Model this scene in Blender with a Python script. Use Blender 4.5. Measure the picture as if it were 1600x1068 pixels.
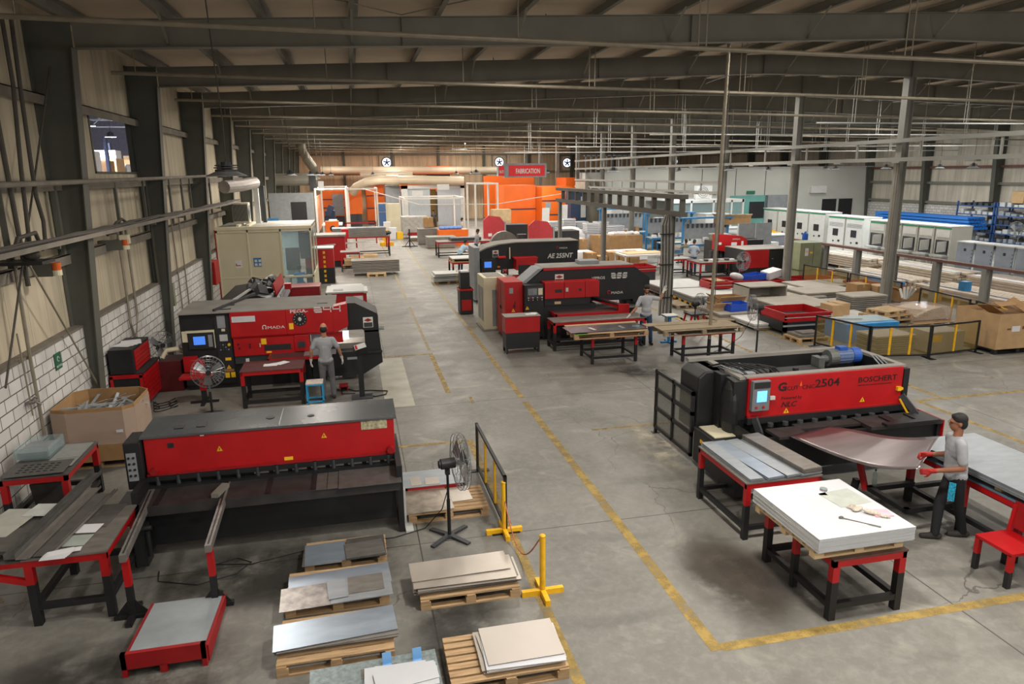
import bpy, bmesh, math, random
from mathutils import Vector, Matrix, Euler
random.seed(7)
S = bpy.context.scene
COL = S.collection
PI = math.pi
for o in list(bpy.data.objects): bpy.data.objects.remove(o)
# ---------------- camera ----------------
cd = bpy.data.cameras.new('camera'); cam = bpy.data.objects.new('camera', cd); COL.objects.link(cam); S.camera = cam
YAW, PITCH, ROLL = 0.21874957, 0.2360731, -0.01148712
cd.sensor_fit = 'HORIZONTAL'; cd.sensor_width = 36; cd.lens = 1093.5/1600*36; cd.clip_start = .05; cd.clip_end = 400
f_ = Vector((math.sin(YAW)*math.cos(PITCH), math.cos(YAW)*math.cos(PITCH), -math.sin(PITCH)))
r_ = Vector((math.cos(YAW), -math.sin(YAW), 0)); u_ = r_.cross(f_)
r2 = r_*math.cos(ROLL)+u_*math.sin(ROLL); u2 = -r_*math.sin(ROLL)+u_*math.cos(ROLL)
cam.matrix_world = Matrix(((r2.x,u2.x,-f_.x,0),(r2.y,u2.y,-f_.y,0),(r2.z,u2.z,-f_.z,5.0),(0,0,0,1)))
# ---------------- world, exposure ----------------
w = bpy.data.worlds.new('world'); S.world = w; w.use_nodes = True
w.node_tree.nodes['Background'].inputs[0].default_value = (.75,.85,1,1)
w.node_tree.nodes['Background'].inputs[1].default_value = .6
S.view_settings.view_transform = 'Standard'; S.view_settings.look = 'None'
S.view_settings.exposure = -0.1; S.view_settings.gamma = 1; S.view_settings.use_curve_mapping = False
LAMPS = []   # (x, y, power) of the high bay lamps, built further down with their own light
LAMP_W = 150; SPILL = .4
WARM = (1.0,.925,.83); COOL = (.88,.95,1.0)
# ---------------- materials ----------------
def lin(h):
    h = h.lstrip('#'); v = [int(h[i:i+2],16)/255 for i in (0,2,4)]
    return tuple((c/12.92 if c <= .04045 else ((c+.055)/1.055)**2.4) for c in v)
MC = {}
def mat(name, hexc, rough=.6, metal=0., var=.12, scale=6., bump=0., emit=None, es=0., alpha=1., stretch=None, spec=.5):
    if name in MC: return MC[name]
    m = bpy.data.materials.new(name); m.use_nodes = True; nt = m.node_tree; N = nt.nodes; L = nt.links
    b = N['Principled BSDF']; c = lin(hexc)
    tc = N.new('ShaderNodeTexCoord'); mp = N.new('ShaderNodeMapping'); L.new(tc.outputs['Object'], mp.inputs[0])
    if stretch: mp.inputs['Scale'].default_value = stretch
    n = N.new('ShaderNodeTexNoise'); n.inputs['Scale'].default_value = scale; n.inputs['Detail'].default_value = 5
    L.new(mp.outputs[0], n.inputs['Vector'])
    r = N.new('ShaderNodeValToRGB'); r.color_ramp.elements[0].position = .3; r.color_ramp.elements[1].position = .7
    r.color_ramp.elements[0].color = tuple(max(0,x*(1-var)) for x in c)+(1,)
    r.color_ramp.elements[1].color = tuple(min(1,x*(1+var)) for x in c)+(1,)
    L.new(n.outputs[0], r.inputs[0]); L.new(r.outputs[0], b.inputs['Base Color'])
    b.inputs['Metallic'].default_value = metal; b.inputs['Specular IOR Level'].default_value = spec
    mr = N.new('ShaderNodeMapRange'); mr.inputs['To Min'].default_value = max(0,rough-.06); mr.inputs['To Max'].default_value = min(1,rough+.08)
    L.new(n.outputs[0], mr.inputs[0]); L.new(mr.outputs[0], b.inputs['Roughness'])
    if bump:
        bp = N.new('ShaderNodeBump'); bp.inputs['Strength'].default_value = bump; bp.inputs['Distance'].default_value = .01
        L.new(n.outputs[0], bp.inputs['Height']); L.new(bp.outputs[0], b.inputs['Normal'])
    if emit:
        b.inputs['Emission Color'].default_value = lin(emit)+(1,); b.inputs['Emission Strength'].default_value = es
    if alpha < 1: b.inputs['Alpha'].default_value = alpha
    MC[name] = m; return m
def glassm(name, hexc, alpha):
    return mat(name, hexc, .08, 0, .02, alpha=alpha)
RED = mat('red_paint','#a50a10',.42,0,.10,3)
RED2 = mat('dark_red_paint','#8c0a10',.5,0,.15,5)
BLK = mat('black_paint','#17181a',.5,0,.2,4)
BLK2 = mat('black_plastic','#1c1d20',.6)
DGR = mat('dark_grey_paint','#34363a',.5,0,.15,4)
GRY = mat('grey_paint','#85898c',.55,0,.12,4)
LGR = mat('light_grey_paint','#b5b7b4',.55,0,.08,3)
DST = mat('dusty_top','#84817b',.75,0,.15,2)
WHT = mat('white_paint','#cbcbc7',.5,0,.05,4)
PAPER = mat('white_paper','#d2d2d5',.8,0,.03,4)
CRM = mat('cream_paint','#cfc8ac',.55,0,.07,2)
YEL = mat('yellow_paint','#e0ab14',.5,0,.15,8)
YLB = mat('yellow_label','#e8b91c',.6,0,.04,8)
BLU = mat('blue_paint','#2a78ab',.5,0,.1,5)
DBL = mat('dark_blue_paint','#20324f',.5,0,.1,5)
BLUB = mat('blue_plastic','#1b4fc0',.45,0,.06,5)
ORG = mat('orange_paint','#d8620e',.5,0,.06,1.5)
GRN = mat('green_paint','#1c8a5c',.5,0,.06,5)
OLV = mat('olive_paint','#7e8467',.6,0,.1,3)
STL = mat('galvanised_steel','#a3aab0',.38,.6,.12,3,0,stretch=(1,3,1))
STB = mat('blue_tinted_steel','#a2afbd',.32,.6,.12,2.5,stretch=(1,3,1))
STD = mat('mill_steel','#7f7b76',.45,.5,.2,4,stretch=(1,3,1))
STW = mat('white_film_sheet','#bfc1c5',.3,0,.03,2)
STC = mat('cream_film_sheet','#c0b8ae',.33,.6,.08,2)
CPR = mat('tinted_steel','#8d8688',.3,.9,.12,1.5,stretch=(1,4,1))
DSTL = mat('dark_steel','#5e5c59',.5,.4,.2,8)
SCRN = mat('screen_blue','#3a6fd0',.3,0,.4,40,emit='#4a80e0',es=.9)
SCRL = mat('screen_light_blue','#6fb4f0',.3,0,.3,60,emit='#5aa8f0',es=1.6)
WOOD = mat('pallet_wood','#a98c68',.8,0,.25,5,.2,stretch=(1,8,8))
WOODG = mat('weathered_wood','#8e8069',.85,0,.25,5,.2,stretch=(1,8,8))
PLY = mat('plywood','#b9a07a',.7,0,.15,3,stretch=(1,6,1))
PINE = mat('pine_plank','#c9bcaa',.75,0,.2,4,stretch=(8,1,8))
CARD = mat('cardboard','#9a7850',.85,0,.12,4,.05)
CARDL = mat('light_cardboard','#b0916a',.85,0,.1,4)
FILM = mat('stretch_film','#d0bdb0',.14,0,.08,5,.5,alpha=.34,stretch=(1,1,5))
GLASS = glassm('window_glass','#9fb6b8',.25)
GLASSD = glassm('greenish_glass','#8fb0a8',.4)
ACRY = glassm('amber_mesh','#8f7c48',.3)
SMESH = glassm('grey_mesh','#70706a',.5)
RUB = mat('black_rubber','#141415',.7)
CABLE = mat('dusty_cable','#4d4842',.8)
CREAMP = mat('galvanised_pipe','#8f8777',.5,.35,.15,4)
CHRM = mat('chrome_wire','#8b8d8f',.35,.8,.1,4)
STEELP = mat('primer_grey_steel','#77756b',.6,0,.12,1.5)   # rafters
STEELD = mat('olive_grey_steel','#55564e',.6,0,.15,1.2)
COLM = mat('column_grey','#8a8a84',.55,0,.08,1.5)
RUST = mat('brown_primer','#6b4a42',.65,0,.15,4)
SKIN = mat('skin','#8a5a42',.6,0,.06,12)
HAIR = mat('black_hair','#0d0b0a',.7,0,.3,40,.4)
TEE = mat('grey_tshirt','#8d8f93',.9,0,.08,14,.1)
PNT = mat('grey_trousers','#5b5b5d',.9,0,.1,14,.1)
JEAN = mat('blue_jeans','#2c405c',.9,0,.2,14,.1)
BPNT = mat('black_trousers','#15161a',.85,0,.2,14,.1)
GLOVE = mat('white_glove','#cfccc6',.9,0,.08,20,.1)
REDG = mat('red_glove','#a0201c',.7,0,.15,20)
SHOE = mat('dark_shoe','#2b2624',.8,0,.2,20)
# ---------------- geometry closures ----------------
def xf(bm, vs, Mx): bmesh.ops.transform(bm, matrix=Mx, verts=vs)
def B(x0,x1,y0,y1,z0,z1):
    def f(bm):
        r = bmesh.ops.create_cube(bm, size=1)['verts']
        xf(bm, r, Matrix.Translation(((x0+x1)/2,(y0+y1)/2,(z0+z1)/2)) @ Matrix.Diagonal((abs(x1-x0),abs(y1-y0),abs(z1-z0),1)))
    return f
def OB(c, s, rot=(0,0,0)):
    def f(bm):
        r = bmesh.ops.create_cube(bm, size=1)['verts']
        xf(bm, r, Matrix.Translation(c) @ Euler(rot).to_matrix().to_4x4() @ Matrix.Diagonal((s[0],s[1],s[2],1)))
    return f
def _fr(p,q,up=(0,0,1)):
    p=Vector(p); q=Vector(q); d=q-p; L=d.length; z=d/L; u=Vector(up)
    if abs(z.dot(u))>.98: u=Vector((0,1,0))
    x=u.cross(z).normalized(); y=z.cross(x)
    return Matrix(((x.x,y.x,z.x,p.x+d.x/2),(x.y,y.y,z.y,p.y+d.y/2),(x.z,y.z,z.z,p.z+d.z/2),(0,0,0,1))), L
def C(p,q,r,n=12,r2=None):
    def f(bm):
        Mx,L=_fr(p,q)
        v=bmesh.ops.create_cone(bm,cap_ends=True,segments=n,radius1=r,radius2=(r if r2 is None else r2),depth=L)['verts']; xf(bm,v,Mx)
    return f
def BAR(p,q,wd,h):      # wd = horizontal width, h = the other one
    def f(bm):
        Mx,L=_fr(p,q)
        v=bmesh.ops.create_cube(bm,size=1)['verts']; xf(bm,v,Mx@Matrix.Diagonal((wd,h,L,1)))
    return f
def TU(pts,r,n=8):
    def f(bm):
        pp=[Vector(p) for p in pts]; rings=[]
        for i,p in enumerate(pp):
            d=(pp[min(i+1,len(pp)-1)]-pp[max(i-1,0)]).normalized()
            u=Vector((0,0,1)) if abs(d.z)<.95 else Vector((0,1,0))
            a=u.cross(d).normalized(); b=d.cross(a)
            rings.append([bm.verts.new(p+a*r*math.cos(t*2*PI/n)+b*r*math.sin(t*2*PI/n)) for t in range(n)])
        for A,Bq in zip(rings,rings[1:]):
            for t in range(n): bm.faces.new((A[t],A[(t+1)%n],Bq[(t+1)%n],Bq[t]))
        bm.faces.new(rings[0][::-1]); bm.faces.new(rings[-1])
    return f
def PR(poly,ax,a,b):
    def f(bm):
        def v(p,t):
            return {'x':(t,p[0],p[1]),'y':(p[0],t,p[1]),'z':(p[0],p[1],t)}[ax]
        A=[bm.verts.new(v(p,a)) for p in poly]; Bq=[bm.verts.new(v(p,b)) for p in poly]; n=len(poly)
        fs=[bm.faces.new(A[::-1]),bm.faces.new(Bq)]
        for i in range(n): fs.append(bm.faces.new((A[i],A[(i+1)%n],Bq[(i+1)%n],Bq[i])))
        bmesh.ops.recalc_face_normals(bm,faces=fs)
    return f
def EL(c,rx,ry,rz,rot=(0,0,0),n=16):
    def f(bm):
        v=bmesh.ops.create_uvsphere(bm,u_segments=n,v_segments=max(6,n//2),radius=1)['verts']
        xf(bm,v,Matrix.Translation(c)@Euler(rot).to_matrix().to_4x4()@Matrix.Diagonal((rx,ry,rz,1)))
    return f
def CAP(p,q,r1,r2,n=14):   # tapered capsule
    def f(bm):
        EL(p,r1,r1,r1,n=n)(bm); EL(q,r2,r2,r2,n=n)(bm)
        if (Vector(p)-Vector(q)).length>1e-4: C(p,q,r1,n,r2)(bm)
    return f
def circ(c,R,ax,n=28,a0=0,a1=2*PI):
    out=[]
    for i in range(n+1):
        t=a0+(a1-a0)*i/n; a=R*math.cos(t); b=R*math.sin(t)
        out.append({'x':(c[0],c[1]+a,c[2]+b),'y':(c[0]+a,c[1],c[2]+b),'z':(c[0]+a,c[1]+b,c[2])}[ax])
    return out
def LA(prof,c,n=24):       # lathe about vertical axis at c, prof = [(r,z)]
    def f(bm):
        rings=[[bm.verts.new((c[0]+r*math.cos(t*2*PI/n),c[1]+r*math.sin(t*2*PI/n),c[2]+z)) for t in range(n)] for r,z in prof]
        for A,Bq in zip(rings,rings[1:]):
            for t in range(n): bm.faces.new((A[t],A[(t+1)%n],Bq[(t+1)%n],Bq[t]))
        bm.faces.new(rings[0][::-1]); bm.faces.new(rings[-1])
    return f
def GRID(fn,nu,nv,th=.002):
    def f(bm):
        V=[[bm.verts.new(fn(i/nu,j/nv)) for j in range(nv+1)] for i in range(nu+1)]
        V2=[[bm.verts.new(Vector(fn(i/nu,j/nv))-Vector((0,0,th))) for j in range(nv+1)] for i in range(nu+1)]
        for i in range(nu):
            for j in range(nv):
                bm.faces.new((V[i][j],V[i+1][j],V[i+1][j+1],V[i][j+1])); bm.faces.new((V2[i][j+1],V2[i+1][j+1],V2[i+1][j],V2[i][j]))
        for i in range(nu):
            bm.faces.new((V[i][0],V2[i][0],V2[i+1][0],V[i+1][0])); bm.faces.new((V[i+1][nv],V2[i+1][nv],V2[i][nv],V[i][nv]))
        for j in range(nv):
            bm.faces.new((V[0][j+1],V2[0][j+1],V2[0][j],V[0][j])); bm.faces.new((V[nu][j],V2[nu][j],V2[nu][j+1],V[nu][j+1]))
    return f
# ---------------- objects ----------------
OFF = {}     # origin (world) of every object built in world coordinates
def tag(o, label=None, cat=None, group=None, kind=None):
    if label: o['label']=label
    if cat: o['category']=cat
    if group: o['group']=group
    if kind: o['kind']=kind
    return o
def T(name, label, cat, loc=(0,0,0), group=None, rz=0, world=True):
    o = bpy.data.objects.new(name, None); COL.objects.link(o); o.location = loc; o.rotation_euler = (0,0,rz); o.empty_display_size=.1
    OFF[o.name] = Vector(loc) if world else Vector((0,0,0))
    return tag(o,label,cat,group)
def build(name, m, shapes, parent=None, off=None, bevel=0, smooth=False):
    bm = bmesh.new()
    for s in shapes: s(bm)
    off = Vector(off) if off is not None else (OFF.get(parent.name,Vector((0,0,0))) if parent else Vector((0,0,0)))
    if off.length: bmesh.ops.translate(bm, verts=bm.verts, vec=-off)
    me = bpy.data.meshes.new(name); bm.to_mesh(me); bm.free(); me.materials.append(m)
    if smooth:
        for p in me.polygons: p.use_smooth=True
    o = bpy.data.objects.new(name, me); COL.objects.link(o)
    if parent: o.parent = parent; OFF[o.name] = OFF.get(parent.name,Vector((0,0,0)))
    else: o.location = off; OFF[o.name] = off
    if bevel:
        md=o.modifiers.new('bevel','BEVEL'); md.width=bevel; md.segments=2; md.limit_method='ANGLE'
    return o
EACH={'strut','fly_brace','stiffener','hanger_rod','twin_rod','side_rail','leg','foot','yellow_bar','hanger_plate','castor','block','skid','upright','hold_down','push_button','switch_knob','yellow_label','lower_rail','bracket','cable','conduit','top_hatch','roller_end','side_post','panel_post','cross_board','bearer','dark_leg','table_slot','table_leg','wear_plate','suspension_rod','side_frame','stop','warning_label','hydraulic_hose','pale_hose','table_pad','throat_link','end_cap_pair','beam','shelf','shelf_goods','window_pane','side_pane','roof_beam','drawer','frame_leg','black_band','yellow_band','hanging_tools','items','door','fly','shelf_bracket','flap','spacer','dark_window','panel_seam','cross_rail','cable_joint','vent_grille','cover_slot','door_handle','top_slot','blade','seam_line','roof_fitting','hanger','shelf_bay','tooling','white_sign','strap','contents_box','back_post','viewing_slot','badge_mark','apron','foot_rail','slabs','inner_plates','swing','hazard_strip','notice_pictures','blade_gap','frame_post','bolt_mark','red_print','small_tag','panel_button','eye_pair','tape_band','stand_base_foot'}
def P(t, name, m, *shapes, **k):
    if name in EACH and len(shapes)>1:
        r=[build(name, m, (q,), t, **k) for q in shapes]; return r[0]
    return build(name, m, shapes, t, **k)
def SM(z): pass
def ONE(name, label, cat, m, loc, *shapes, group=None, kind=None, **k):   # a thing that is a single mesh, shapes in world coords
    return tag(build(name, m, shapes, None, off=loc, **k), label, cat, group, kind)
def ST(name, m, *shapes, **k): return tag(build(name, m, shapes, **k), kind='structure')
def kids(o): return [c for c in bpy.data.objects if c.parent==o]
def dup(o, loc, rz=None, label=None, group=None, parent=None, sub=True, tree=None):
    if tree is None:
        tree={}
        for c in bpy.data.objects:
            if c.parent: tree.setdefault(c.parent.name,[]).append(c)
    c = o.copy(); COL.objects.link(c)
    if parent: c.parent=parent
    else:
        c.location=loc
        if rz is not None: c.rotation_euler=(0,0,rz)
        if label: c['label']=label
        if group: c['group']=group
    if sub:
        for ch in tree.get(o.name,[]): dup(ch,None,parent=c,tree=tree)
    return c
_fc = {}
def text(t, name, body, m, pos, size, u=(1,0,0), v=(0,0,1), sx=1.0, ext=.002, align='LEFT', label=None, bold=0.0, shear=0):
    cu = bpy.data.curves.new('txt','FONT'); cu.body=body; cu.size=size; cu.extrude=ext; cu.align_x=align; cu.offset=bold; cu.shear=shear; cu.resolution_u=2
    to = bpy.data.objects.new('txt',cu); COL.objects.link(to)
    dg = bpy.context.evaluated_depsgraph_get(); me = bpy.data.meshes.new_from_object(to.evaluated_get(dg))
    bpy.data.objects.remove(to); bpy.data.curves.remove(cu)
    u=Vector(u).normalized(); v=Vector(v).normalized(); n=u.cross(v); p=Vector(pos)-OFF.get(t.name,Vector((0,0,0)))
    me.transform(Matrix(((u.x*sx,v.x,n.x,p.x),(u.y*sx,v.y,n.y,p.y),(u.z*sx,v.z,n.z,p.z),(0,0,0,1))))
    me.name=name; me.materials.clear(); me.materials.append(m)
    o = bpy.data.objects.new(name, me); COL.objects.link(o); o.parent=t; OFF[o.name]=OFF.get(t.name,Vector((0,0,0)))
    if label: o['label']=label
    return o
_t=['first','second','third','fourth','fifth','sixth','seventh','eighth','ninth']
def ordw(n):
    if n<10: return _t[n-1]
    if n<20: return ['tenth','eleventh','twelfth','thirteenth','fourteenth','fifteenth','sixteenth','seventeenth','eighteenth','nineteenth'][n-10]
    if n%10==0: return {20:'twentieth',30:'thirtieth',40:'fortieth'}[n]
    return {2:'twenty-',3:'thirty-'}[n//10]+_t[n%10-1]
ORD = ['nearest']+[ordw(n) for n in range(2,40)]
# ================= THE SETTING =================
def floor_mat():
    m = bpy.data.materials.new('concrete_floor'); m.use_nodes=True; nt=m.node_tree; N=nt.nodes; L=nt.links; b=N['Principled BSDF']
    tc=N.new('ShaderNodeTexCoord'); sp=N.new('ShaderNodeSeparateXYZ'); L.new(tc.outputs['Object'],sp.inputs[0])
    def noise(s,d=6,dist=0,rough=.5):
        n=N.new('ShaderNodeTexNoise'); n.inputs['Scale'].default_value=s; n.inputs['Detail'].default_value=d; n.inputs['Distortion'].default_value=dist; n.inputs['Roughness'].default_value=rough
        L.new(tc.outputs['Object'],n.inputs['Vector']); return n.outputs[0]
    def ramp(src,a,bb,c0,c1):
        r=N.new('ShaderNodeValToRGB'); e=r.color_ramp.elements; e[0].position=a; e[1].position=bb; e[0].color=c0; e[1].color=c1; L.new(src,r.inputs[0]); return r.outputs[0]
    def g(v): return (v,v,v,1)
    def mix(fac,a,bb,mode='MIX'):
        x=N.new('ShaderNodeMix'); x.data_type='RGBA'; x.blend_type=mode
        if isinstance(fac,float): x.inputs[0].default_value=fac
        else: L.new(fac,x.inputs[0])
        for i,s in ((6,a),(7,bb)):
            if isinstance(s,tuple): x.inputs[i].default_value=s
            else: L.new(s,x.inputs[i])
        return x.outputs[2]
    def mth(op,a,bb=None):
        x=N.new('ShaderNodeMath'); x.operation=op
        for i,s in enumerate((a,bb)):
            if s is None: continue
            if isinstance(s,(int,float)): x.inputs[i].default_value=s
            else: L.new(s,x.inputs[i])
        return x.outputs[0]
    base=ramp(noise(.35,8,.4,.6),.3,.7,lin('#666560')+(1,),lin('#85837c')+(1,))
    base=mix(ramp(noise(2.2,8,1.2,.65),.35,.75,g(0),g(.45)),base,lin('#5f5d58')+(1,))
    base=mix(ramp(noise(9,6,.5,.7),.45,.75,g(0),g(.3)),base,lin('#a19e95')+(1,))
    base=mix(ramp(noise(.9,4,2,.5),.60,.70,g(0),g(.35)),base,lin('#a9a598')+(1,))   # pale worn patches
    # slab joints every 6 m
    def joint(axis,o,wd):
        c=sp.outputs[axis]; f=mth('FRACT',mth('DIVIDE',mth('ADD',c,-o+600.0),6.0)); d=mth('ABSOLUTE',mth('SUBTRACT',f,.5))
        return mth('GREATER_THAN',d,.5-wd/6)
    j=mth('MAXIMUM',joint('X',.63,.009),joint('Y',8.9,.009))
    base=mix(j,base,lin('#3f3d3a')+(1,))
    # cracks
    vo=N.new('ShaderNodeTexVoronoi'); vo.feature='DISTANCE_TO_EDGE'; vo.inputs['Scale'].default_value=.42
    nz=N.new('ShaderNodeTexNoise'); nz.inputs['Scale'].default_value=1.3; nz.inputs['Detail'].default_value=8; L.new(tc.outputs['Object'],nz.inputs['Vector'])
    vm=N.new('ShaderNodeVectorMath'); vm.operation='MULTIPLY_ADD'; L.new(nz.outputs['Color'],vm.inputs[0]); vm.inputs[1].default_value=(.9,.9,0); L.new(tc.outputs['Object'],vm.inputs[2]); L.new(vm.outputs[0],vo.inputs['Vector'])
    cr=mth('LESS_THAN',vo.outputs['Distance'],.0028)
    msk=ramp(noise(.25,2),.50,.56,g(0),g(.7)); cr=mth('MULTIPLY',cr,msk)
    base=mix(cr,base,lin('#45423f')+(1,))
    # tyre scuffs: distorted arcs
    wv=N.new('ShaderNodeTexWave'); wv.wave_type='RINGS'; wv.inputs['Scale'].default_value=.16; wv.inputs['Distortion'].default_value=14; wv.inputs['Detail'].default_value=3; wv.inputs['Detail Scale'].default_value=.7
    L.new(tc.outputs['Object'],wv.inputs['Vector'])
    sc=mth('MULTIPLY',ramp(wv.outputs[0],.93,.99,g(0),g(.35)),ramp(noise(.5,3),.45,.6,g(0),g(1)))
    base=mix(sc,base,lin('#4a4845')+(1,))
    L.new(base,b.inputs['Base Color'])
    L.new(ramp(noise(1.1,6,.6),.3,.75,g(.34),g(.62)),b.inputs['Roughness'])
    bp=N.new('ShaderNodeBump'); bp.inputs['Strength'].default_value=.15; bp.inputs['Distance'].default_value=.004; L.new(noise(14,6),bp.inputs['Height']); L.new(bp.outputs[0],b.inputs['Normal'])
    return m
def worn_yellow():
    m=mat('worn_yellow_paint','#a58b4b',.6,0,.2,5); nt=m.node_tree; N=nt.nodes; L=nt.links
    n=N.new('ShaderNodeTexNoise'); n.inputs['Scale'].default_value=3.5; n.inputs['Detail'].default_value=9; n.inputs['Roughness'].default_value=.7
    tc=N.new('ShaderNodeTexCoord'); L.new(tc.outputs['Object'],n.inputs['Vector'])
    r=N.new('ShaderNodeValToRGB'); r.color_ramp.elements[0].position=.34; r.color_ramp.elements[1].position=.58
    r.color_ramp.elements[0].color=(.08,.08,.08,1); r.color_ramp.elements[1].color=(.85,.85,.85,1)
    L.new(n.outputs[0],r.inputs[0]); L.new(r.outputs[0],N['Principled BSDF'].inputs['Alpha']); return m
floor = ST('floor', floor_mat(), B(-5.6,42,-14,81.3,-.2,0))
YW = worn_yellow()
def yl(*s): return P(floor,'yellow_line',YW,*s)
def strip(x0,x1,y0,y1): return B(x0,x1,y0,y1,.0005,.002)
for a in ((3.46,3.60,5.9,14.6),(3.47,3.59,14.9,22.6),(1.88,2.0,4.5,12.6),(1.88,2.0,15.7,19.5),(.5,1.9,12.53,12.62),
          (.45,1.9,19.42,19.52),(.45,.53,12.6,14.6),(3.6,8.8,5.87,6.0),(3.6,4.3,22.75,22.86),(4.4,6.2,12.5,12.56),(12,17,12.42,12.52),(11.92,12.03,9,12.5),(11.2,12,12.9,13.0),
          (10.75,10.86,15.5,26),(12.6,12.7,12.6,30),(2.35,2.42,14.8,15.3)): yl(strip(*a))
def patchmat(name,hexc,lo=.45,hi=.65,amt=.8,sc=2.2):
    m=mat(name,hexc,.6,0,.12,6); N=m.node_tree.nodes; L=m.node_tree.links; tc=N.new('ShaderNodeTexCoord'); n=N.new('ShaderNodeTexNoise'); n.inputs['Scale'].default_value=sc; n.inputs['Detail'].default_value=9; n.inputs['Roughness'].default_value=.65
    L.new(tc.outputs['Object'],n.inputs['Vector']); r=N.new('ShaderNodeValToRGB'); r.color_ramp.elements[0].position=lo; r.color_ramp.elements[1].position=hi; r.color_ramp.elements[0].color=(0,0,0,1); r.color_ramp.elements[1].color=(amt,amt,amt,1)
    # fade towards the rim of the patch
    g=N.new('ShaderNodeTexGradient'); g.gradient_type='QUADRATIC_SPHERE'; mp=N.new('ShaderNodeMapping'); mp.vector_type='TEXTURE'; uv=N.new('ShaderNodeTexCoord'); L.new(uv.outputs['Generated'],mp.inputs[0]); mp.inputs['Location'].default_value=(.5,.5,.5); mp.inputs['Scale'].default_value=(.55,.55,9); L.new(mp.outputs[0],g.inputs[0])
    q=N.new('ShaderNodeMath'); q.operation='MULTIPLY'; q.inputs[1].default_value=2.5; q.use_clamp=True; L.new(g.outputs[1],q.inputs[0]); x=N.new('ShaderNodeMath'); x.operation='MULTIPLY'; L.new(n.outputs[0],r.inputs[0]); L.new(r.outputs[0],x.inputs[0]); L.new(q.outputs[0],x.inputs[1]); L.new(x.outputs[0],N['Principled BSDF'].inputs['Alpha']); return m
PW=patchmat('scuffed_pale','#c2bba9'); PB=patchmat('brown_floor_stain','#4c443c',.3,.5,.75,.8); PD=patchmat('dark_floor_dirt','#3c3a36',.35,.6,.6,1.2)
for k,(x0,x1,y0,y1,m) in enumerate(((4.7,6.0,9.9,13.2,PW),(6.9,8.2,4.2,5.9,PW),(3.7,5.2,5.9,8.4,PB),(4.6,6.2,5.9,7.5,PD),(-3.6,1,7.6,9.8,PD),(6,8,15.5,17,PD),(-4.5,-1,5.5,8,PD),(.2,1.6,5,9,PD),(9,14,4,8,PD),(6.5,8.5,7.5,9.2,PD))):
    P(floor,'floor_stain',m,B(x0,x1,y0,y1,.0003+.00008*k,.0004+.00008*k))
YW2=mat('faded_yellow_paint','#b3a684',.6,0,.15,5,alpha=.55)
for a in ((3.47,3.59,22.9,30),(1.9,1.99,19.9,27),(1.9,1.99,29,62),(3.48,3.58,30,62)): P(floor,'yellow_line',YW2,strip(*a))
P(floor,'floor_patch',mat('pale_patch','#a5a295',.5,0,.2,2),B(.45,1.1,14.95,19.3,.0004,.0012))

# left wall: painted block dado and ribbed panels with an opening into the next hall
def wallpanel_mat(name,hexc,axis,rib=.25):
    m=mat(name,hexc,.8,0,.10,.8); nt=m.node_tree; N=nt.nodes; L=nt.links; b=N['Principled BSDF']
    tc=N.new('ShaderNodeTexCoord'); sp=N.new('ShaderNodeSeparateXYZ'); L.new(tc.outputs['Object'],sp.inputs[0])
    def mth(op,a,v):
        x=N.new('ShaderNodeMath'); x.operation=op; L.new(a,x.inputs[0]); x.inputs[1].default_value=v; return x.outputs[0]
    fr=mth('FRACT',mth('DIVIDE',sp.outputs[axis],.75),0); s=mth('LESS_THAN',fr,.012)
    fr2=mth('FRACT',mth('DIVIDE',sp.outputs[axis],rib),0); s2=mth('LESS_THAN',fr2,.06)
    # vertical dust streaks
    mp=N.new('ShaderNodeMapping'); mp.inputs['Scale'].default_value=(1.6,1.6,.12); L.new(tc.outputs['Object'],mp.inputs[0])
    n=N.new('ShaderNodeTexNoise'); n.inputs['Scale'].default_value=2.2; n.inputs['Detail'].default_value=7; L.new(mp.outputs[0],n.inputs['Vector'])
    r=N.new('ShaderNodeValToRGB'); r.color_ramp.elements[0].position=.42; r.color_ramp.elements[1].position=.75; r.color_ramp.elements[0].color=(0,0,0,1); r.color_ramp.elements[1].color=(.55,.55,.55,1); L.new(n.outputs[0],r.inputs[0])
    src=b.inputs['Base Color'].links[0].from_socket
    x1=N.new('ShaderNodeMix'); x1.data_type='RGBA'; L.new(r.outputs[0],x1.inputs[0]); L.new(src,x1.inputs[6]); x1.inputs[7].default_value=lin('#7d7365')+(1,)
    x2=N.new('ShaderNodeMix'); x2.data_type='RGBA'; L.new(s,x2.inputs[0]); L.new(x1.outputs[2],x2.inputs[6]); x2.inputs[7].default_value=lin('#6a6055')+(1,)
    L.new(x2.outputs[2],b.inputs['Base Color'])
    bp=N.new('ShaderNodeBump'); bp.inputs['Strength'].default_value=.35; bp.inputs['Distance'].default_value=.01; bp.invert=True; L.new(s2,bp.inputs['Height']); L.new(bp.outputs[0],b.inputs['Normal'])
    return m
WPL = wallpanel_mat('wall_panel_y','#c2b79f','Y'); WPX = wallpanel_mat('wall_panel_x','#d2b998','X'); WPR=wallpanel_mat('wall_panel_right','#c9c2b3','Y')
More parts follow.
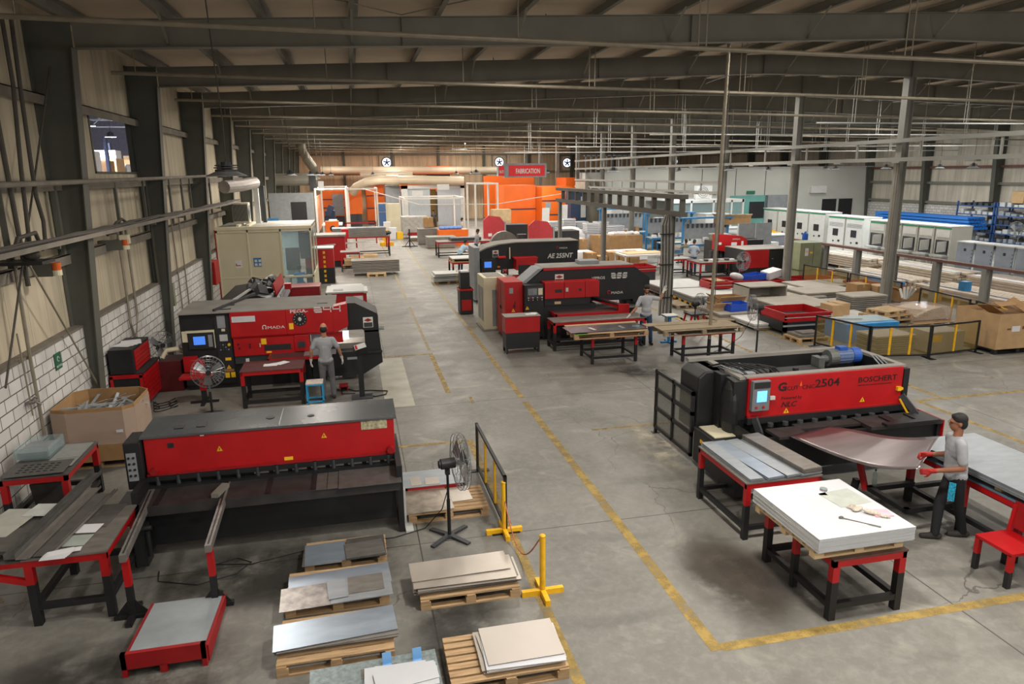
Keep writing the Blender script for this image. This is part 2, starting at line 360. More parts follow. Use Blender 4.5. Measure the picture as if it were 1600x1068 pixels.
def brick_mat():
    m=bpy.data.materials.new('white_blocks'); m.use_nodes=True; N=m.node_tree.nodes; L=m.node_tree.links; b=N['Principled BSDF']
    tc=N.new('ShaderNodeTexCoord'); sp=N.new('ShaderNodeSeparateXYZ'); cb=N.new('ShaderNodeCombineXYZ'); L.new(tc.outputs['Object'],sp.inputs[0])
    L.new(sp.outputs['Y'],cb.inputs[0]); L.new(sp.outputs['Z'],cb.inputs[1])
    br=N.new('ShaderNodeTexBrick'); L.new(cb.outputs[0],br.inputs['Vector']); br.inputs['Scale'].default_value=1; br.inputs['Brick Width'].default_value=.42; br.inputs['Row Height'].default_value=.21
    br.inputs['Mortar Size'].default_value=.011; br.inputs['Mortar Smooth'].default_value=.3
    br.inputs['Color1'].default_value=lin('#c3c1bd')+(1,); br.inputs['Color2'].default_value=lin('#d4d2ce')+(1,); br.inputs['Mortar'].default_value=lin('#4e4b48')+(1,)
    n=N.new('ShaderNodeTexNoise'); n.inputs['Scale'].default_value=1.4; n.inputs['Detail'].default_value=8; L.new(tc.outputs['Object'],n.inputs['Vector'])
    r=N.new('ShaderNodeValToRGB'); r.color_ramp.elements[0].position=.5; r.color_ramp.elements[1].position=.8; r.color_ramp.elements[0].color=(0,0,0,1); r.color_ramp.elements[1].color=(.6,.6,.6,1); L.new(n.outputs[0],r.inputs[0])
    x=N.new('ShaderNodeMix'); x.data_type='RGBA'; L.new(r.outputs[0],x.inputs[0]); L.new(br.outputs['Color'],x.inputs[6]); x.inputs[7].default_value=lin('#8f8a82')+(1,)
    L.new(x.outputs[2],b.inputs['Base Color']); b.inputs['Roughness'].default_value=.75
    bp=N.new('ShaderNodeBump'); bp.inputs['Strength'].default_value=.5; bp.inputs['Distance'].default_value=.01; bp.invert=True; L.new(br.outputs['Fac'],bp.inputs['Height']); L.new(bp.outputs[0],b.inputs['Normal'])
    return m
BRK = brick_mat()
wl = ST('wall_left', WPL, B(-5.75,-5.6,-14,17.9,2.15,8.6), B(-5.75,-5.6,21.3,81.3,2.15,8.6), B(-5.75,-5.6,17.9,21.3,2.15,5.12), B(-5.75,-5.6,17.9,21.3,6.48,8.6))
P(wl,'block_dado',BRK,B(-5.8,-5.42,-14,81.3,0,2.1))
P(wl,'dado_ledge',mat('dusty_ledge','#6f695f',.9,0,.2,3),B(-5.8,-5.40,-14,81.3,2.1,2.15))
w1 = ST('window_1', STEELD, B(-5.76,-5.58,17.9,17.98,5.12,6.45), B(-5.76,-5.58,21.22,21.3,5.12,6.45), B(-5.76,-5.58,17.9,21.3,5.1,5.15), B(-5.76,-5.58,17.9,21.3,6.42,6.48))
ST('wall_back', WPX, B(-5.8,42.2,81.3,81.45,0,9.6))
ST('wall_right', WPR, B(42,42.15,-14,81.3,2.4,8.6)); 
wr2 = ST('wall_right_base', BRK, B(41.85,42.15,-14,81.3,0,2.4))
ST('wall_front', WPX, B(-5.8,-4,-14.15,-14,0,9.6), B(20,24,-14.15,-14,0,9.6), B(38,42.2,-14.15,-14,0,9.6), B(-5.8,42.2,-14.15,-14,7.0,9.6))  # wall out of view, its wide openings added to let daylight in
ST('ground_outside', mat('yard_concrete','#a5a096',.8,0,.1,.5), B(-40,70,-60,-14.2,-.2,-.01))
CEIL = mat('roof_insulation','#c6b69f',.75,0,.12,.7,.25,stretch=(1,1,1))
ZE, ZR, XR = 7.84, 8.82, 18.5   # roof underside at the eaves and at the ridge
def roofz(x): return ZE+(ZR-ZE)*(1-abs(x-XR)/24.1)
ST('ceiling', CEIL, PR([(-5.9,ZE+.2),(XR,ZR+.2),(42.4,ZE+.2),(42.4,ZE+.35),(XR,ZR+.35),(-5.9,ZE+.35)],'y',-14.1,81.5))
# frames
FY = [15.3+6*k for k in range(0,11)]
def rbot(x):   # bottom flange height
    if x<4: return 7.34+.031*(x+4.7)
    if x<13: return 7.61+.042*(x-4)
    if x<XR: return 7.99
    return 7.99-.0265*(x-XR)
def ibeam_poly():
    xs=[-5.2,-2,4,10,13,18.5]; return xs
def rafter(y, name, label):
    xs=[-4.82,-2,4,10,13,18.5,24,30,36,41.15]
    t=T(name,label,'roof beam',(-5,y,7.4),'steel rafters across the hall')
    top=[(x,roofz(x)-.05) for x in xs]; bot=[(x,rbot(x)) for x in xs]
    P(t,'web',STEELP,PR(bot+top[::-1],'y',y-.006,y+.006))
    fl=[]
    for A in (bot,top):
        for p,q in zip(A,A[1:]): fl.append(BAR((p[0],y,p[1]),(q[0],y,q[1]),.2 if A is bot else .2,.014))
    P(t,'flange',STEELP,*fl)
    P(t,'stiffener',STEELP,*[B(x-.006,x+.006,y-.09,y+.09,rbot(x),roofz(x)-.05) for x in (1.2,7.5,13,18.5,25,33)])
    P(t,'fly_brace',STEELP,*[BAR((x,y-.02,rbot(x)+.05),(x+.02,y-.75,roofz(x)-.02),.05,.006) for x in [-3.2+3.4*k for k in range(13)]])
    return t
r0=rafter(FY[0],'steel_rafter','nearest')
places=['high above the camera']+['%s tapered steel rafter from the camera'%ORD[k] for k in range(0,12)]
for k,y in enumerate(FY):
    lb='grey steel rafter spanning the hall, %s across the roof, over bay %s'%(ORD[k],ORD[k])
    lb='grey steel roof rafter, %s from the camera'%ORD[k]
    if k==0: r0['label']=lb
    else: dup(r0,(-5,y,7.4),label=lb)
# purlins
pf=T('roof_purlin','roof purlin','purlin',(0,0,0),'roof purlins running down the hall',world=False)
P(pf,'section',STEELP,B(-.004,.004,-14,81.3,-.2,0),B(-.10,.004,-14,81.3,-.21,-.2),B(-.004,.10,-14,81.3,-.008,0))
px=[-4.9+1.72*k for k in range(27)]
for k,x in enumerate(px):
    lb='thin grey roof purlin running down the hall, %s from the left wall'%ordw(k+1)
    z=roofz(x)+.17
    if k==0: pf.location=(x,0,z); pf['label']=lb
    else: dup(pf,(x,0,z),label=lb)
# left wall columns
def wcol(x0,x1,x2,y,sgn,name,label,grp,m,z1=7.85):
    t=T(name,label,'column',(x0,y,0),grp)
    P(t,'web',m,PR([(x0,0),(x1,0),(x2,7.34),(x2,z1),(x0,z1)],'y',y-.008,y+.008))
    P(t,'flange',m,BAR((x1,y,0),(x2,y,7.45),.30,.016) if False else PR([(x1,0),(x1+.016*sgn,0),(x2+.016*sgn,7.34),(x2,7.34)],'y',y-.15,y+.15),B(x0-.008,x0+.008,y-.15,y+.15,0,z1))
    return t
c0=None
for k,y in enumerate(FY):
    lb='dark grey steel column on the left wall, %s from the camera'%ORD[k]
    if c0 is None: c0=wcol(-5.58,-5.28,-4.85,y,1,'wall_column',lb,'columns along the left wall',STEELD)
    else: dup(c0,(-5.58,y,0),label=lb)
c1=None
for k,y in enumerate(FY[3:]):
    lb='dark grey steel column on the right wall, %s from the camera'%ORD[k]
    if c1 is None: c1=wcol(41.98,41.65,41.2,y,-1,'wall_column',lb,'columns along the right wall',STEELD)
    else: dup(c1,(41.98,y,0),label=lb)
# interior columns x=18.5
ic=None
for k,y in enumerate(FY[1:]):
    lb='tall grey interior column in the ridge row, %s from the camera'%ORD[k]
    if ic is None:
        ic=T('steel_column',lb,'column',(18.5,y,0),'interior columns under the ridge')
        P(ic,'shaft',COLM,B(18.36,18.64,y-.006,y+.006,0,7.98),B(18.36,18.375,y-.14,y+.14,0,7.98),B(18.625,18.64,y-.14,y+.14,0,7.98))
        P(ic,'base_plate',COLM,B(18.25,18.75,y-.22,y+.22,0,.03))
        P(ic,'conduit',CREAMP,C((18.33,y-.1,.3),(18.33,y-.1,5.2),.02,8),C((18.30,y-.05,1.2),(18.30,y-.05,5.2),.015,8))
    else: dup(ic,(18.5,y,0),label=lb)
# back wall posts and girts
for k,x in enumerate([-.6+5.2*i for i in range(8)]):
    ONE('wall_post','grey post on the far end wall, %s from the left'%ORD[k].replace('nearest','first'),'post',STEELD,(x,81.1,0),B(x-.13,x+.13,80.95,81.25,0,9.0),group='posts on the far wall')
for i,z in enumerate((5.1,7.1,8.3)):
    ONE('wall_girt','horizontal rail across the far end wall, %s'%['lowest','middle','topmost'][i],'rail',STEELP,(0,81.15,z),B(-5.5,42,81.1,81.29,z,z+.2),group='rails on the far wall')
# left wall girts
GIR=mat('dusty_girt','#7b756a',.8,0,.2,2)
for i,(z,d) in enumerate(((6.5,.16),(4.95,.2),(3.55,.16))):
    ONE('wall_girt','long dusty rail along the left wall, %s of the three'%['topmost','middle','lowest'][i],'rail',GIR,(-5.5,0,z),B(-5.6,-5.6+d,-3,81.2,z,z+.02),B(-5.6+d-.015,-5.6+d,-3,81.2,z-.17,z+.02),group='rails on the left wall')
for i,z in enumerate((5.0,3.9,2.5)):
    ONE('wall_girt','long grey rail along the right wall, %s of the three'%['topmost, brown','middle','lowest'][i],'rail',RUST if i==0 else STEELP,(41.9,0,z),B(41.8,42,-3,81.2,z,z+.18),group='rails on the right wall')
# crane rails (two pairs of chords with posts) along x=18.5
def chord(name,label,x,y0,y1,z0,z1,step,m,wd=.1,grp=None):
    t=T(name,label,'beam',(x,y0,z0),grp)
    P(t,'lower_chord',m,B(x-wd/2,x+wd/2,y0,y1,z0,z0+.13)); P(t,'upper_chord',m,B(x-wd/2,x+wd/2,y0,y1,z1-.13,z1))
    n=int((y1-y0)/step)
    P(t,'strut',m,*[B(x-.03,x+.03,y0+step*i-.03+.15,y0+step*i+.03+.15,z0+.1,z1-.1) for i in range(n+1)])
    P(t,'hanger_plate',m,*[B(x-.12,x+.12,y0+step*(i+.3),y0+step*(i+.3)+.35,z0-.05,z0) for i in range(n)])
    return t
chord('crane_runway','pale grey twin rail runway high on the interior columns',18.2,14,57,5.25,6.0,3.0,COLM,.12)
chord('crane_runway','pale grey twin rail runway at mid height behind the cable post',18.2,33,57,3.85,4.5,1.9,COLM,.1)
# cross members between runway columns
# monorail gantry by the punch press
GT=mat('gantry_grey','#5c5952',.6,0,.12,2)
gt=T('gantry_frame','dark grey lattice gantry beam on posts beside the punching machine','gantry',(10.3,21.7,0))
P(gt,'lower_chord',GT,B(10.2,10.44,20.9,35.2,3.58,3.74)); P(gt,'upper_chord',GT,B(10.2,10.44,20.9,35.2,4.14,4.28))
P(gt,'strut',GT,*[B(10.24,10.40,21+1.1*i,21.11+1.1*i,3.72,4.16) for i in range(13)])
for y in (21.75,28.3,34.8): P(gt,'post',COLM,B(10.38,10.40,y-.1,y+.1,0,3.65),B(10.24,10.26,y-.1,y+.1,0,3.65),B(10.25,10.39,y-.01,y+.01,0,3.65))
cb=T('cable_bundle','thick bundle of dusty vertical cables strapped to the gantry post','cable bundle',(10.05,21.5,0))
for i in range(7): P(cb,'cable',CABLE if i%2 else COLM,TU([(9.84+.055*i,21.45+.03*(i%2),.3),(9.86+.055*i,21.45,1.8),(9.83+.055*i,21.5,3.3),(10.0+.03*i,21.6,3.62)],.026,6))
P(cb,'strap',RUB,*[B(9.8,10.26,21.38,21.56,z,z+.03) for z in (.9,2.0,3.0)])
# sprinkler pipes: one per bay, with drop rods
sp0=T('sprinkler_pipe','pipe','pipe',(0,12.3,7.25),'sprinkler pipes across the roof')
SPZ=lambda x: 7.30-.015*(x+5)
P(sp0,'pipe_run',CREAMP,C((-5.1,12.3,SPZ(-5.1)),(41.5,12.3,SPZ(41.5)),.042,10))
P(sp0,'hanger_rod',CREAMP,*[s for x in (-4.6,-.4,2.9,6.2,6.35,10.5,10.65,14.3,14.42,18,22,26,30,34,38) for s in [C((x,12.3,SPZ(x)),(x,12.3,roofz(x)+.1),.012,6)]])
sp0['label']='long horizontal ceiling pipe on drop rods, nearest the camera'
for k in range(1,11): dup(sp0,(0,12.3+6*k,7.25+.004*k),label='long horizontal ceiling pipe on drop rods, %s from the camera'%ORD[k])
# twin-rod hung pipe racks on the right
for k,(y,z,x0,x1) in enumerate([(30,6.6,13,41),(36,6.3,11,41),(24,6.7,17,41),(42,6.2,9,41)]):
    t=T('hung_pipe','thin pale pipe hung on twin rods over the right side, %s from the camera'%ORD[[1,2,0,3][k]],'pipe',(x0,y,z),'pipes hung on twin rods')
    P(t,'pipe_run',LGR,C((x0,y,z),(x1,y,z),.03,8))
    P(t,'twin_rod',LGR,*[C((x,y,z),(x,y,roofz(x)),.014,6) for x0_ in range(int((x1-x0)/5)+1) for x in (x0+1.5+5*x0_,x0+1.62+5*x0_)])
# free vertical pole near the pallet table
t=T('service_pole','tall thin galvanised service pole from floor to roof beside the pallet table','pole',(9.36,17,0))
P(t,'pole_tube',CREAMP,C((9.3,16.98,.55),(9.4,17.0,8.4),.045,12)); P(t,'black_foot',BLK,C((9.29,16.98,0),(9.3,16.98,.55),.048,12)); P(t,'base_plate',BLK,B(9.2,9.4,16.88,17.08,0,.02))
P(t,'cable',CABLE,TU([(9.43,17.05,1.5),(9.44,17.03,4),(9.5,17.05,7),(9.3,16.7,7.3),(8.6,16.2,7.1),(8.3,16,7.0)],.012,6))
# roof wind braces
for k,(a,b) in enumerate((((-4.8,9.3,7.9),(1.2,15.2,8.1)),((1.2,15.2,8.1),(7.5,9.3,8.5)),((7.5,9.5,8.4),(13,15.2,8.75)),((13,15.2,8.75),(18.5,9.3,9.0)))):
    ONE('wind_brace','thin diagonal steel rod under the roof, %s from the left wall'%ORD[k].replace('nearest','first'),'brace rod',CREAMP,a,C(a,b,.014,6),group='diagonal roof rods')
# ================= FACTORIES =================
def lamp(x,y,z,label,r=.2,ztop=None,power=None,cab=CABLE):
    t=T('high_bay_lamp',label,'lamp',(x,y,z),'high bay lamps hanging over the floor')
    zt=ztop or roofz(x)+.17
    P(t,'suspension_cable',cab,TU([(x,y,z+.2),(x+.02,y,z+.3*(zt-z)),(x-.03,y,z+.7*(zt-z)),(x-.06,y,zt)],.011,6))
    P(t,'housing',DGR,C((x,y,z+.07),(x,y,z+.11),r*.55,16),C((x,y,z+.13),(x,y,z+.15),r*.6,16),C((x,y,z+.17),(x,y,z+.19),r*.55,16),C((x,y,z+.07),(x,y,z+.24),r*.25,12))
    P(t,'reflector',GRY,LA([(r*.5,.08),(r,.0),(r*.98,-.01),(r*.48,.065)],(x,y,z)))
    P(t,'diffuser',mat('lamp_glow','#ffffff',.4,emit='#f4f8ff',es=14),C((x,y,z+.005),(x,y,z+.03),r*.3,16))
    return t
def add_light(t,x,y,z,r,pw,col=WARM,spill=None):
    ld=bpy.data.lights.new('lamp_light','AREA'); ld.shape='DISK'; ld.size=max(.5,r*2); ld.energy=pw; ld.color=col
    lo=bpy.data.objects.new('lamp_light',ld); COL.objects.link(lo); lo.parent=t; lo.location=(0,0,-.03)
    sp_=SPILL if spill is None else spill
    if sp_<=0: return lo
    pd=bpy.data.lights.new('bulb_spill','POINT'); pd.shadow_soft_size=.12; pd.energy=pw*sp_; pd.color=col
    po=bpy.data.objects.new('bulb_spill',pd); COL.objects.link(po); po.parent=t; po.location=(0,0,-.16)
    return lo
def table(label,x0,x1,y0,y1,h,topm=STD,group=None,lr=.55,w=.06,name='work_table',cat='table',xlegs=(),rail=.16,low=BLK,up=RED,both=True,rz=0,noside=False,topth=.02):
    cx,cy=(x0+x1)/2,(y0+y1)/2
    t=T(name,label,cat,(cx,cy,0),group)
    P(t,'tabletop',topm,B(x0-.01,x1+.01,y0-.01,y1+.01,h-topth,h))
    P(t,'apron',up,B(x0,x1,y0,y0+.05,h-.02-w,h-topth),B(x0,x1,y1-.05,y1,h-.02-w,h-topth),B(x0,x0+.05,y0,y1,h-.02-w,h-topth),B(x1-.05,x1,y0,y1,h-.02-w,h-topth))
    for (a,b) in [(x0,y0),(x1-w,y0),(x0,y1-w),(x1-w,y1-w)]+[(q,y0) for q in xlegs]+[(q,y1-w) for q in xlegs]:
        lg=P(t,'leg',up,B(a,a+w,b,b+w,h*lr,h-.02-w)); P(lg,'lower_leg',low,B(a,a+w,b,b+w,0,h*lr))
    s=[]
    for yy in (y0+.005,y1-w+.005): s.append(B(x0+w,x1-w,yy,yy+w*.8,rail,rail+w*.8))
    if not noside:
        for xx in (x0+.005,x1-w+.005): s.append(B(xx,xx+w*.8,y0+w,y1-w,rail,rail+w*.8))
    P(t,'lower_rail',low,*s)
    return t
def pallet(label,x,y,lx=1.2,ly=.8,z=0,m=WOOD,group=None,rz=0,slats=7,near=True,h=.14,solid=False):
    t=T('wooden_pallet',label,'pallet',(x,y,z),group,rz,world=False)
    sl=[]; n=slats; g=ly/n
    P(t,'deck',m,*([B(-lx/2,lx/2,-ly/2,ly/2,h-.02,h)] if solid else [OB((0,-ly/2+g*(i+.5),h-.011),(lx,g*.74,.022)) for i in range(n)]))
    P(t,'cross_board',m,*[B(a-.05,a+.05,-ly/2,ly/2,h-.044,h-.022) for a in (-lx/2+.05,0,lx/2-.05)])
    for b in ((-ly/2+.05),0,(ly/2-.05)):
        for a in (-lx/2+.06,0,lx/2-.06): P(t,'block',m,B(a-.06,a+.06,b-.05,b+.05,.02,h-.044))
        P(t,'skid',m,B(-lx/2,lx/2,b-.05,b+.05,0,.02))
    return t
def sheet(label,x,y,z,lx,ly,m,rz=0,th=.003,group=None,name='metal_sheet',cat='sheet',bend=0):
    o=build(name,m,[B(-lx/2,lx/2,-ly/2,ly/2,0,th)] if not bend else [GRID(lambda u,v:(lx*(u-.5),ly*(v-.5),bend*(2*u-1)**2+th),8,1,th)])
    o.location=(x,y,z); o.rotation_euler=(0,0,rz); return tag(o,label,cat,group)
def stack(labels,x,y,z,lx,ly,n,m,th=.004,gap=0,jx=.015,jr=.01,group=None,name='metal_sheet',cat='sheet',rz=0,ms=None,toplabel=None,seed=1):
    R=random.Random(seed); o=None; base=labels
    for i in range(n):
        labels='%s from the top, %s'%(ordw(n-i),base) if not toplabel else '%s layer down, %s'%(ordw(n-i),base)
        c=ms[i%len(ms)] if ms else m
        if o is None or ms:
            o=sheet(labels,0,0,0,lx,ly,c,0,th,group,name,cat); q=o
        else: q=o.copy(); COL.objects.link(q)
        q.location=(x+R.uniform(-jx,jx),y+R.uniform(-jx,jx),z+i*(th+gap)); q.rotation_euler=(0,0,rz+R.uniform(-jr,jr))
        q['label']=toplabel if (i==n-1 and toplabel) else labels
    return z+n*(th+gap)
def fan(label,x,y,zc,r,face,base='cross',m=BLK,pole=CHRM,tilt=0,z0=0,name='pedestal_fan'):
    """face = heading angle (0 = facing +x)"""
    t=T(name,label,'fan',(x,y,z0),None,face,world=False); zc=zc-z0
    g=[]
    D=.09
    for rr,xx in ((r,.0),(r*.985,.045),(r*.985,-.045),(r*.72,.075),(r*.42,.088),(r*.72,-.075),(r*.42,-.085)): g.append(TU(circ((xx+.12,0,zc),rr,'x',32),.0045,5))
    for i in range(28):
        a=2*PI*i/28; ca,sa=math.cos(a),math.sin(a)
        g.append(TU([(.12+.095,ca*.05,zc+sa*.05),(.12+.085,ca*r*.5,zc+sa*r*.5),(.12+.05,ca*r*.95,zc+sa*r*.95),(.12,ca*r,zc+sa*r),(.12-.05,ca*r*.95,zc+sa*r*.95),(.12-.085,ca*r*.5,zc+sa*r*.5)],.0028,4))
    P(t,'cage',CHRM,*g)
    P(t,'hub_badge',m,C((.205,0,zc),(.222,0,zc),.055,16))
    bl=[]
    for i in range(3):
        a=2*PI*i/3+.4
        def fn(u,v,a=a):
            R=.05+(r*.86-.05)*u; wd=(.10+.16*u)*r*2.0; th=a+(v-.5)*wd/max(R,.12)
            return (.12+.05*(v-.5),R*math.cos(th),zc+R*math.sin(th))
        bl.append(GRID(fn,5,4,.004))
    P(t,'blades',mat('fan_blade','#8f9193',.35,.6,.1,3),*bl,C((.07,0,zc),(.17,0,zc),.05,14))
    P(t,'motor',m,C((-.16,0,zc),(.04,0,zc),.075,16),C((-.19,0,zc),(-.16,0,zc),.055,16))
    P(t,'neck',m,B(-.1,-.04,-.03,.03,zc-.16,zc-.05),C((-.07,-.05,zc-.1),(-.07,.05,zc-.1),.02,8))
    P(t,'pole_upper',pole,C((-.07,0,(zc)*.5),(-.07,0,zc-.14),.018,10)); P(t,'pole_lower',m,C((-.07,0,.02),(-.07,0,zc*.52),.026,10))
    if base=='cross': P(t,'base_foot',DGR,*[BAR((-.07+.06*math.cos(a),.06*math.sin(a),.035),(-.07+.36*math.cos(a),.36*math.sin(a),.012),.07,.03) for a in (.6,.6+PI/2,.6+PI,.6+1.5*PI)],C((-.07,0,0),(-.07,0,.05),.07,14))
    elif base=='disc': P(t,'base_foot',DGR,LA([(.26,0),(.25,.03),(.05,.06)],(-.07,0,0)))
    return t
def rotp(px,py,cx,cy,a):
    c,s=math.cos(a),math.sin(a); return (cx+(px-cx)*c-(py-cy)*s, cy+(px-cx)*s+(py-cy)*c)
def guard(label,p,q,h=.85,mesh=ACRY,nb=2,group=None,feet=True,yel=True):
    p=Vector((p[0],p[1],0)); q=Vector((q[0],q[1],0)); d=(q-p); L=d.length; a=math.atan2(d.y,d.x)
    t=T('guard_barrier',label,'barrier',p,group,a,world=False)
    P(t,'frame',BLK,B(0,.045,-.022,.022,0,h),B(L-.045,L,-.022,.022,0,h),B(0,L,-.022,.022,h-.045,h),B(0,L,-.022,.022,.08,.12))
    P(t,'mesh_panel',mesh,B(.045,L-.045,-.003,.003,.12,h-.045))
    if yel:
        for i in range(nb): P(t,'yellow_bar',YEL,B(L*(i+1)/(nb+1)-.03,L*(i+1)/(nb+1)+.03,-.015,.015,.12,h-.045))
    if feet: P(t,'foot',BLK,B(-.03,.07,-.2,.2,0,.015),B(L-.07,L+.03,-.2,.2,0,.015))
    return t
# ---- people ----
def remesh(name,m,shapes,parent,vox,sm=6):
    o=build(name,m,shapes); md=o.modifiers.new('r','REMESH'); md.mode='VOXEL'; md.voxel_size=vox; md.use_smooth_shade=True
    s=o.modifiers.new('s','SMOOTH'); s.factor=.5; s.iterations=sm
    dg=bpy.context.evaluated_depsgraph_get(); me=bpy.data.meshes.new_from_object(o.evaluated_get(dg)); me.name=name
    old=o.data; o.modifiers.clear(); o.data=me; bpy.data.meshes.remove(old)
    me.materials.clear(); me.materials.append(m)
    for p in me.polygons: p.use_smooth=True
    o.parent=parent; OFF[o.name]=Vector((0,0,0)); return o
def hand(wr,dr,palm_n,curl=.5,s=1.0,side=1):
    """palm from wrist wr along dr; palm_n = direction the palm faces; five separate fingers"""
    wr=Vector(wr); d=Vector(dr).normalized(); n=Vector(palm_n); n=(n-d*n.dot(d)).normalized(); w=d.cross(n)*side
    out=[]
    for k in range(4):
        o=w*(.028-.0187*k)*s
        out.append(CAP(wr+o*.7+d*.012*s,wr+o+d*.085*s,.014*s,.0115*s,10))
        L=[.072,.080,.074,.058][k]*s; b=wr+o+d*.085*s
        c=curl; d1=(d*math.cos(c*.8)+n*math.sin(c*.8)); d2=(d*math.cos(c*2)+n*math.sin(c*2))
        m1=b+d1*L*.5; out+= [CAP(b,m1,.0105*s,.0095*s,8),CAP(m1,m1+d2*L*.5,.0095*s,.008*s,8)]
    tb=wr+w*.03*s+d*.02*s; t1=tb+(w*.7+d*.8+n*.25).normalized()*.045*s
    out+=[CAP(wr+d*.01*s,tb,.018*s,.015*s,10),CAP(tb,t1,.014*s,.011*s,8),CAP(t1,t1+(d+n*.5+w*.1).normalized()*.034*s,.011*s,.009*s,8)]
    return out
def person(label,loc,rz,H=1.75,hip=None,lean=(0,0),feet=((-.11,0),(.11,.0)),knees=None,elbows=None,hands=None,head=(0,0,0),vox=.012,top=TEE,bot=PNT,glove=None,
           hair='short',sitting=False,palms=((1,0,0),(-1,0,0)),hdir=None,curl=.5,skin=SKIN,z0=0,sleeve=True,shoes=True,beard=False,glasses=False,foot_dir=(0,1)):
    """x right, y forward, z up, metres; lean = (side, forward) shift of the shoulders over the hips"""
    t=T('person',label,'person',(loc[0],loc[1],z0),None,rz,world=False); k=H/1.75
    V=lambda *a: Vector(a)
    hp=Vector(hip) if hip else V(0,0,.93*k)
    ch=hp+V(lean[0]*.6,lean[1]*.6,.30*k*math.cos(min(1.2,abs(lean[1])*1.6)));
    tl=.50*k; sh=hp+V(lean[0],lean[1],math.sqrt(max(.01,tl*tl-lean[0]**2-lean[1]**2)))
    up=(sh-hp).normalized(); nk=sh+up*.02+V(0,.0,0)
    hd=nk+(up*.6+V(head[0],head[1],1)).normalized()*.20*k
    shw=.185*k
    SL=[sh+V(-shw,0,-.03),sh+V(shw,0,-.03)]
    if not elbows: elbows=[SL[0]+V(-.06,-.02,-.29*k),SL[1]+V(.06,-.02,-.29*k)]
    if not hands: hands=[Vector(elbows[0])+V(-.01,.06,-.25*k),Vector(elbows[1])+V(.01,.06,-.25*k)]
    elbows=[Vector(e) for e in elbows]; hands=[Vector(h) for h in hands]
    HL=[hp+V(-.09*k,0,-.02),hp+V(.09*k,0,-.02)]
    an=[V(f[0],f[1],.09) for f in feet]
    kn=[Vector(q) for q in knees] if knees else [(HL[i]+an[i])/2+V(0,.03,.0) for i in (0,1)]
    # head frame: yaw of head from hdir
    fy=Vector(hdir).normalized() if hdir else V(0,1,-.1).normalized(); fx=fy.cross(V(0,0,1)).normalized(); fz=fx.cross(fy)
    hh=lambda a,b,c: hd+fx*a*k+fy*b*k+fz*c*k
    ea=fy.to_track_quat('Y','Z').to_euler()
    s=[]
    s+=[EL(hh(0,-.012,.035),.077*k,.096*k,.095*k,ea),EL(hh(0,.022,-.035),.058*k,.070*k,.075*k,ea),CAP(hh(0,.045,-.075),hh(0,.055,-.08),.032*k,.028*k)]
    s+=[CAP(hh(0,.088,.012),hh(0,.104,-.018),.010*k,.014*k,10),EL(hh(0,.083,.035),.05*k,.018*k,.012*k,ea),EL(hh(0,.088,-.048),.024*k,.012*k,.008*k,ea),EL(hh(0,.086,-.060),.02*k,.012*k,.008*k,ea)]
    s+=[EL(hh(sx*.078,-.005,-.005),.012*k,.020*k,.032*k,ea) for sx in (-1,1)]
    s+=[CAP(nk-up*.04,hh(0,-.02,-.05),.058*k,.052*k)]
    s+=[EL(sh-up*.14,.14*k,.085*k,.17*k),CAP(hp,ch,.11*k,.11*k),CAP(SL[0],SL[1],.05*k,.05*k)]
    for i in (0,1):
        e,h=elbows[i],hands[i]
        s+=[CAP(SL[i],e,.048*k,.038*k),CAP(e,e+(h-e)*.35,.039*k,.038*k),CAP(e+(h-e)*.35,h,.038*k,.025*k)]
        if not glove: s+=hand(h,(h-e) if curl<2 else (h-e),palms[i],curl,k,1 if i==0 else -1)
        s+=[CAP(HL[i],kn[i],.075*k,.05*k),CAP(kn[i],an[i],.048*k,.035*k)]
    body=remesh('body',skin,s,t,vox)
    if glove:
        for i in (0,1):
            gm=glove[i] if isinstance(glove,(tuple,list)) else glove
            if gm: remesh('glove',gm,[CAP(hands[i]-(hands[i]-elbows[i]).normalized()*.05,hands[i],.034*k,.031*k)]+[x for x in hand(hands[i],(hands[i]-elbows[i]),palms[i],curl,k*1.12,1 if i==0 else -1)],t,min(vox,.009),3)
    # shirt
    f=[EL(sh-up*.13+V(0,.0,0),.185*k,.122*k,.19*k),CAP(hp+V(0,0,.05),ch,.135*k,.135*k),EL(hp+V(0,0,.0),.175*k,.135*k,.11*k),EL(hp+V(0,.02,.12),.155*k,.13*k,.14*k),CAP(SL[0]+V(.03,0,.0),SL[1]-V(.03,0,.0),.062*k,.062*k)]
    for i in (0,1):
        e=elbows[i]; q=SL[i]+(e-SL[i])*.72; f+=[CAP(SL[i]+V(.01 if i==0 else -.01,0,-.01),q,.068*k,.062*k)]
    f+=[CAP(nk-up*.055,nk-up*.015,.075*k,.062*k)]
    remesh('tshirt',top,f,t,vox,4)
    # trousers
    f=[EL(hp+V(0,-.01,-.03),.150*k,.120*k,.11*k)]
    for i in (0,1): f+=[CAP(HL[i]+V(.012 if i==0 else -.012,0,0),kn[i],.098*k,.068*k),CAP(kn[i],an[i]+V(0,0,.0),.068*k,.056*k)]
    remesh('trousers',bot,f,t,vox,3)
    fd=Vector((foot_dir[0],foot_dir[1],0)).normalized()
    for i in (0,1):
        a=V(an[i].x,an[i].y,0)
        remesh('shoe',SHOE,[CAP(a-fd*.05+V(0,0,.05),a+fd*.04+V(0,0,.055),.046,.046),CAP(a+fd*.04+V(0,0,.045),a+fd*.16+V(0,0,.038),.045,.036),CAP(a+V(0,0,.05),a+V(0,0,.10),.046,.046),
             B(0,0.001,0,.001,0,.001)] ,t,min(vox,.012),2)
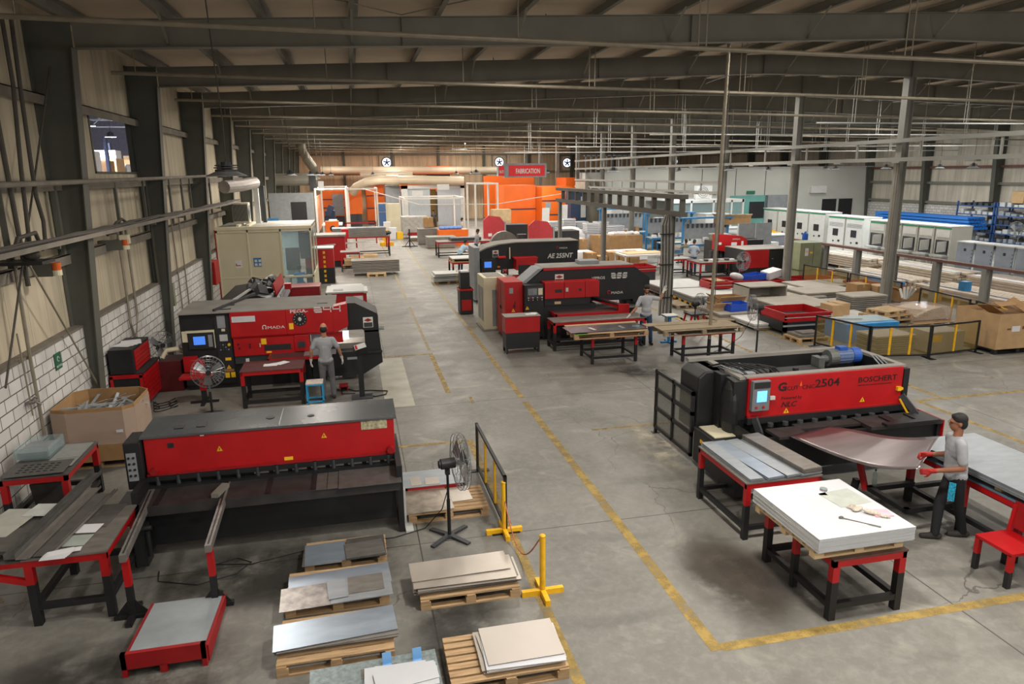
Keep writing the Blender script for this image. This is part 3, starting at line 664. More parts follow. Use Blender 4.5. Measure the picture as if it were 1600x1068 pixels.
    if hair:
        g=[EL(hh(0,-.020,.054),.086*k,.098*k,.086*k,ea),EL(hh(0,-.046,-.005),.082*k,.066*k,.088*k,ea)]
        if hair=='bald': g=[EL(hh(0,-.040,-.015),.085*k,.074*k,.082*k,ea)]
        if hair=='short': g+=[EL(hh(0,.012,.098),.066*k,.066*k,.034*k,ea)]
        remesh('hair',HAIR,g,t,min(vox,.01),3)
    if beard: remesh('beard',HAIR,[EL(hh(0,.045,-.078),.052*k,.055*k,.036*k,ea),EL(hh(-.048,.02,-.05),.018*k,.045*k,.04*k,ea),EL(hh(.048,.02,-.05),.018*k,.045*k,.04*k,ea)],t,.008,2)
    if vox<.014:
        for sx in (-1,1):
            P(t,'eye',mat('eye','#1a1412',.2),EL(hh(sx*.031,.083,.012),.009,.006,.006,ea,10)); P(t,'eyebrow',HAIR,EL(hh(sx*.032,.088,.036),.016,.005,.003,ea,10))
    if glasses: P(t,'glasses',BLK,TU([hh(-.075,0,.015),hh(-.06,.092,.015),hh(-.01,.1,.015),hh(.01,.1,.015),hh(.06,.092,.015),hh(.075,0,.015)],.0018,4),*[TU([hh(sx*.034+.022*math.cos(a),.1,.008+.018*math.sin(a)) for a in [j*PI/6 for j in range(13)]],.0025,4) for sx in (-1,1)])
    return t
# ================= LEFT WALL FITTINGS =================
t=T('cable_tray','long dusty cable tray and pipe run along the left wall','cable tray',(-5.2,0,3.85))
P(t,'tray',GIR,B(-5.03,-4.75,-3,33,3.92,3.94),B(-4.76,-4.75,-3,33,3.94,4.0),B(-5.03,-5.02,-3,33,3.94,4.0))
P(t,'bracket',STEELD,*[B(-5.585,-4.75,y-.02,y+.02,3.87,3.92) for y in range(-2,33,3)])
R=random.Random(3)
for i in range(6):
    pts=[(-5.0+.045*i+R.uniform(-.02,.02),-3+36*j/40,3.98+.02*(i%2)+R.uniform(0,.05)) for j in range(41)]
    P(t,'cable',CABLE,TU(pts,.026,6))
ONE('wall_pipe','dusty horizontal pipe along the left wall just below the window opening','pipe',GIR,(-5.3,0,4.9),TU([(-4.93,-3,4.9),(-4.93,12,4.92),(-4.93,22,4.99),(-4.93,30,5.06)],.045,10))
for k,(y,x) in enumerate([(14.95,-5.42),(18.5,-5.42),(20.74,-5.4),(21.15,-5.4),(23.6,-5.4),(25.2,-5.4),(12.75,-5.42),(26.4,-5.4),(30,-5.4)]):
    ONE('wall_strut','dark vertical strut between the rails of the left wall, %s of its kind'%ORD[k].replace('nearest','first'),'strut',STEELD,(x,y,3.9),B(x-.03,x+.03,y-.05,y+.05,(3.6 if k!=3 else 2.1),4.95),group='struts on the left wall')
def wp(label,pts,r=.022,m=CREAMP,n='conduit_pipe'): return ONE(n,label,'pipe',m,pts[0],TU(pts,r,8))
wp('pair of conduits down the white block wall behind the tool cabinet, left one',[(-5.37,18.1,3.8),(-5.37,18.1,1.6),(-5.37,18.3,1.1),(-5.37,18.3,.2)],.03)
wp('pair of conduits down the white block wall behind the tool cabinet, right one',[(-5.37,18.7,3.8),(-5.37,18.7,1.7),(-5.37,18.4,1.2)],.03)
wp('conduit with grey switch box on the block wall left of the punch press',[(-5.37,21.9,3.8),(-5.37,21.9,.4)],.03)
wp('slim conduit on the block wall, right of the grey switch box',[(-5.37,23.2,3.8),(-5.37,23.3,.6)],.022)
wp('slim conduit beside the far wall column near the cream cabin',[(-5.37,24.2,3.8),(-5.37,24.2,.6)],.022)
ONE('switch_box','narrow grey switch box on the conduit left of the punch press','switch box',OLV,(-5.3,21.9,1.7),B(-5.36,-5.22,21.8,22.0,1.35,2.0))
wp('vertical pipe with valves on the white wall near the glass box table',[(-5.36,12.75,3.75),(-5.36,12.7,2.2),(-5.36,12.73,.74)],.03,CREAMP)
wp('slim pipe with tap on the white block wall, left of the valve pipe',[(-5.36,12.4,2.6),(-5.36,12.45,1.2)],.014,CREAMP)
ONE('valve','brass valve taps on the pipe at the white wall','valve',STD,(-5.33,12.5,1.45),C((-5.36,12.35,1.45),(-5.36,12.7,1.38),.03,8),C((-5.36,12.45,1.45),(-5.27,12.45,1.52),.015,8),C((-5.36,12.6,1.4),(-5.27,12.6,1.33),.015,8))
# thick black cables and cross rods near the camera
for k,pts in enumerate([[(-5.2,13.38,7.45),(-5.2,13.39,6.5),(-5.2,13.15,5.13),(-5.2,13.02,4.08),(-5.25,13.1,3.9)],[(-5.15,13.59,7.49),(-5.15,13.5,6.32),(-5.15,13.43,5.13),(-5.12,13.35,4.7),(-5.15,13.55,4.3),(-5.2,13.6,3.85)]]):
    wp('thick dusty black hose hanging down the left wall from the roof, %s one'%['left','right'][k],pts,.035,CABLE,'hanging_hose')
for k,(a,b) in enumerate([((-5.3,13.1,3.63),(-5.3,15.3,.85)),((-5.25,15.2,7.0),(-5.25,11.5,1.95)),((-5.25,12.75,5.9),(-5.25,12.82,3.3))]):
    ONE('wall_brace','dark diagonal steel rod crossing the left wall, %s of three'%['first','second','third'][k],'brace rod',CREAMP if k==0 else CABLE,a,C(a,b,.018 if k<2 else .04,8),group='diagonal rods on the left wall')
t=T('wall_bracket_shelf','black bracket shelf with cable joints on the left wall','shelf',(-5.2,12.4,3.72)); P(t,'shelf',BLK,B(-5.5,-4.75,12.2,12.7,3.70,3.75)); P(t,'cable_joint',CABLE,EL((-5.0,12.5,3.83),.14,.09,.08),TU([(-5.2,12.3,3.8),(-5.15,12.5,4.1),(-5.05,12.9,4.15),(-5.1,13.2,3.85)],.035))
for k,(y,z,x) in enumerate([(13.63,3.45,-5.1),(17.45,3.52,-5.05)]):
    t=T('warning_beacon','small orange warning beacon on the left wall, %s'%['nearer the camera','farther along'][k],'beacon',(x,y,z)); P(t,'lens',mat('amber_lens','#c75a1a',.3,0,.1,5),C((x,y,z),(x,y,z+.13),.075,14)); P(t,'base',CRM,C((x,y,z-.09),(x,y,z),.08,14)); P(t,'bracket',STEELD,B(-5.6,x-.05,y-.08,y+.08,z-.1,z+.12))
t=T('junction_box','small cream junction box on the cable tray','junction box',(-5.1,17.5,3.6)); P(t,'box',YEL if False else CRM,B(-5.15,-4.98,17.4,17.6,3.55,3.75)); P(t,'cable_loop',CABLE,TU([(-5.2,16.8,3.8),(-5.1,17.2,4.05),(-5.1,17.6,4.1),(-5.1,18.2,3.9)],.03))
t=T('recycling_sign','small green recycling sign on the white block wall','sign',(-5.4,13.86,1.6)); P(t,'board',mat('sign_green','#1c5a40',.6),B(-5.415,-5.40,13.72,14.0,1.62,1.92)); text(t,'lettering','RECYCLE',WHT,(-5.398,13.75,1.66),.055,(0,1,0)); P(t,'arrow_mark',WHT,TU([(-5.398,13.86+.045*math.cos(a),1.81+.045*math.sin(a)) for a in [j*PI/6 for j in range(11)]],.007,4))
for k,(x,y,z) in enumerate([(-5.38,25.0,1.3)]):
    t=T('fire_hose_cabinet','red fire hose cabinet on the block wall beside the cream cabin','cabinet',(x,y,z)); P(t,'body',RED,B(-5.42,-5.08,27.55,28.45,1.1,1.95),bevel=.01); P(t,'door',RED,B(-5.40,-5.1,27.51,27.55,1.13,1.92)); P(t,'handle',CHRM,B(-5.2,-5.17,27.49,27.51,1.5,1.6))
# next hall beyond the opening
rk=T('storage_rack','blue and orange pallet rack with boxes seen through the wall opening','rack',(-9,20,2))
P(rk,'upright',mat('rack_dark','#2a3550',.5),*[B(x-.05,x+.05,y-.09,y+.09,0,6.4) for x in (-9.6,-8.6) for y in (25.2,29,32.8,36.6)])
P(rk,'beam',mat('rack_orange','#a8401e',.5),*[B(x-.04,x+.04,25.2,36.6,z,z+.14) for x in (-9.6,-8.6) for z in (3.3,4.9)])
P(rk,'shelf',WOOD,B(-9.6,-8.6,25.2,36.6,4.98,5.03),B(-9.6,-8.6,25.2,36.6,3.38,3.42))
for k,(y,w,h,z) in enumerate([(26.0,.9,.8,5.03),(27.1,.9,.6,5.03),(28.2,.8,.9,5.03),(29.6,.9,.6,5.03),(30.8,1.0,.7,5.03),(32.0,.9,.5,5.03),(33.2,.9,.7,5.03),(34.6,.9,.9,5.03),(30.7,.7,.3,5.73)]):
    ONE('cardboard_box','cardboard box on the rack beyond the wall opening, %s from the left'%ORD[k].replace('nearest','first'),'box',[CARD,CARDL,PAPER][k%3],(-9.1,y,z),B(-9.5,-8.7,y-w/2,y+w/2,z,z+h),group='boxes on the rack beyond the opening')
ONE('neighbour_wall','pale wall of the neighbouring hall behind the rack','wall',mat('neighbour_panel','#9a96a0',.8),(-16,20,0),B(-16.1,-16,8,50,0,9),B(-16.1,-5.8,50,50.1,0,9),B(-16.1,-5.8,8,8.1,0,9),kind='structure')
ONE('neighbour_roof','roof of the neighbouring hall','roof',mat('neighbour_roofing','#6d6a75',.7),(-16,20,8.8),B(-16.1,-5.8,8,50.1,8.8,8.9),kind='structure')
ONE('neighbour_floor','floor of the neighbouring hall','floor',mat('neighbour_concrete','#8a867e',.7),(-16,20,0),B(-16.1,-5.8,8,50.1,-.1,-.001),kind='structure')
for k,y in enumerate((22,27,32,37,42)):
    ONE('roof_truss','grey roof truss in the neighbouring hall, %s from the camera'%ORD[k],'truss',LGR,(-11,y,7.6),BAR((-16,y,7.6),(-5.8,y,7.6),.06,.06),BAR((-16,y,8.6),(-5.8,y,8.6),.06,.06),*[BAR((-16+i*1.0,y,7.6 if i%2 else 8.6),(-15+i*1.0,y,8.6 if i%2 else 7.6),.04,.04) for i in range(10)],group='trusses beyond the opening')
for k,(yy,xx) in enumerate(((30,-9.4),(38,-11),(24,-12))):
    nl=lamp(xx,yy,6.9,'white lamp in the neighbouring hall beyond the wall opening, %s'%ORD[k],.25,8.8); add_light(nl,xx,yy,6.9,.4,800,(.8,.85,1))

# ================= LEFT FOREGROUND =================
# --- shear ---
sh=T('plate_shear','long red and black guillotine shear with grey top in the left foreground','machine',(-1.3,10,0))
P(sh,'top_cover',mat('grey_machine_top','#4d5052',.26,0,.12,1.2),PR([(9.84,1.535),(9.84,1.57),(10.62,1.60),(10.62,1.56)],'x',-3.02,.44),bevel=.004)
P(sh,'front_panel',RED,B(-2.98,.40,9.86,9.92,1.02,1.545),bevel=.006)
P(sh,'panel_lip',RED2,B(-2.98,.40,9.82,9.9,1.0,1.03))
P(sh,'rear_body',BLK,B(-2.98,.40,9.92,10.6,.35,1.55))
P(sh,'blade_beam',BLK,B(-3.0,.42,9.8,9.95,.93,1.0),B(-3.0,.42,9.9,10.0,.83,.93))
for i in range(13): P(sh,'hold_down',DGR,C((-2.85+.262*i,9.82,.865),(-2.85+.262*i,9.82,1.0),.028,10))
P(sh,'blade_gap',STC,*[B(-1.6+.262*i,-1.4+.262*i,9.875,9.89,.87,.925) for i in range(8)])
TBL=mat('worn_black_table','#2b2929',.55,0,.3,5)
P(sh,'table_bed',TBL,B(-3.04,.42,9.3,9.85,.79,.835),B(-2.94,.42,9.2,9.3,.79,.835),B(-2.94,.42,9.2,9.26,.70,.79))
P(sh,'table_slot',BLK,*[B(x-.03,x+.03,9.22,9.75,.835,.85) for x in (-2.75,-1.95,-1.35,-.75)],B(-3.1,.4,9.76,9.84,.835,.87))
P(sh,'wear_plate',DSTL,B(-.42,.44,9.15,9.74,.836,.85),B(-.72,-.58,9.18,9.72,.836,.846),B(-.57,-.43,9.18,9.72,.836,.846))
P(sh,'front_apron',BLK,B(-2.95,.36,9.42,9.46,.18,.78))
P(sh,'side_frame',BLK,B(-3.05,-2.97,9.3,10.6,0,1.0),B(.38,.46,9.3,10.6,0,1.02)); P(sh,'side_cheek',BLK,PR([(9.2,.3),(9.2,.79),(9.9,.79),(9.9,.3),(9.5,0.02),(9.3,0.02)],'x',-3.06,-2.99))
P(sh,'anchor_foot',LGR,B(.47,.58,9.25,9.75,0,.03),B(.47,.50,9.5,9.62,0,.55))
P(sh,'roller_end',RED2,C((-2.88,9.78,1.07),(-2.88,9.86,1.07),.05,14),C((.33,9.78,1.07),(.33,9.86,1.07),.05,14))
P(sh,'top_hatch',BLK2,C((-1.35,10.2,1.578),(-1.35,10.2,1.592),.06,16),C((-.78,10.15,1.578),(-.78,10.15,1.59),.05,10),B(-2.62,-2.50,10.05,10.2,1.575,1.59),B(-2.33,-2.21,10.05,10.2,1.575,1.59))
P(sh,'top_seam',WHT,B(-1.2,-1.195,9.85,10.55,1.573,1.602))
for x,z in ((-2.02,1.30),(-.60,1.36)): 
    wt=P(sh,'warning_triangle',YEL,PR([(x-.04,z-.03),(x+.04,z-.03),(x,z+.045)],'y',9.853,9.859)); P(wt,'bolt_mark',BLK,B(x-.005,x+.005,9.850,9.853,z-.012,z+.02))
P(sh,'maker_plate',mat('worn_plate','#a19a7c',.7,0,.5,25),B(-.07,.30,9.852,9.859,1.40,1.53)); P(sh,'small_plate',YLB,B(-1.17,-1.05,9.852,9.859,1.04,1.09)); P(sh,'small_tag',WHT,B(-2.25,-2.20,9.852,9.859,1.515,1.535)); P(sh,'viewing_slot',BLK2,B(-2.68,-2.60,9.852,9.859,1.38,1.45))
cbx=P(sh,'control_box',BLK,B(-3.22,-3.0,9.78,10.25,.85,1.52),bevel=.01); P(cbx,'button_panel',GRY,B(-3.19,-3.07,9.765,9.78,.98,1.38)); 
for i in range(4):
    for j in range(2): P(cbx,'button',BLK2,C((-3.16+.06*j,9.75,1.06+.085*i),(-3.16+.06*j,9.765,1.06+.085*i),.017,10))
P(sh,'work_tray',DGR,B(-3.55,-3.08,9.6,10.7,.40,.44))
for k,(x0,x1) in enumerate(((-2.92,-2.79),(-1.94,-1.88))):
    a=P(sh,'support_arm',STD,BAR((x0,9.75,.80),(x1,7.95,.80),.07,.09)); P(a,'groove',BLK,BAR((x0,9.7,.848),(x1,8.0,.848),.015,.006))
    P(sh,'arm_stand',RED,B(x1-.035,x1+.035,7.99,8.06,.42,.755)); P(sh,'stand_base',BLK,B(x1-.035,x1+.035,7.99,8.06,.05,.42),B(x1-.20,x1+.20,7.99,8.06,0,.05),B(x1-.035,x1+.035,7.82,8.28,0,.05),PR([(x1-.18,.05),(x1-.03,.05),(x1-.03,.24)],'y',8.02,8.03),PR([(x1+.18,.05),(x1+.03,.05),(x1+.03,.24)],'y',8.02,8.03))
P(sh,'loose_block',STEELP,OB((-1.98,9.42,.87),(.10,.34,.06),(0,0,-.25)))
P(sh,'hydraulic_unit',BLK,B(-3.0,-2.86,9.0,9.25,.1,.62),C((-2.9,8.95,.66),(-2.75,8.95,.66),.03),C((-2.82,9.0,.25),(-2.82,9.0,.6),.025))
ONE('power_cable','thin black cable looping over the floor in front of the shear','cable',RUB,(-2,8.9,0),TU([(-2.75,9.0,.01),(-2.7,8.75,.01),(-2.2,8.55,.01),(-1.75,8.7,.01),(-1.6,8.95,.01),(-1.8,9.1,.012),(-2.05,9.0,.012),(-1.6,8.9,.01),(-.8,9.12,.01),(.3,9.15,.01),(.75,9.3,.02),(1.0,9.28,.3),(1.08,9.0,.8)],.007,6))
# --- table B (front) and clutter ---
tb=table('red and black steel table nearest the left wall, loaded with metal strips',-3.86,-3.0,8.1,9.28,.85,STD,w=.085,lr=.62,rail=.2)
P(tb,'side_wing',RED,B(-4.55,-3.86,8.1,8.16,.76,.82),BAR((-4.5,8.13,.77),(-3.84,8.13,.55),.05,.07),B(-4.6,-4.54,8.1,9.42,.76,.82)); P(tb,'wing_top',DSTL,B(-4.62,-3.86,8.1,9.42,.82,.845))
lab='metal sheet offcut on the front left table'
items=[(-3.32,9.05,.35,.62,DSTL,-.12,'dark grey square metal sheet at the far right of the front left table'),(-3.42,8.42,.30,.26,mat('offcut_green','#9aa39c',.5),-.1,'pale green grey sheet at the near right of the front left table'),(-3.36,8.70,.24,.22,PAPER,-.15,'white paper sheet on the front left table'),
 (-3.42,8.18,.28,.10,PAPER,.1,'white offcut at the near corner of the front left table'),(-4.28,8.55,.52,.72,DSTL,-.25,'dark grey sheet pile on the left wing of the front table'),(-4.42,9.0,.45,.9,mat('offcut_pale','#a9aaa0',.6),-.2,'pale long sheet at the wall side of the front left table'),
 (-4.1,9.35,.34,.34,mat('offcut_pale2','#b9bcb9',.6),-.2,'small light grey sheet at the back of the front left table')]
for k,(x,y,lx,ly,m,rz,lb) in enumerate(items): sheet(lb,x,y,.853+.004*k,lx,ly,m,rz,.004)
for k in range(6): sheet('%s sheet of the white pile at the near edge of the front left table'%ordw(k+1),-3.5+.01*k,8.02+.01*k,.852-.0,.26,.12,PAPER,.05*k,.004,group='white strips at table edge').location.z=.885+.005*k
for k in range(7): sheet('%s dark sheet in the pile on the left wing of the front table'%ordw(k+1),-4.25+.012*k,8.42,.886+.004*k,.42,.36,DSTL,-.2+.02*k,.0035,group='dark sheets on left wing')
def channel(label,p,q,w=.13,h=.07,m=STD):
    p=Vector(p); q=Vector(q); d=q-p; a=math.atan2(d.y,d.x); t=build('steel_channel',m,[B(0,d.length,-w/2,w/2,0,.004),B(0,d.length,-w/2,-w/2+.004,0,h),B(0,d.length,w/2-.004,w/2,0,h)]); t.location=p; t.rotation_euler=(0,0,a); return tag(t,label,'channel','steel channels on the left tables')
channel('long dark U channel lying across the front left table to the cardboard box',(-3.95,8.05,.90),(-3.78,10.4,.90),.12,.06,DSTL)
channel('second long steel channel beside the dark one on the front left table',(-3.83,8.05,.88),(-3.66,9.9,.88),.14,.03,STD)
channel('flat dark strip along the middle of the front left table',(-3.66,8.1,.87),(-3.52,9.7,.87),.17,.01,DSTL)
channel('narrow angle strip beside the white papers on the front left table',(-3.56,8.05,.88),(-3.36,9.75,.88),.04,.03,STD)
# --- table A ---
ta=table('red and black steel table against the white wall with a glass box',-5.15,-4.27,10.6,11.9,.85,DSTL,w=.085,lr=.55)
t=T('glass_box','clear glass box full of grey offcuts on the wall side table','box',(-4.95,11.5,.86)); P(t,'panel',GLASS,B(-5.2,-5.195,11.25,11.85,.86,1.05),B(-4.73,-4.725,11.25,11.85,.86,1.05),B(-5.2,-4.725,11.25,11.255,.86,1.05),B(-5.2,-4.725,11.845,11.85,.86,1.05)); P(t,'contents',STL,B(-5.17,-4.76,11.29,11.8,.87,.97))
sheet('perforated dark sheet on the wall side table, with rows of square holes',-4.72,10.86,.87,.78,.52,DSTL,.05,.006)
o=ONE('punched_slots','dark square knock-outs on the perforated sheet','slots',BLK2,(-4.72,10.86,.876),*[B(-4.98+.09*i,-4.93+.09*i,10.72+.09*j,10.75+.09*j,.877,.88) for i in range(6) for j in range(4)])
sheet('light grey long sheet on the right side of the wall side table',-4.5,11.35,.862,.4,.95,mat('pale_sheet','#8f918e',.5,.2),.0,.006)
sheet('upper light grey sheet at the far end of the wall side table',-4.48,11.5,.87,.3,.6,mat('pale_sheet','#8f918e',.5,.2),.06,.004)
ONE('steel_bin','dark cylindrical scrap bin on the floor between the two left tables','bin',DSTL,(-4.2,10.9,0),LA([(.12,0),(.13,.3),(.12,.3),(.11,.02)],(-4.2,11.0,0)))
ONE('steel_plate','bundle of dark steel plates leaning under the wall side table','plates',DSTL,(-4.8,11,0),B(-4.95,-4.6,10.8,11.5,0.02,.06),B(-4.85,-4.5,10.7,11.4,.06,.09),OB((-4.75,11.2,.3),(.5,.05,.5),(.3,0,.1)))
# --- octabin ---
bx=T('pallet_box','tall cardboard pallet box full of scrap, wrapped in clear film, by the left wall','box',(-4.68,13.4,0))
o8=[(-5.3,12.95),(-5.05,12.85),(-4.15,12.85),(-4.0,13.0),(-4.0,13.9),(-4.2,14.1),(-5.1,14.15),(-5.3,14.0)]
def shell(poly,z0,z1,th=.012):
    c=Vector((sum(p[0] for p in poly)/len(poly),sum(p[1] for p in poly)/len(poly))); out=[]
    for p,q in zip(poly,poly[1:]+poly[:1]): out.append(BAR((p[0],p[1],(z0+z1)/2),(q[0],q[1],(z0+z1)/2),th,z1-z0))
    return out
P(bx,'carton',CARD,*shell(o8,.14,1.12),B(-5.25,-4.05,12.95,14.0,.14,.16)); P(bx,'film_wrap',FILM,*shell([(-4.665+(x+4.665)*1.02,13.5+(y-13.5)*1.02) for x,y in o8],.45,1.06,.004))
P(bx,'label',PAPER,B(-4.28,-4.17,12.822,12.828,.66,.71))
R=random.Random(5)
P(bx,'scrap',STL,B(-5.2,-4.1,12.95,14.0,.75,.86),*[OB((-4.65+R.uniform(-.4,.45),13.5+R.uniform(-.4,.4),.92+R.uniform(-.05,.08)),(.05,R.uniform(.3,.7),.004),(R.uniform(-.5,.5),R.uniform(-.5,.5),R.uniform(0,6))) for _ in range(40)])
pl=pallet('wooden pallet under the cardboard pallet box',-4.66,13.45,1.2,1.1)
# --- tool cabinet ---
tcx=T('tool_trolley','black and red rolling tool cabinet with drawers by the wall column','cabinet',(-5.05,16.8,0))
P(tcx,'trolley_body',BLK,B(-5.35,-4.74,16.2,17.6,.06,.82)); P(tcx,'red_frame',RED,B(-5.37,-4.72,16.17,16.2,.74,.82),B(-5.37,-5.31,16.17,16.2,.1,.8),B(-4.78,-4.72,16.17,16.2,.1,.8))
for i in range(7): P(tcx,'drawer',RED,B(-4.74,-4.715,16.28,17.52,.10+.1*i,.185+.1*i))
P(tcx,'top_chest',BLK,B(-5.35,-4.86,16.2,17.5,.83,1.38),bevel=.01)
for i in range(5): P(tcx,'chest_drawer',RED,B(-4.86,-4.845,16.3,17.42,.88+.09*i,.955+.09*i))
P(tcx,'worktop',BLK2,B(-4.86,-4.7,16.18,17.62,.82,.85)); P(tcx,'castor',RUB,*[C((x,y,.05),(x+.03,y,.05),.05,12) for x in (-5.3,-4.8) for y in (16.3,17.5)])
for k in range(4): sheet('%s white paper in the pile on the black tool chest'%ordw(k+1),-5.12+.02*k,16.75+.05*k,1.385+.003*k,.40,.5,PAPER,.2*k-.3,.002,group='papers on the tool chest',name='paper_sheet',cat='paper')
# --- steel ramp / platform (front) ---
rp=T('steel_ramp','low red steel platform with a worn grey top in the left foreground','platform',(-2.15,7.4,0))
RT=mat('worn_ramp_top','#8b9296',.55,0,.16,3,.1)
P(rp,'deck_plate',RT,PR([(6.98,.19),(6.98,.20),(8.05,.13),(8.05,.12)],'x',-2.56,-1.80)); P(rp,'front_lip',RED2,B(-2.6,-1.78,6.93,6.98,.09,.27),B(-2.6,-2.55,6.93,6.98,0,.27),B(-1.83,-1.78,6.93,6.98,0,.27),B(-2.24,-2.17,6.93,7.0,0,.1)); P(rp,'side_rail',RED2,PR([(6.985,.02),(6.985,.21),(8.07,.13),(8.07,.02)],'x',-1.80,-1.765),PR([(6.985,.02),(6.985,.18),(8.07,.12),(8.07,.02)],'x',-2.6,-2.56))
ONE('wood_scrap','broken wooden pallet corner at the left edge of the floor','pallet',WOODG,(-4.6,8.3,0),OB((-4.6,8.5,.1),(.5,.12,.02),(0,0,.5)),OB((-4.7,8.3,.1),(.5,.5,.012),(0,0,.45)),B(-4.75,-4.65,8.15,8.4,0,.09))
# --- pallets with sheets ---
G='loaded pallets in the foreground'
pallet('wooden pallet with two blue-grey sheets, nearest to the shear',-.36,8.78,1.05,.55,slats=4)
sheet('bluish square steel sheet, left half of the pallet nearest the shear',-.63,8.70,.146,.52,.50,STB,.04,.012); sheet('dark square steel sheet under the pair, right half of the pallet nearest the shear',-.10,8.72,.146,.5,.52,DSTL,.03,.02); sheet('grey steel sheet on top at the right of the pallet nearest the shear',-.12,8.66,.168,.50,.38,STD,.09,.004); sheet('thin blue-grey sheet below the bluish square one',-.66,8.68,.140,.5,.5,STD,.0,.005)
pallet('wooden pallet under the stained wide sheets, second in the left row',-.45,7.95,1.2,.75,slats=5)
g='sheets on the second pallet of the left row'
sheet('long bluish sheet at the back of the second pallet',-.43,8.02,.146,1.22,.45,STB,.06,.006,g); sheet('light grey sheet with brown stain marks, left of the second pallet',-.80,7.72,.153,.62,.48,mat('stained_steel','#9c9894',.35,.6,.45,7),.04,.005); sheet('wide steel sheet at the right of the second pallet',-.18,7.76,.153,.72,.50,STL,.05,.012); sheet('dull grey square sheet on top of the second pallet, right side',-.12,7.83,.168,.42,.36,STD,.04,.003); sheet('narrow bright sheet in the middle of the second pallet',-.46,7.78,.172,.22,.40,STL,.1,.003)
pallet('wooden pallet under the long smooth bluish sheet, third in the left row',-.45,6.95,1.2,.8,slats=6)
stack('sheets under the long bluish sheet, third pallet',-.44,6.95,.146,1.26,.46,6,STD,.006,.002,.02,.04,group='sheets under the top one, third pallet')
sheet('long smooth bluish steel sheet on top of the third pallet',-.46,6.98,.20,1.3,.46,STB,.07,.003)
# fourth: red stand with zinc plate
t=T('red_stand','low red steel stand under the zinc plate at the bottom edge','stand',(-.05,5.95,0)); P(t,'frame',RED2,B(-.62,.54,5.6,5.66,.15,.24),B(-.62,.54,6.2,6.26,.15,.24),B(.48,.54,5.6,6.26,.15,.24),B(-.62,-.56,5.6,6.26,.15,.24)); P(t,'leg',BLK,*[B(x,x+.06,y,y+.06,0,.15) for x in (-.62,.48) for y in (5.6,6.2)])
sheet('large spangled zinc plate on the red stand at the bottom edge',-.06,5.95,.245,1.24,.68,mat('zinc_spangle','#93a0a2',.4,.6,.25,22),.03,.004)
stack('bright offcuts on the zinc plate',.20,5.95,.252,.60,.26,6,STW,.003,.006,.07,.14,group='bright offcuts on the zinc plate'); sheet('dull grey offcut at the left of the zinc plate',-.02,6.10,.25,.36,.14,STD,.05,.003)
for k,x in enumerate((.06,.36)):
    ONE('blue_tag','small light blue plastic tag standing on the zinc plate, %s one'%['left','right'][k],'tag',mat('light_blue_tag','#6fa3d6',.5),(x,6.18,.25),OB((x,6.2,.30),(.09,.01,.13),(-.25,0,.1)),OB((x,6.15,.252),(.09,.08,.008),(0,0,.1)))
pallet('wooden pallet under the long silver sheets beside the pedestal fan',1.1,7.68,1.2,.66,slats=5)
stack('long silver sheets beside the pedestal fan',1.08,7.70,.146,1.25,.52,9,STC,.005,.006,.035,.02,group='long silver sheets by the fan',ms=[STC,STD,STC])
sheet('long silver sheet on top of the stack beside the pedestal fan, tilted slightly',1.03,7.80,.25,1.22,.42,STC,.02,.004)
pallet('slatted wooden pallet half covered by pale sheets, near the yellow line',1.26,6.24,1.2,.76,slats=7)
stack('pale sheets on the half covered pallet',1.42,6.24,.146,.82,.62,7,STW,.005,.004,.03,.05,group='pale sheets on half covered pallet',ms=[STW,STC]); sheet('pale smooth sheet on top of the half covered pallet',1.45,6.27,.215,.80,.60,mat('pale_cream_sheet','#b9b1a9',.35,.1,.04,2),.0,.004)
pallet('wooden pallet beside the right foot of the shear',1.13,9.9,1.2,.8,slats=7)
sheet('mottled silver sheet on the pallet beside the shear foot',.80,9.92,.146,.74,.80,mat('mottled_steel','#b6ab9d',.3,.7,.3,6),.03,.012); sheet('narrow pale sheet at the right of the pallet beside the shear foot',1.36,10.02,.146,.32,.5,STC,.05,.01); sheet('middle pale strip on the pallet beside the shear foot',1.14,9.86,.16,.12,.66,STC,.04,.004)
t=T('red_stand','low red platform behind the pallet beside the shear','stand',(.98,10.6,0)); P(t,'frame',RED2,B(.5,1.5,10.3,10.9,.12,.2),B(1.42,1.5,10.3,10.9,0,.2),B(.5,.58,10.3,10.9,0,.2))
sheet('wide dull zinc plate on the low red platform',.98,10.6,.205,1.0,.62,STL,0,.006); sheet('small pale square lying on the zinc plate, left one',.72,10.5,.213,.16,.32,STC,.05,.006); sheet('small pale square lying on the zinc plate, right one',.98,10.46,.213,.22,.26,STC,.0,.006)
ft=fan('large pedestal fan with black motor and cross foot, seen edge-on beside the barrier',1.13,9.0,1.12,.40,0.12,pole=BLK)
b1=guard('black framed barrier with amber mesh beside the yellow floor line',(1.84,11.15),(1.86,8.9),.88,ACRY,2)
for k,(x,y) in enumerate(((1.84,8.93),(1.98,7.35))):
    t=T('yellow_post',['yellow chain post with splayed feet at the end of the barrier','yellow chain post with cross foot, nearest the camera'][k],'post',(x,y,0)); P(t,'post',YEL,C((x,y,.05),(x,y,.78),.036,12)); P(t,'foot',YEL,BAR((x-.26,y,.035),(x+.26,y,.035),.06,.07),BAR((x,y-.26,.035),(x,y+.26,.035),.06,.07)); P(t,'post_cap',YEL,EL((x,y,.78),.04,.04,.025))
ONE('plastic_chain','thin red and white plastic chain hanging between the yellow posts','chain',mat('chain_red','#b0604a',.6,0,.6,60),(1.9,8.2,.5),TU([(1.85+.12*u,8.9-1.52*u,.5+.25*u**2-.55*math.sin(PI*u)*(1-.35*u)) for u in [i/16 for i in range(17)]],.009,6))
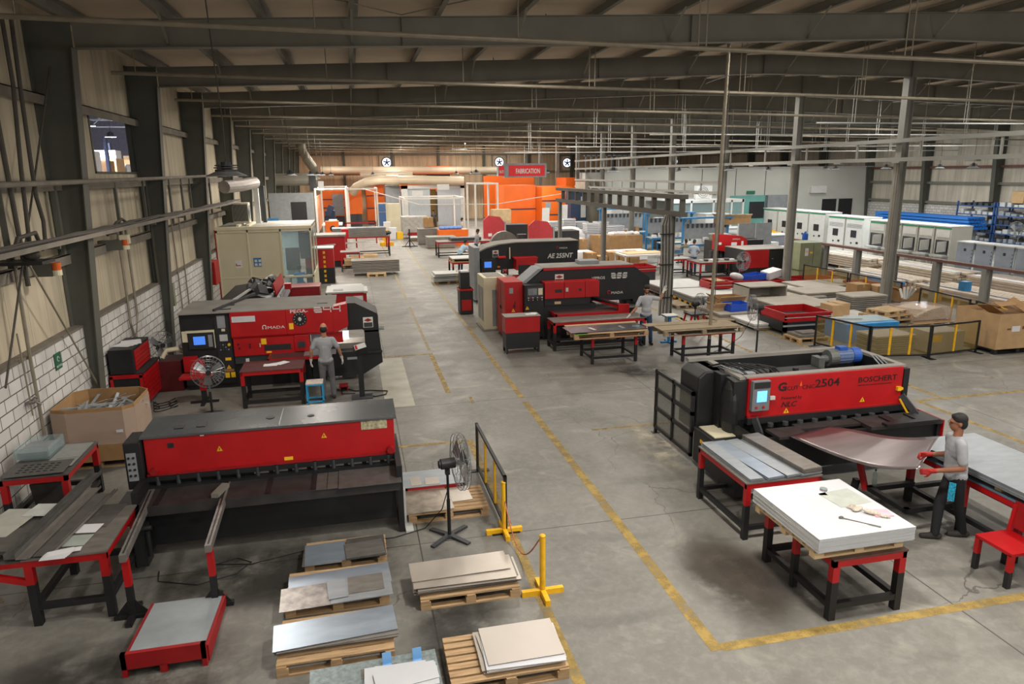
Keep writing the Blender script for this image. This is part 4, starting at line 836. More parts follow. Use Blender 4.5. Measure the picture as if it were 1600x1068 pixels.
# ================= PUNCH PRESSES =================
def digits(t,name,s,m,pos,h,w,gap,u=(1,0,0),striped=True):
    """wide techno numerals built from bars: striped 3-line letters"""
    seg={'2':'abged','4':'fgbc','5':'afgcd'}
    x,y,z=pos; sh_=[]; s_th=h*.17
    for i,c in enumerate(s):
        X=x+i*(w+gap); 
        for q in seg[c]:
            if q=='a': sh_.append(B(X,X+w,y-.004,y,z+h-s_th,z+h)); sh_.append(B(X,X+w,y-.004,y,z+h-s_th*1.75,z+h-s_th*1.35))
            if q=='g': sh_.append(B(X,X+w,y-.004,y,z+h/2-s_th/2,z+h/2+s_th/2))
            if q=='d': sh_.append(B(X,X+w,y-.004,y,z,z+s_th)); sh_.append(B(X,X+w,y-.004,y,z+s_th*1.35,z+s_th*1.75))
            if q=='b': sh_.append(B(X+w-s_th,X+w,y-.004,y,z+h/2,z+h))
            if q=='c': sh_.append(B(X+w-s_th,X+w,y-.004,y,z,z+h/2))
            if q=='e': sh_.append(B(X,X+s_th,y-.004,y,z,z+h/2))
            if q=='f': sh_.append(B(X,X+s_th,y-.004,y,z+h/2,z+h))
    return P(t,name,m,*sh_)
def brandmark(t,x,y,z,h,wd,m=WHT,arch=WHT):
    a=[(x+h*.5+h*.42*math.cos(b),y-.003,z+h*.52+h*.42*math.sin(b)) for b in [-.9+j*(PI+1.8)/14 for j in range(15)]]
    P(t,'logo_arch',arch,TU(a,h*.10,6),B(x-.0,x+h*.3,y-.006,y,z,z+h*.16),B(x+h*.7,x+h,y-.006,y,z,z+h*.16))
    text(t,'logo_letters','MADA',m,(x+h*1.15,y-.004,z),h*.98,sx=wd)
def plate(t,x0,x1,z0,z1,y):
    q=P(t,'maker_badge',WHT,B(x0,x1,y-.005,y,z0,z1)); P(q,'badge_diamond',RED2,PR([(x0+.02,z1-(z1-z0)*.3),((x0+x1)/2,z1-(z1-z0)*.1),(x1-.02,z1-(z1-z0)*.3),((x0+x1)/2,z1-(z1-z0)*.45)],'y',y-.008,y-.005)); P(q,'badge_text',DGR,B(x0+.015,x1-.015,y-.007,y-.005,z0+.01,z0+(z1-z0)*.48))
def tri(t,x,z,y,s=.05):
    q=P(t,'warning_triangle',YEL,PR([(x-s,z-s*.7),(x+s,z-s*.7),(x,z+s)],'y',y-.005,y)); P(q,'bolt_mark',BLK,B(x-s*.1,x+s*.1,y-.008,y-.005,z-s*.4,z+s*.4))
# ---- punch press 1 (left) ----
pg=T('punch_press','red and black punch press with a screen, worked by a man in grey','machine',(-1.9,17.8,0))
y=17.45
P(pg,'control_tower',BLK,B(-4.14,-3.0,y,18.7,.12,1.86),bevel=.01)
P(pg,'tower_panel',BLK2,B(-3.36,-3.02,y-.03,y,.35,1.84)); P(pg,'paper_notice',GRY,B(-3.30,-3.12,y-.035,y-.03,1.50,1.80)); P(pg,'paper_notice',LGR,B(-3.28,-3.10,y-.035,y-.03,1.18,1.34)); P(pg,'small_sticker',CRM,B(-3.22,-3.14,y-.036,y-.03,1.42,1.48))
scr=P(pg,'display_unit',BLK2,B(-3.98,-3.40,y-.06,y,1.02,1.42),bevel=.008); P(scr,'cream_bezel',CRM,B(-4.02,-3.38,y-.05,y-.01,1.42,1.47),B(-3.42,-3.385,y-.05,y-.01,1.03,1.42),B(-4.11,-3.99,y-.03,y,1.2,1.46)); P(scr,'screen',SCRN,B(-3.86,-3.60,y-.066,y-.06,1.13,1.33)); P(scr,'keypad',GRY,B(-3.53,-3.44,y-.066,y-.06,1.07,1.36))
for i in range(4):
    for j in range(3): P(pg,'push_button',DGR if (i+j)%3 else GRY,C((-3.28+.06*i,y-.05,.97+.06*j),(-3.28+.06*i,y-.03,.97+.06*j),.016,10))
P(pg,'stop_button',YEL,C((-3.08,y-.06,1.09),(-3.08,y-.03,1.09),.035,14))
P(pg,'yellow_label',YLB,B(-3.2,-3.07,y-.036,y-.03,.70,.77),B(-3.24,-3.14,y-.036,y-.03,.27,.40),B(-3.11,-3.01,y-.036,y-.03,.27,.40)); tri(pg,-3.14,.53,y-.03,.055); P(pg,'warning_plate',mat('tan_label','#9a6a4a'),B(-3.22,-3.03,y-.036,y-.03,.42,.48))
# upper red head: slightly proud, with a chamfer at the bottom
P(pg,'head_cover',RED,PR([(y-.15,1.29),(y-.12,1.24),(y+.2,1.22),(y+.2,1.90),(y-.15,1.885)],'x',-2.99,-1.72),bevel=.004)
P(pg,'head_cover',RED,PR([(y-.15,1.29),(y-.12,1.24),(y+.2,1.22),(y+.2,1.90),(y-.15,1.885)],'x',-1.715,-.62),PR([(-.62,1.24),(-.30,1.38),(-.27,1.42),(-.27,1.95),(-.30,1.96),(-.62,1.90)],'y',y-.15,y+.2),bevel=.004)
P(pg,'lower_cover',RED,B(-2.97,-1.58,y-.10,y+.3,.80,1.235)); P(pg,'cover_slot',BLK2,B(-2.28,-1.66,y-.106,y-.1,.90,1.04)); P(pg,'lower_cover',RED,B(-1.575,-1.22,y-.12,y+.3,.83,1.235),bevel=.01); P(pg,'grille',DGR,B(-1.50,-1.32,y-.126,y-.12,.93,1.08))
P(pg,'switch_knob',BLK,*[C((x,y-.125,z),(x,y-.10,z),.022,10) for x,z in ((-2.86,1.1),(-2.84,1.0),(-2.6,1.08),(-2.6,1.02))]); P(pg,'cover_handle',LGR,B(-2.38,-2.36,y-.125,y-.1,1.0,1.09)); P(pg,'yellow_label',YLB,B(-2.34,-2.22,y-.107,y-.1,1.06,1.2),B(-2.24,-2.12,y-.107,y-.1,.84,.88)); 
P(pg,'yellow_label',YLB,B(-1.66,-1.56,y-.157,y-.15,1.40,1.55)); P(pg,'white_sticker',STW,B(-2.95,-2.42,y-.157,y-.15,1.64,1.78)); text(pg,'sticker_text','TS  TN',LGR,(-2.9,y-.159,1.68),.07)
tur=P(pg,'turret_window',BLK,C((-1.40,y-.165,1.64),(-1.40,y-.15,1.64),.165,32)); P(tur,'tool_ring',LGR,*[C((-1.40+.13*math.cos(a),y-.170,1.64+.13*math.sin(a)),(-1.40+.13*math.cos(a),y-.165,1.64+.13*math.sin(a)),.010,8) for a in [i*PI/6 for i in range(12)]],EL((-1.40,y-.168,1.64),.04,.006,.05))
brandmark(pg,-2.28,y-.152,1.44,.10,1.45)
text(pg,'model_letters','PEGA-',WHT,(-1.62,y-.153,1.815-.02),.115,sx=1.35,bold=.002); digits(pg,'model_numerals','244',WHT,(-1.06,y-.152,1.775),.14,.19,.03)
P(pg,'top_deck',DST,B(-4.14,-.55,y-.14,19.1,1.875,1.905)); P(pg,'top_slot',BLK2,B(-3.3,-3.0,y+.15,y+.28,1.905,1.912),B(-3.3,-3.0,y+.7,y+.85,1.905,1.912),B(-1.0,-.75,y+.35,y+.45,1.905,1.912)); P(pg,'top_duct',DGR,BAR((-3.35,y,1.93),(-2.7,19.6,1.95),.06,.05))
fr=[(-.30,1.93),(-.12,1.945),(.16,1.80),(.42,1.68),(.46,1.62),(.50,.60),(.50,.42),(.02,.08),(-.5,.05),(-.5,.9),(.10,.92),(.12,1.22),(.08,1.28),(-.30,1.30)]
P(pg,'c_frame',BLK,PR([(-.30,1.28),(-.30,1.955),(-.08,1.95),(.44,1.66),(.46,1.6),(.46,1.2),(.10,1.2),(.10,1.25),(.06,1.28)],'y',y-.05,18.4),PR([(.11,.72),(.11,1.25),(.46,1.25),(.50,.72)],'y',y-.05,18.4),PR([(-1.2,.12),(-1.2,.72),(.50,.72),(.52,.40),(.0,.10)],'y',y-.02,18.4),B(.0,.52,y-.10,y-.02,.66,.72),bevel=.004)
P(pg,'throat_plate',mat('throat_steel','#a49d92',.35,.6,.1,4),B(-.75,.12,y+.35,18.4,.72,.86)); P(pg,'turret_block',DGR,B(-1.2,-.62,y+.3,18.2,.7,1.25)); P(pg,'work_lamp',mat('work_light','#ffffff',.4,emit='#e8f2ff',es=3),B(-.42,-.28,y-.0,y+.03,1.04,1.25)); P(pg,'red_guard',RED,B(-.85,-.42,y-.02,y+.2,.98,1.24))
P(pg,'inner_plates',STL,B(-1.2,-.75,y-.05,y+.25,.80,.84),B(-1.2,-.8,y+.25,y+.28,.84,1.2))
P(pg,'machine_base',BLK,B(-4.10,-.9,y+.05,18.7,.0,.80)); P(pg,'base_ledge',DGR,B(-2.98,-1.9,y-.04,y+.05,.60,.78)); P(pg,'power_socket',WHT,B(-2.74,-2.66,y-.05,y-.04,.64,.72))
BRT=mat('brush_table','#5a3d3d',.45,.3,.35,30)
P(pg,'brush_table',BRT,B(-2.15,-.95,y-.62,y-.1,.80,.815)); P(pg,'table_edge',RED,B(-2.17,-.93,y-.66,y-.62,.75,.815),B(-2.17,-2.13,y-.66,y-.1,.75,.815)); P(pg,'carriage_plate',STL,B(-1.35,-.6,y-.55,y-.05,.817,.825))
plate(pg,.09,.33,1.32,1.58,y-.05); P(pg,'side_fitting',STL,C((.46,17.6,1.22),(.60,17.6,1.22),.03,10),C((.5,17.6,1.28),(.6,17.6,1.28),.02,8))
P(pg,'foot_recess',BLK2,B(-.5,-.15,y-.03,y-.02,.05,.22)); P(pg,'side_socket',GRY,B(-.35,-.05,y-.03,y-.02,.52,.58))
tc=table('red and black work table with papers in front of the left punch press',-2.62,-1.30,15.68,16.55,.85,BRT,w=.08,lr=.62,rail=.10)
for k in range(3): sheet('%s white paper from the left on the press work table'%ordw(k+1),-2.02+.12*k,16.12+.05*k,.853+.002*k,.3,.22,PAPER,.4*k,.001,group='papers on press table',name='paper_sheet',cat='paper')
t=T('blue_stool','small bright blue square stool with a pale seat beside the man in grey','stool',(-1.06,15.65,0)); P(t,'seat',mat('stool_top','#c4b9ae',.6,0,.2,12),B(-1.25,-.88,15.5,15.86,.50,.52)); BLS=mat('stool_blue','#2a93c4',.45)
P(t,'frame',BLS,B(-1.25,-.88,15.5,15.86,.465,.50))
for a in (-1.25,-.91):
    for b in (15.5,15.83): P(t,'leg',BLS,B(a,a+.03,b,b+.03,0,.47))
P(t,'foot_rail',BLS,B(-1.25,-.88,15.5,15.53,.08,.11),B(-1.25,-.88,15.83,15.86,.08,.11),B(-1.25,-1.22,15.5,15.86,.08,.11),B(-.91,-.88,15.5,15.86,.08,.11))
t=T('control_pedestal','black control pedestal with tilted white screen panel beside the left punch press','pedestal',(-.04,15.85,0)); P(t,'base_plate',DGR,B(-.28,.2,15.7,16.05,0,.03)); P(t,'post',BLK,B(-.10,.02,15.82,15.93,.03,1.12)); P(t,'head',BLK,OB((-.02,15.82,1.15),(.28,.2,.15),(.5,-.25,.1))); P(t,'screen_panel',LGR,OB((-.02,15.76,1.24),(.26,.16,.01),(.5,-.25,.1))); P(t,'red_mark',RED,OB((-.11,15.74,1.225),(.05,.12,.012),(.5,-.25,.1)))
ONE('hose','black hose looping on the floor from the foot pedal to the pedestal','hose',RUB,(.2,16,0),TU([(-.45,16.6,.03),(-.2,16.35,.02),(.2,16.3,.02),(.55,16.15,.02),(.5,15.9,.02),(.25,15.8,.02),(.05,15.95,.02)],.015,6),TU([(-.5,16.5,.02),(-.5,16.2,.02),(-.2,16.15,.02)],.012,6))
t=T('foot_pedal','small red foot pedal on the floor by the left punch press','pedal',(-.45,16.6,0)); P(t,'guard',RED2,B(-.56,-.36,16.45,16.7,.10,.13),B(-.56,-.54,16.45,16.7,0,.12),B(-.38,-.36,16.45,16.7,0,.12)); P(t,'pedal_plate',BLK,OB((-.46,16.55,.05),(.14,.2,.02),(.2,0,0)))
person('bald man in grey t-shirt with white gloves, seen from behind at the left press',(-.80,15.95),0.03,1.75,feet=((-.10,0),(.13,.03)),elbows=[(-.30,.0,1.16),(.30,.02,1.16)],hands=[(-.33,.12,.90),(.36,.12,.92)],glove=GLOVE,hair='bald',vox=.011,hdir=(0,1,-.35),skin=mat('skin_light','#a8765c',.6,0,.06,12),curl=.45)
fan('round pedestal fan with chrome cage in front of the left punch press control tower',-3.2,15.35,1.02,.34,-PI/2+.25,pole=CHRM,base='disc')
fan('round dusty fan beside the tool cabinet by the wall',-4.72,17.75,1.12,.34,-.9,pole=BLK,base='disc')
t=T('red_pedestal_seat','red seat on a black pedestal foot beside the left control tower','seat',(-3.55,16.3,0)); P(t,'seat',RED,B(-4.0,-3.35,16.2,16.6,.60,.66),bevel=.01); P(t,'column',RED,PR([(-3.62,.3),(-3.48,.3),(-3.48,1.0),(-3.75,1.0),(-3.75,.66),(-3.62,.6)],'y',16.35,16.45)); P(t,'foot',BLK,B(-3.6,-3.5,16.35,16.45,.02,.3),B(-3.85,-3.25,16.36,16.44,0,.04),B(-3.59,-3.51,16.1,16.7,0,.04)); P(t,'back_panel',RED,B(-4.12,-3.8,17.3,17.35,.5,.88))
ONE('red_drum_unit','dark red box unit with hose behind the round fan','unit',mat('very_dark_red','#4e0d11',.5),(-4.4,17.9,0),B(-4.75,-4.22,17.5,18.2,.0,.74)); ONE('vacuum_hose','dusty grey hose over the dark red unit','hose',CRM,(-4.4,17.9,.85),TU([(-4.65,17.6,.82),(-4.55,17.65,.98),(-4.3,17.7,1.0),(-4.2,17.8,.9)],.06,10)); 
ONE('loose_cables','tangle of black cables on the floor by the tool cabinet','cables',RUB,(-4.2,16.6,0),*[TU([(-4.6+.12*math.cos(a*1.7+i)+.1*a,16.1+.2*i+.18*math.sin(a*2+i),.015) for a in [j*.35 for j in range(14)]],.009,5) for i in range(4)])
# ---- machine behind (press brake seen from its end) ----
t=T('press_brake','black machine with an open top and a red inspection panel behind the left punch press','machine',(-3.2,23,0)); 
P(t,'body',BLK,PR([(-4.15,0),(-2.35,0),(-2.35,1.25),(-3.0,1.45),(-4.15,1.30)],'y',22.4,25.8)); P(t,'side_panel',RED,OB((-2.55,24.3,1.52),(.04,2.6,.36),(0,-.2,0))); P(t,'side_skirt',GRY,OB((-2.36,24.3,1.2),(.03,2.8,.35),(0,-.15,0))); P(t,'front_crosspiece',BLK,B(-4.6,-1.9,21.6,22.0,.95,1.3))
P(t,'engine_bay',DGR,*[OB((-3.6+.9*R.random(),22.7+2.8*R.random(),1.5),(.3,.35,.16),(R.random(),R.random(),R.random())) for _ in range(14)]); P(t,'rail',LGR,BAR((-3.6,21.7,1.45),(-2.9,25.8,1.62),.07,.05)); P(t,'red_lamp',RED,B(-2.3,-2.1,23.6,23.9,1.42,1.6))
ONE('red_cabinet','low red cabinet with grey top in front of the cream cabin window','cabinet',RED2,(-1.7,27,0),B(-2.85,-1.35,26.3,27.2,0,1.05)); ONE('cabinet_top','flat grey lid on the low red cabinet before the cabin','lid',mat('faded_red_top','#a05a58',.6),(-2.1,26.75,1.06),B(-2.88,-1.32,26.27,27.23,1.05,1.08))
# ---- small red machine row, right of the press ----
t=T('red_machine_end','small red machine with pale grey top right behind the left punch press','machine',(-.25,26.4,0)); P(t,'body',RED,B(-.9,.22,25.4,26.6,0,.92)); P(t,'top_plate',LGR,B(-1.1,.24,25.35,26.9,.92,.98),bevel=.01); P(t,'white_label',PAPER,B(-.15,.18,25.39,25.4,.62,.8),B(-.15,.18,25.39,25.4,.42,.52)); P(t,'vent_top',GRY,B(-.85,-.5,25.6,26.0,.98,.99)); P(t,'end_cap',BLK,B(-1.12,-1.08,25.5,26.2,.6,.95))
t=T('pallet_stack','white slabs stacked on a red frame behind the small red machine','stack',(-.2,29,0)); P(t,'frame',RED,B(-.75,.35,28.4,29.2,0,.42)); P(t,'slabs',LGR,B(-1.1,.4,28.3,29.6,.42,.5),B(-1.05,.2,28.4,29.6,.5,.62))

# ---- cream cabin ----
cbn=T('cream_cabin','cream panelled site cabin with glazed front by the left wall','cabin',(-3.5,34,0))
CRP=mat('cream_panel','#c6c0a4',.6,0,.06,1)
X0,X1,Y0,Y1,ZT=-5.35,-1.7,29.9,33.9,2.95
P(cbn,'solid_panel',CRP,B(X0,-4.18,Y0,Y0+.06,0,ZT-.1)); P(cbn,'solid_panel',CRP,B(-4.14,-2.9,Y0,Y0+.06,0,ZT-.1))
P(cbn,'panel_post',CRM,*[B(x-.03,x+.03,Y0-.02,Y0+.08,0,ZT) for x in (X0+.03,-4.16,-2.9,X1-.03)],B(X0,X1,Y0-.02,Y0+.08,ZT-.12,ZT),B(-2.95,X1,Y0-.02,Y0+.08,.95,1.02),B(X0,-2.9,Y0-.01,Y0+.07,1.0,1.05),B(X0,X1,Y0-.02,Y0+.08,0,.1))
P(cbn,'window_pane',GLASS,B(-2.87,X1-.06,Y0+.02,Y0+.03,1.02,ZT-.12),B(-2.87,X1-.06,Y0+.02,Y0+.03,.1,.95)); P(cbn,'side_pane',GLASS,*[B(X1-.03,X1-.02,y,y+1.9,1.0,ZT-.1) for y in (Y0+.1,Y0+2.1)])
P(cbn,'side_post',CRM,*[B(X1-.05,X1,y,y+.07,0,ZT) for y in (Y0,Y0+2,Y1-.07)],B(X1-.05,X1,Y0,Y1,.92,1.0),B(X1-.05,X1,Y0,Y1,ZT-.12,ZT),B(X1-.05,X1,Y0,Y1,0,.1)); P(cbn,'side_panel_low',CRP,B(X1-.04,X1-.01,Y0,Y1,.1,.92))
P(cbn,'roof_panel',DST,B(X0,X1,Y0,Y1,ZT,ZT+.08)); P(cbn,'roof_beam',CRM,B(X0-.02,X1+.02,Y0-.04,Y0+.14,ZT-.02,ZT+.1),B(-4.6,-4.5,Y0+.3,Y0+3,ZT+.08,ZT+.16),B(-4.2,-4.1,Y0+.3,Y0+3,ZT+.08,ZT+.16)); P(cbn,'back_panel',mat('pale_blue_panel','#a9bfc2',.6),B(X0,-2.5,33.8,33.86,0,ZT-.1)); P(cbn,'red_edge',RED2,B(X0-.05,X0,Y0-.03,Y0,0,ZT))
P(cbn,'notice',PAPER,B(-4.72,-4.48,Y0-.01,Y0-.004,1.42,1.72)); q=P(cbn,'blue_notice',BLU,B(-4.02,-3.72,Y0-.012,Y0-.004,1.45,1.80)); P(q,'notice_pictures',WHT,*[B(-3.98+.15*i,-3.88+.15*i,Y0-.016,Y0-.012,1.48+.15*j,1.58+.15*j) for i in range(2) for j in range(2)]); P(cbn,'red_print',RED2,B(-4.68,-4.52,Y0-.014,Y0-.01,1.5,1.53),B(-4.7,-4.67,Y0-.014,Y0-.01,1.5,1.6))
cl=T('cabin_lamp','flat ceiling lamp inside the cream cabin','lamp',(-3.4,31.8,2.8)); P(cl,'diffuser',mat('lamp_glow','#ffffff'),B(-3.9,-2.9,31.7,31.9,2.80,2.84)); add_light(cl,-3.4,31.8,2.8,.3,60,(1,.97,.92),0)
ONE('cabin_desk','desk with papers inside the cream cabin','desk',LGR,(-2.4,31.8,0),B(-2.9,-1.7,31.4,32.2,.70,.75),B(-2.85,-2.8,31.4,32.2,0,.7),B(-1.8,-1.75,31.4,32.2,0,.7)); ONE('glass_cabinet','framed inner door and shelves inside the cream cabin','cabinet',mat('dark_office','#3d3a40',.6,0,.5,6),(-2.2,33.6,0),B(-2.45,-1.78,33.55,33.7,1.3,2.5),B(-3.1,-2.5,33.55,33.7,.8,1.8))
person('seated man in bright blue shirt inside the cream cabin',(-2.35,31.0),0,1.7,hip=(0,0,.5),feet=((-.12,.42),(.12,.42)),knees=[(-.12,.4,.5),(.12,.4,.5)],hands=[(-.2,.45,.78),(.2,.45,.78)],elbows=[(-.26,.15,.78),(.26,.15,.78)],vox=.03,top=mat('blue_shirt','#2b7fc0',.9))
ac=T('air_conditioner','cream air conditioner outdoor unit with round fan on the cabin roof','air conditioner',(-4.4,31.5,3.1)); P(ac,'casing',mat('ac_cream','#c4bdac',.6),B(-4.85,-4.2,31.2,31.75,3.12,3.95),bevel=.02); P(ac,'fan_grille',GRY,*[TU(circ((-4.195,31.47,3.55),r,'x',20),.008,4) for r in (.3,.24,.18,.12,.06)],C((-4.21,31.47,3.55),(-4.195,31.47,3.55),.28,20)); P(ac,'fin_grille',DGR,*[B(-4.83+.03*i,-4.815+.03*i,31.185,31.2,3.2,3.88) for i in range(20)])
ONE('roof_duct_hose','silver insulated duct hanging above the cabin air conditioner','duct',mat('foil_duct','#a8a29c',.5,.3,.15,3),(-4.4,29.8,4.7),TU([(-4.7,29.0,4.62),(-4.3,30.2,4.66),(-3.9,31.5,4.75)],.24,14)); ONE('cabin_flue','white upright flue post beside the air conditioner','flue',LGR,(-3.95,32,3.1),B(-4.1,-3.9,32.4,32.6,3.03,4.5)); ONE('cabin_flue_dark','dark upright post behind the white flue on the cabin roof','post',DGR,(-3.75,32.8,3.1),B(-3.85,-3.7,32.8,33,3.03,4.6))

# ---- punch press 2 (centre) ----
vp=T('punch_press','red and black turret punch press with two-line white model name, centre, behind the pallet table','machine',(6.8,20.8,0))
P(vp,'beam',BLK,PR([(4.95,1.60),(5.55,2.05),(5.75,2.14),(8.55,2.14),(9.15,1.72),(9.15,.95),(8.6,.95),(8.6,1.05),(7.1,1.05),(5.0,1.05)],'y',20.75,21.8)); P(vp,'top_cap',RED,B(5.62,8.6,20.72,21.85,2.08,2.15)); P(vp,'top_deck',DST,B(5.62,8.58,20.76,21.82,2.15,2.17)); P(vp,'sloped_cover',GRY,PR([(5.62,2.16),(5.45,2.14),(4.92,1.72),(4.92,1.66),(5.0,1.66)],'y',20.72,21.6)); P(vp,'roof_box',GRY,B(6.95,7.6,21.2,21.7,2.17,2.28),bevel=.01)
plate(vp,6.0,6.28,1.66,1.95,20.75); brandmark(vp,7.72,20.745,1.25,.115,1.25,WHT,RED)
text(vp,'model_letters','VIPROS',WHT,(7.20,20.74,1.74),.12,sx=1.12,bold=.001,ext=.004); digits(vp,'model_numerals','255',WHT,(7.84,20.746,1.74),.18,.16,.03)
P(vp,'control_panel',BLK,B(4.92,5.52,20.3,21.0,.1,1.72),bevel=.01); q=P(vp,'display_unit',DGR,B(4.98,5.5,20.27,20.3,1.3,1.66)); P(q,'screen',mat('grey_screen','#777c80',.3,0,.2,10),B(5.02,5.3,20.264,20.27,1.42,1.62)); P(q,'key_panel',CRM,B(5.34,5.47,20.264,20.27,1.42,1.62))
for i in range(7): P(vp,'push_button',[LGR,RED,WHT,BLK2][i%4],C((5.03+.07*i,20.24,1.34),(5.03+.07*i,20.27,1.34),.018,8),C((5.03+.07*i,20.24,1.27),(5.03+.07*i,20.27,1.27),.014,8))
tri(vp,5.0,1.02,20.3,.06)
for a,b in ((5.54,6.15),(6.16,6.82),(6.83,7.28)): P(vp,'head_cover',RED,B(a,b,20.25,20.7,1.28,1.78),bevel=.006)
P(vp,'cover_slot',BLK2,B(5.86,6.08,20.244,20.25,1.46,1.56),B(6.62,6.70,20.244,20.25,1.48,1.56)); P(vp,'cover_switch',LGR,B(6.2,6.28,20.243,20.25,1.48,1.6)); P(vp,'lower_band',BLK,B(5.54,7.0,20.3,20.7,1.06,1.27)); P(vp,'warning_plate',mat('tan_label2','#b99c7c'),B(5.86,6.06,20.29,20.3,1.1,1.18))
P(vp,'machine_base',BLK,B(5.5,7.2,20.35,21.7,0,1.06),B(8.45,8.75,20.9,21.6,0,1.1),B(7.2,8.45,21.0,21.7,0,.6)); P(vp,'bed_plate',STD,B(7.2,9.1,20.6,21.7,.80,.86))
P(vp,'brush_table',BRT,B(5.75,7.9,19.72,20.32,.88,.90)); P(vp,'table_edge',RED,B(5.72,7.93,19.66,19.72,.80,.90),B(5.72,5.76,19.66,20.32,.80,.90)); P(vp,'carriage',RED,BAR((7.85,19.75,1.02),(7.3,20.9,1.12),.30,.06),B(7.7,8.05,19.68,19.8,.8,1.1)); P(vp,'carriage_slot',BLK,BAR((7.75,19.8,1.06),(7.2,20.9,1.16),.14,.07)); P(vp,'table_leg',BLK,B(5.8,5.9,19.8,19.9,0,.8),B(7.75,7.85,19.8,19.9,0,.8))
t=T('switch_cabinet','tall red two-door electrical cabinet at the left end of the centre punch press','cabinet',(4.6,20.8,0)); P(t,'body',RED,B(4.36,4.92,20.55,21.75,.08,1.80),bevel=.008); P(t,'plinth',BLK,B(4.4,4.9,20.6,21.7,0,.08)); P(t,'door_gap',BLK2,B(4.352,4.356,21.14,21.16,.1,1.78)); P(t,'door_handle',BLK,B(4.335,4.356,21.08,21.1,.9,1.0),B(4.335,4.356,21.2,21.22,.9,1.0)); tri(t,4.62,.92,20.55,.06); P(t,'knob',BLK,C((4.63,20.50,.68),(4.63,20.55,.68),.04,12)); P(t,'name_plate',GRY,B(4.5,4.62,20.545,20.55,1.45,1.62)); P(t,'cable_gland',BLK,TU([(4.62,20.54,1.08),(4.66,20.5,1.02),(4.68,20.54,1.2)],.015,6))
t=T('cooling_unit','cream ventilated cabinet behind the red electrical cabinet','cabinet',(4.3,22.6,0)); P(t,'body',CRM,B(3.98,4.75,22.0,23.2,.05,1.75),bevel=.01); P(t,'plinth',DST,B(3.92,4.8,21.95,23.25,0,.05)); P(t,'vent_grille',GRY,B(3.97,3.98,22.15,22.5,.3,1.4),B(3.97,3.98,22.65,23.05,.3,1.4),B(4.25,4.4,21.99,22.0,.15,1.35)); P(t,'top_recess',DST,B(4.1,4.65,22.15,23.05,1.75,1.76))
t=T('red_cabinet','low red and black cabinet on four feet in front of the red electrical cabinet','cabinet',(4.5,19.1,0)); P(t,'upper',RED,B(4.02,5.02,18.88,19.35,.6,1.06),bevel=.006); P(t,'lower',BLK,B(4.03,5.01,18.89,19.34,.14,.6)); P(t,'top',DST,B(4.0,5.04,18.86,19.37,1.06,1.08))
for a in (4.03,4.95):
    for b in (18.89,19.28): P(t,'foot',BLK,B(a,a+.06,b,b+.06,0,.14))
for k in range(3): sheet('%s crumpled white paper on the low red cabinet'%ordw(k+1),4.78+.05*k,19.1,1.082+.004*k,.25,.2,PAPER,.5*k,.003,group='papers on the low red cabinet',name='paper_sheet',cat='paper')
ta=table('long red topped steel table between the centre punch press and the pallet table',5.42,8.25,18.85,19.55,.85,STD,w=.08,lr=.62,rail=.14)
# pallet table 1
tp=table('black legged stand carrying the pallet with the dark shiny sheet',6.0,7.3,17.2,18.2,.78,STD,w=.07,lr=.6,rail=.14)
q=pallet('wooden pallet on the black legged stand, under the dark shiny sheet',6.45,17.25,2.05,.72,.78,WOOD,slats=5)
sheet('dark shiny steel sheet on the raised pallet in front of the centre press',6.42,17.4,.925,2.15,.78,mat('dark_mirror','#6a6a72',.22,.85,.15,3),.02,.02)
sheet('green edged board under the dark shiny sheet, left corner',5.60,17.2,.905,.35,.62,mat('lime_edge','#6fae3a',.6),.1,.015); ONE('wood_batten','long pale wooden batten behind the dark shiny sheet','batten',PLY,(6.4,17.85,.9),B(5.45,7.5,17.82,17.92,.92,.96))
for k,(x,r) in enumerate(((6.05,.25),(6.88,.05),(7.3,-.5))): sheet('small light square protector lying on the dark shiny sheet, %s from the left'%['first','second','third'][k],x,17.35,.948,.09 if k<2 else .2,.3 if k<2 else .22,[LGR,STD,GLASSD][k],r,.004,name='protector_strip')
# pallet table 2
tp=table('black legged stand carrying weathered pallets beside the tall service pole',8.45,10.0,16.85,17.6,.78,STD,w=.07,lr=.6,rail=.14)
pallet('weathered grey wooden pallet on the stand beside the tall pole',8.95,17.0,2.3,.8,.78,WOODG,slats=4)
sheet('wide weathered plywood board on the raised pallets beside the tall pole',8.9,17.05,.925,2.3,.72,WOODG,.0,.02,name='plywood_board',cat='board'); sheet('second weathered board at the back of the raised pallets, slightly turned',8.6,17.4,.947,2.1,.34,WOODG,.03,.012,name='plywood_board',cat='board')
person('bearded man in light grey t-shirt and jeans with an arm on the cable post',(8.28,18.95),PI-.1,1.76,feet=((-.17,.0),(.16,.04)),bot=JEAN,elbows=[(-.41,.03,1.36),(.34,.10,1.12)],hands=[(-.50,.03,1.60),(.55,.10,.90)],glove=(GLOVE,GLOVE),beard=True,vox=.012,hdir=(.15,1,-.55),palms=((0,1,.2),(0,0,-1)),curl=.35,top=mat('light_tshirt','#a2a5ab',.9,0,.08,14,.1),skin=mat('skin_light','#a8765c'))
t=T('blue_stool','small blue work stand with white top behind the bearded man','stool',(9.05,18.9,0)); P(t,'top',WHT,B(8.85,9.25,18.8,19.15,.84,.86)); P(t,'pole',BLU,B(9.02,9.08,18.95,19.01,.05,.84)); P(t,'foot',BLU,B(8.8,9.3,18.94,19.02,0,.05),B(9.01,9.09,18.75,19.2,0,.05)); P(t,'frame',BLU,B(8.87,9.23,18.82,19.13,.8,.84))
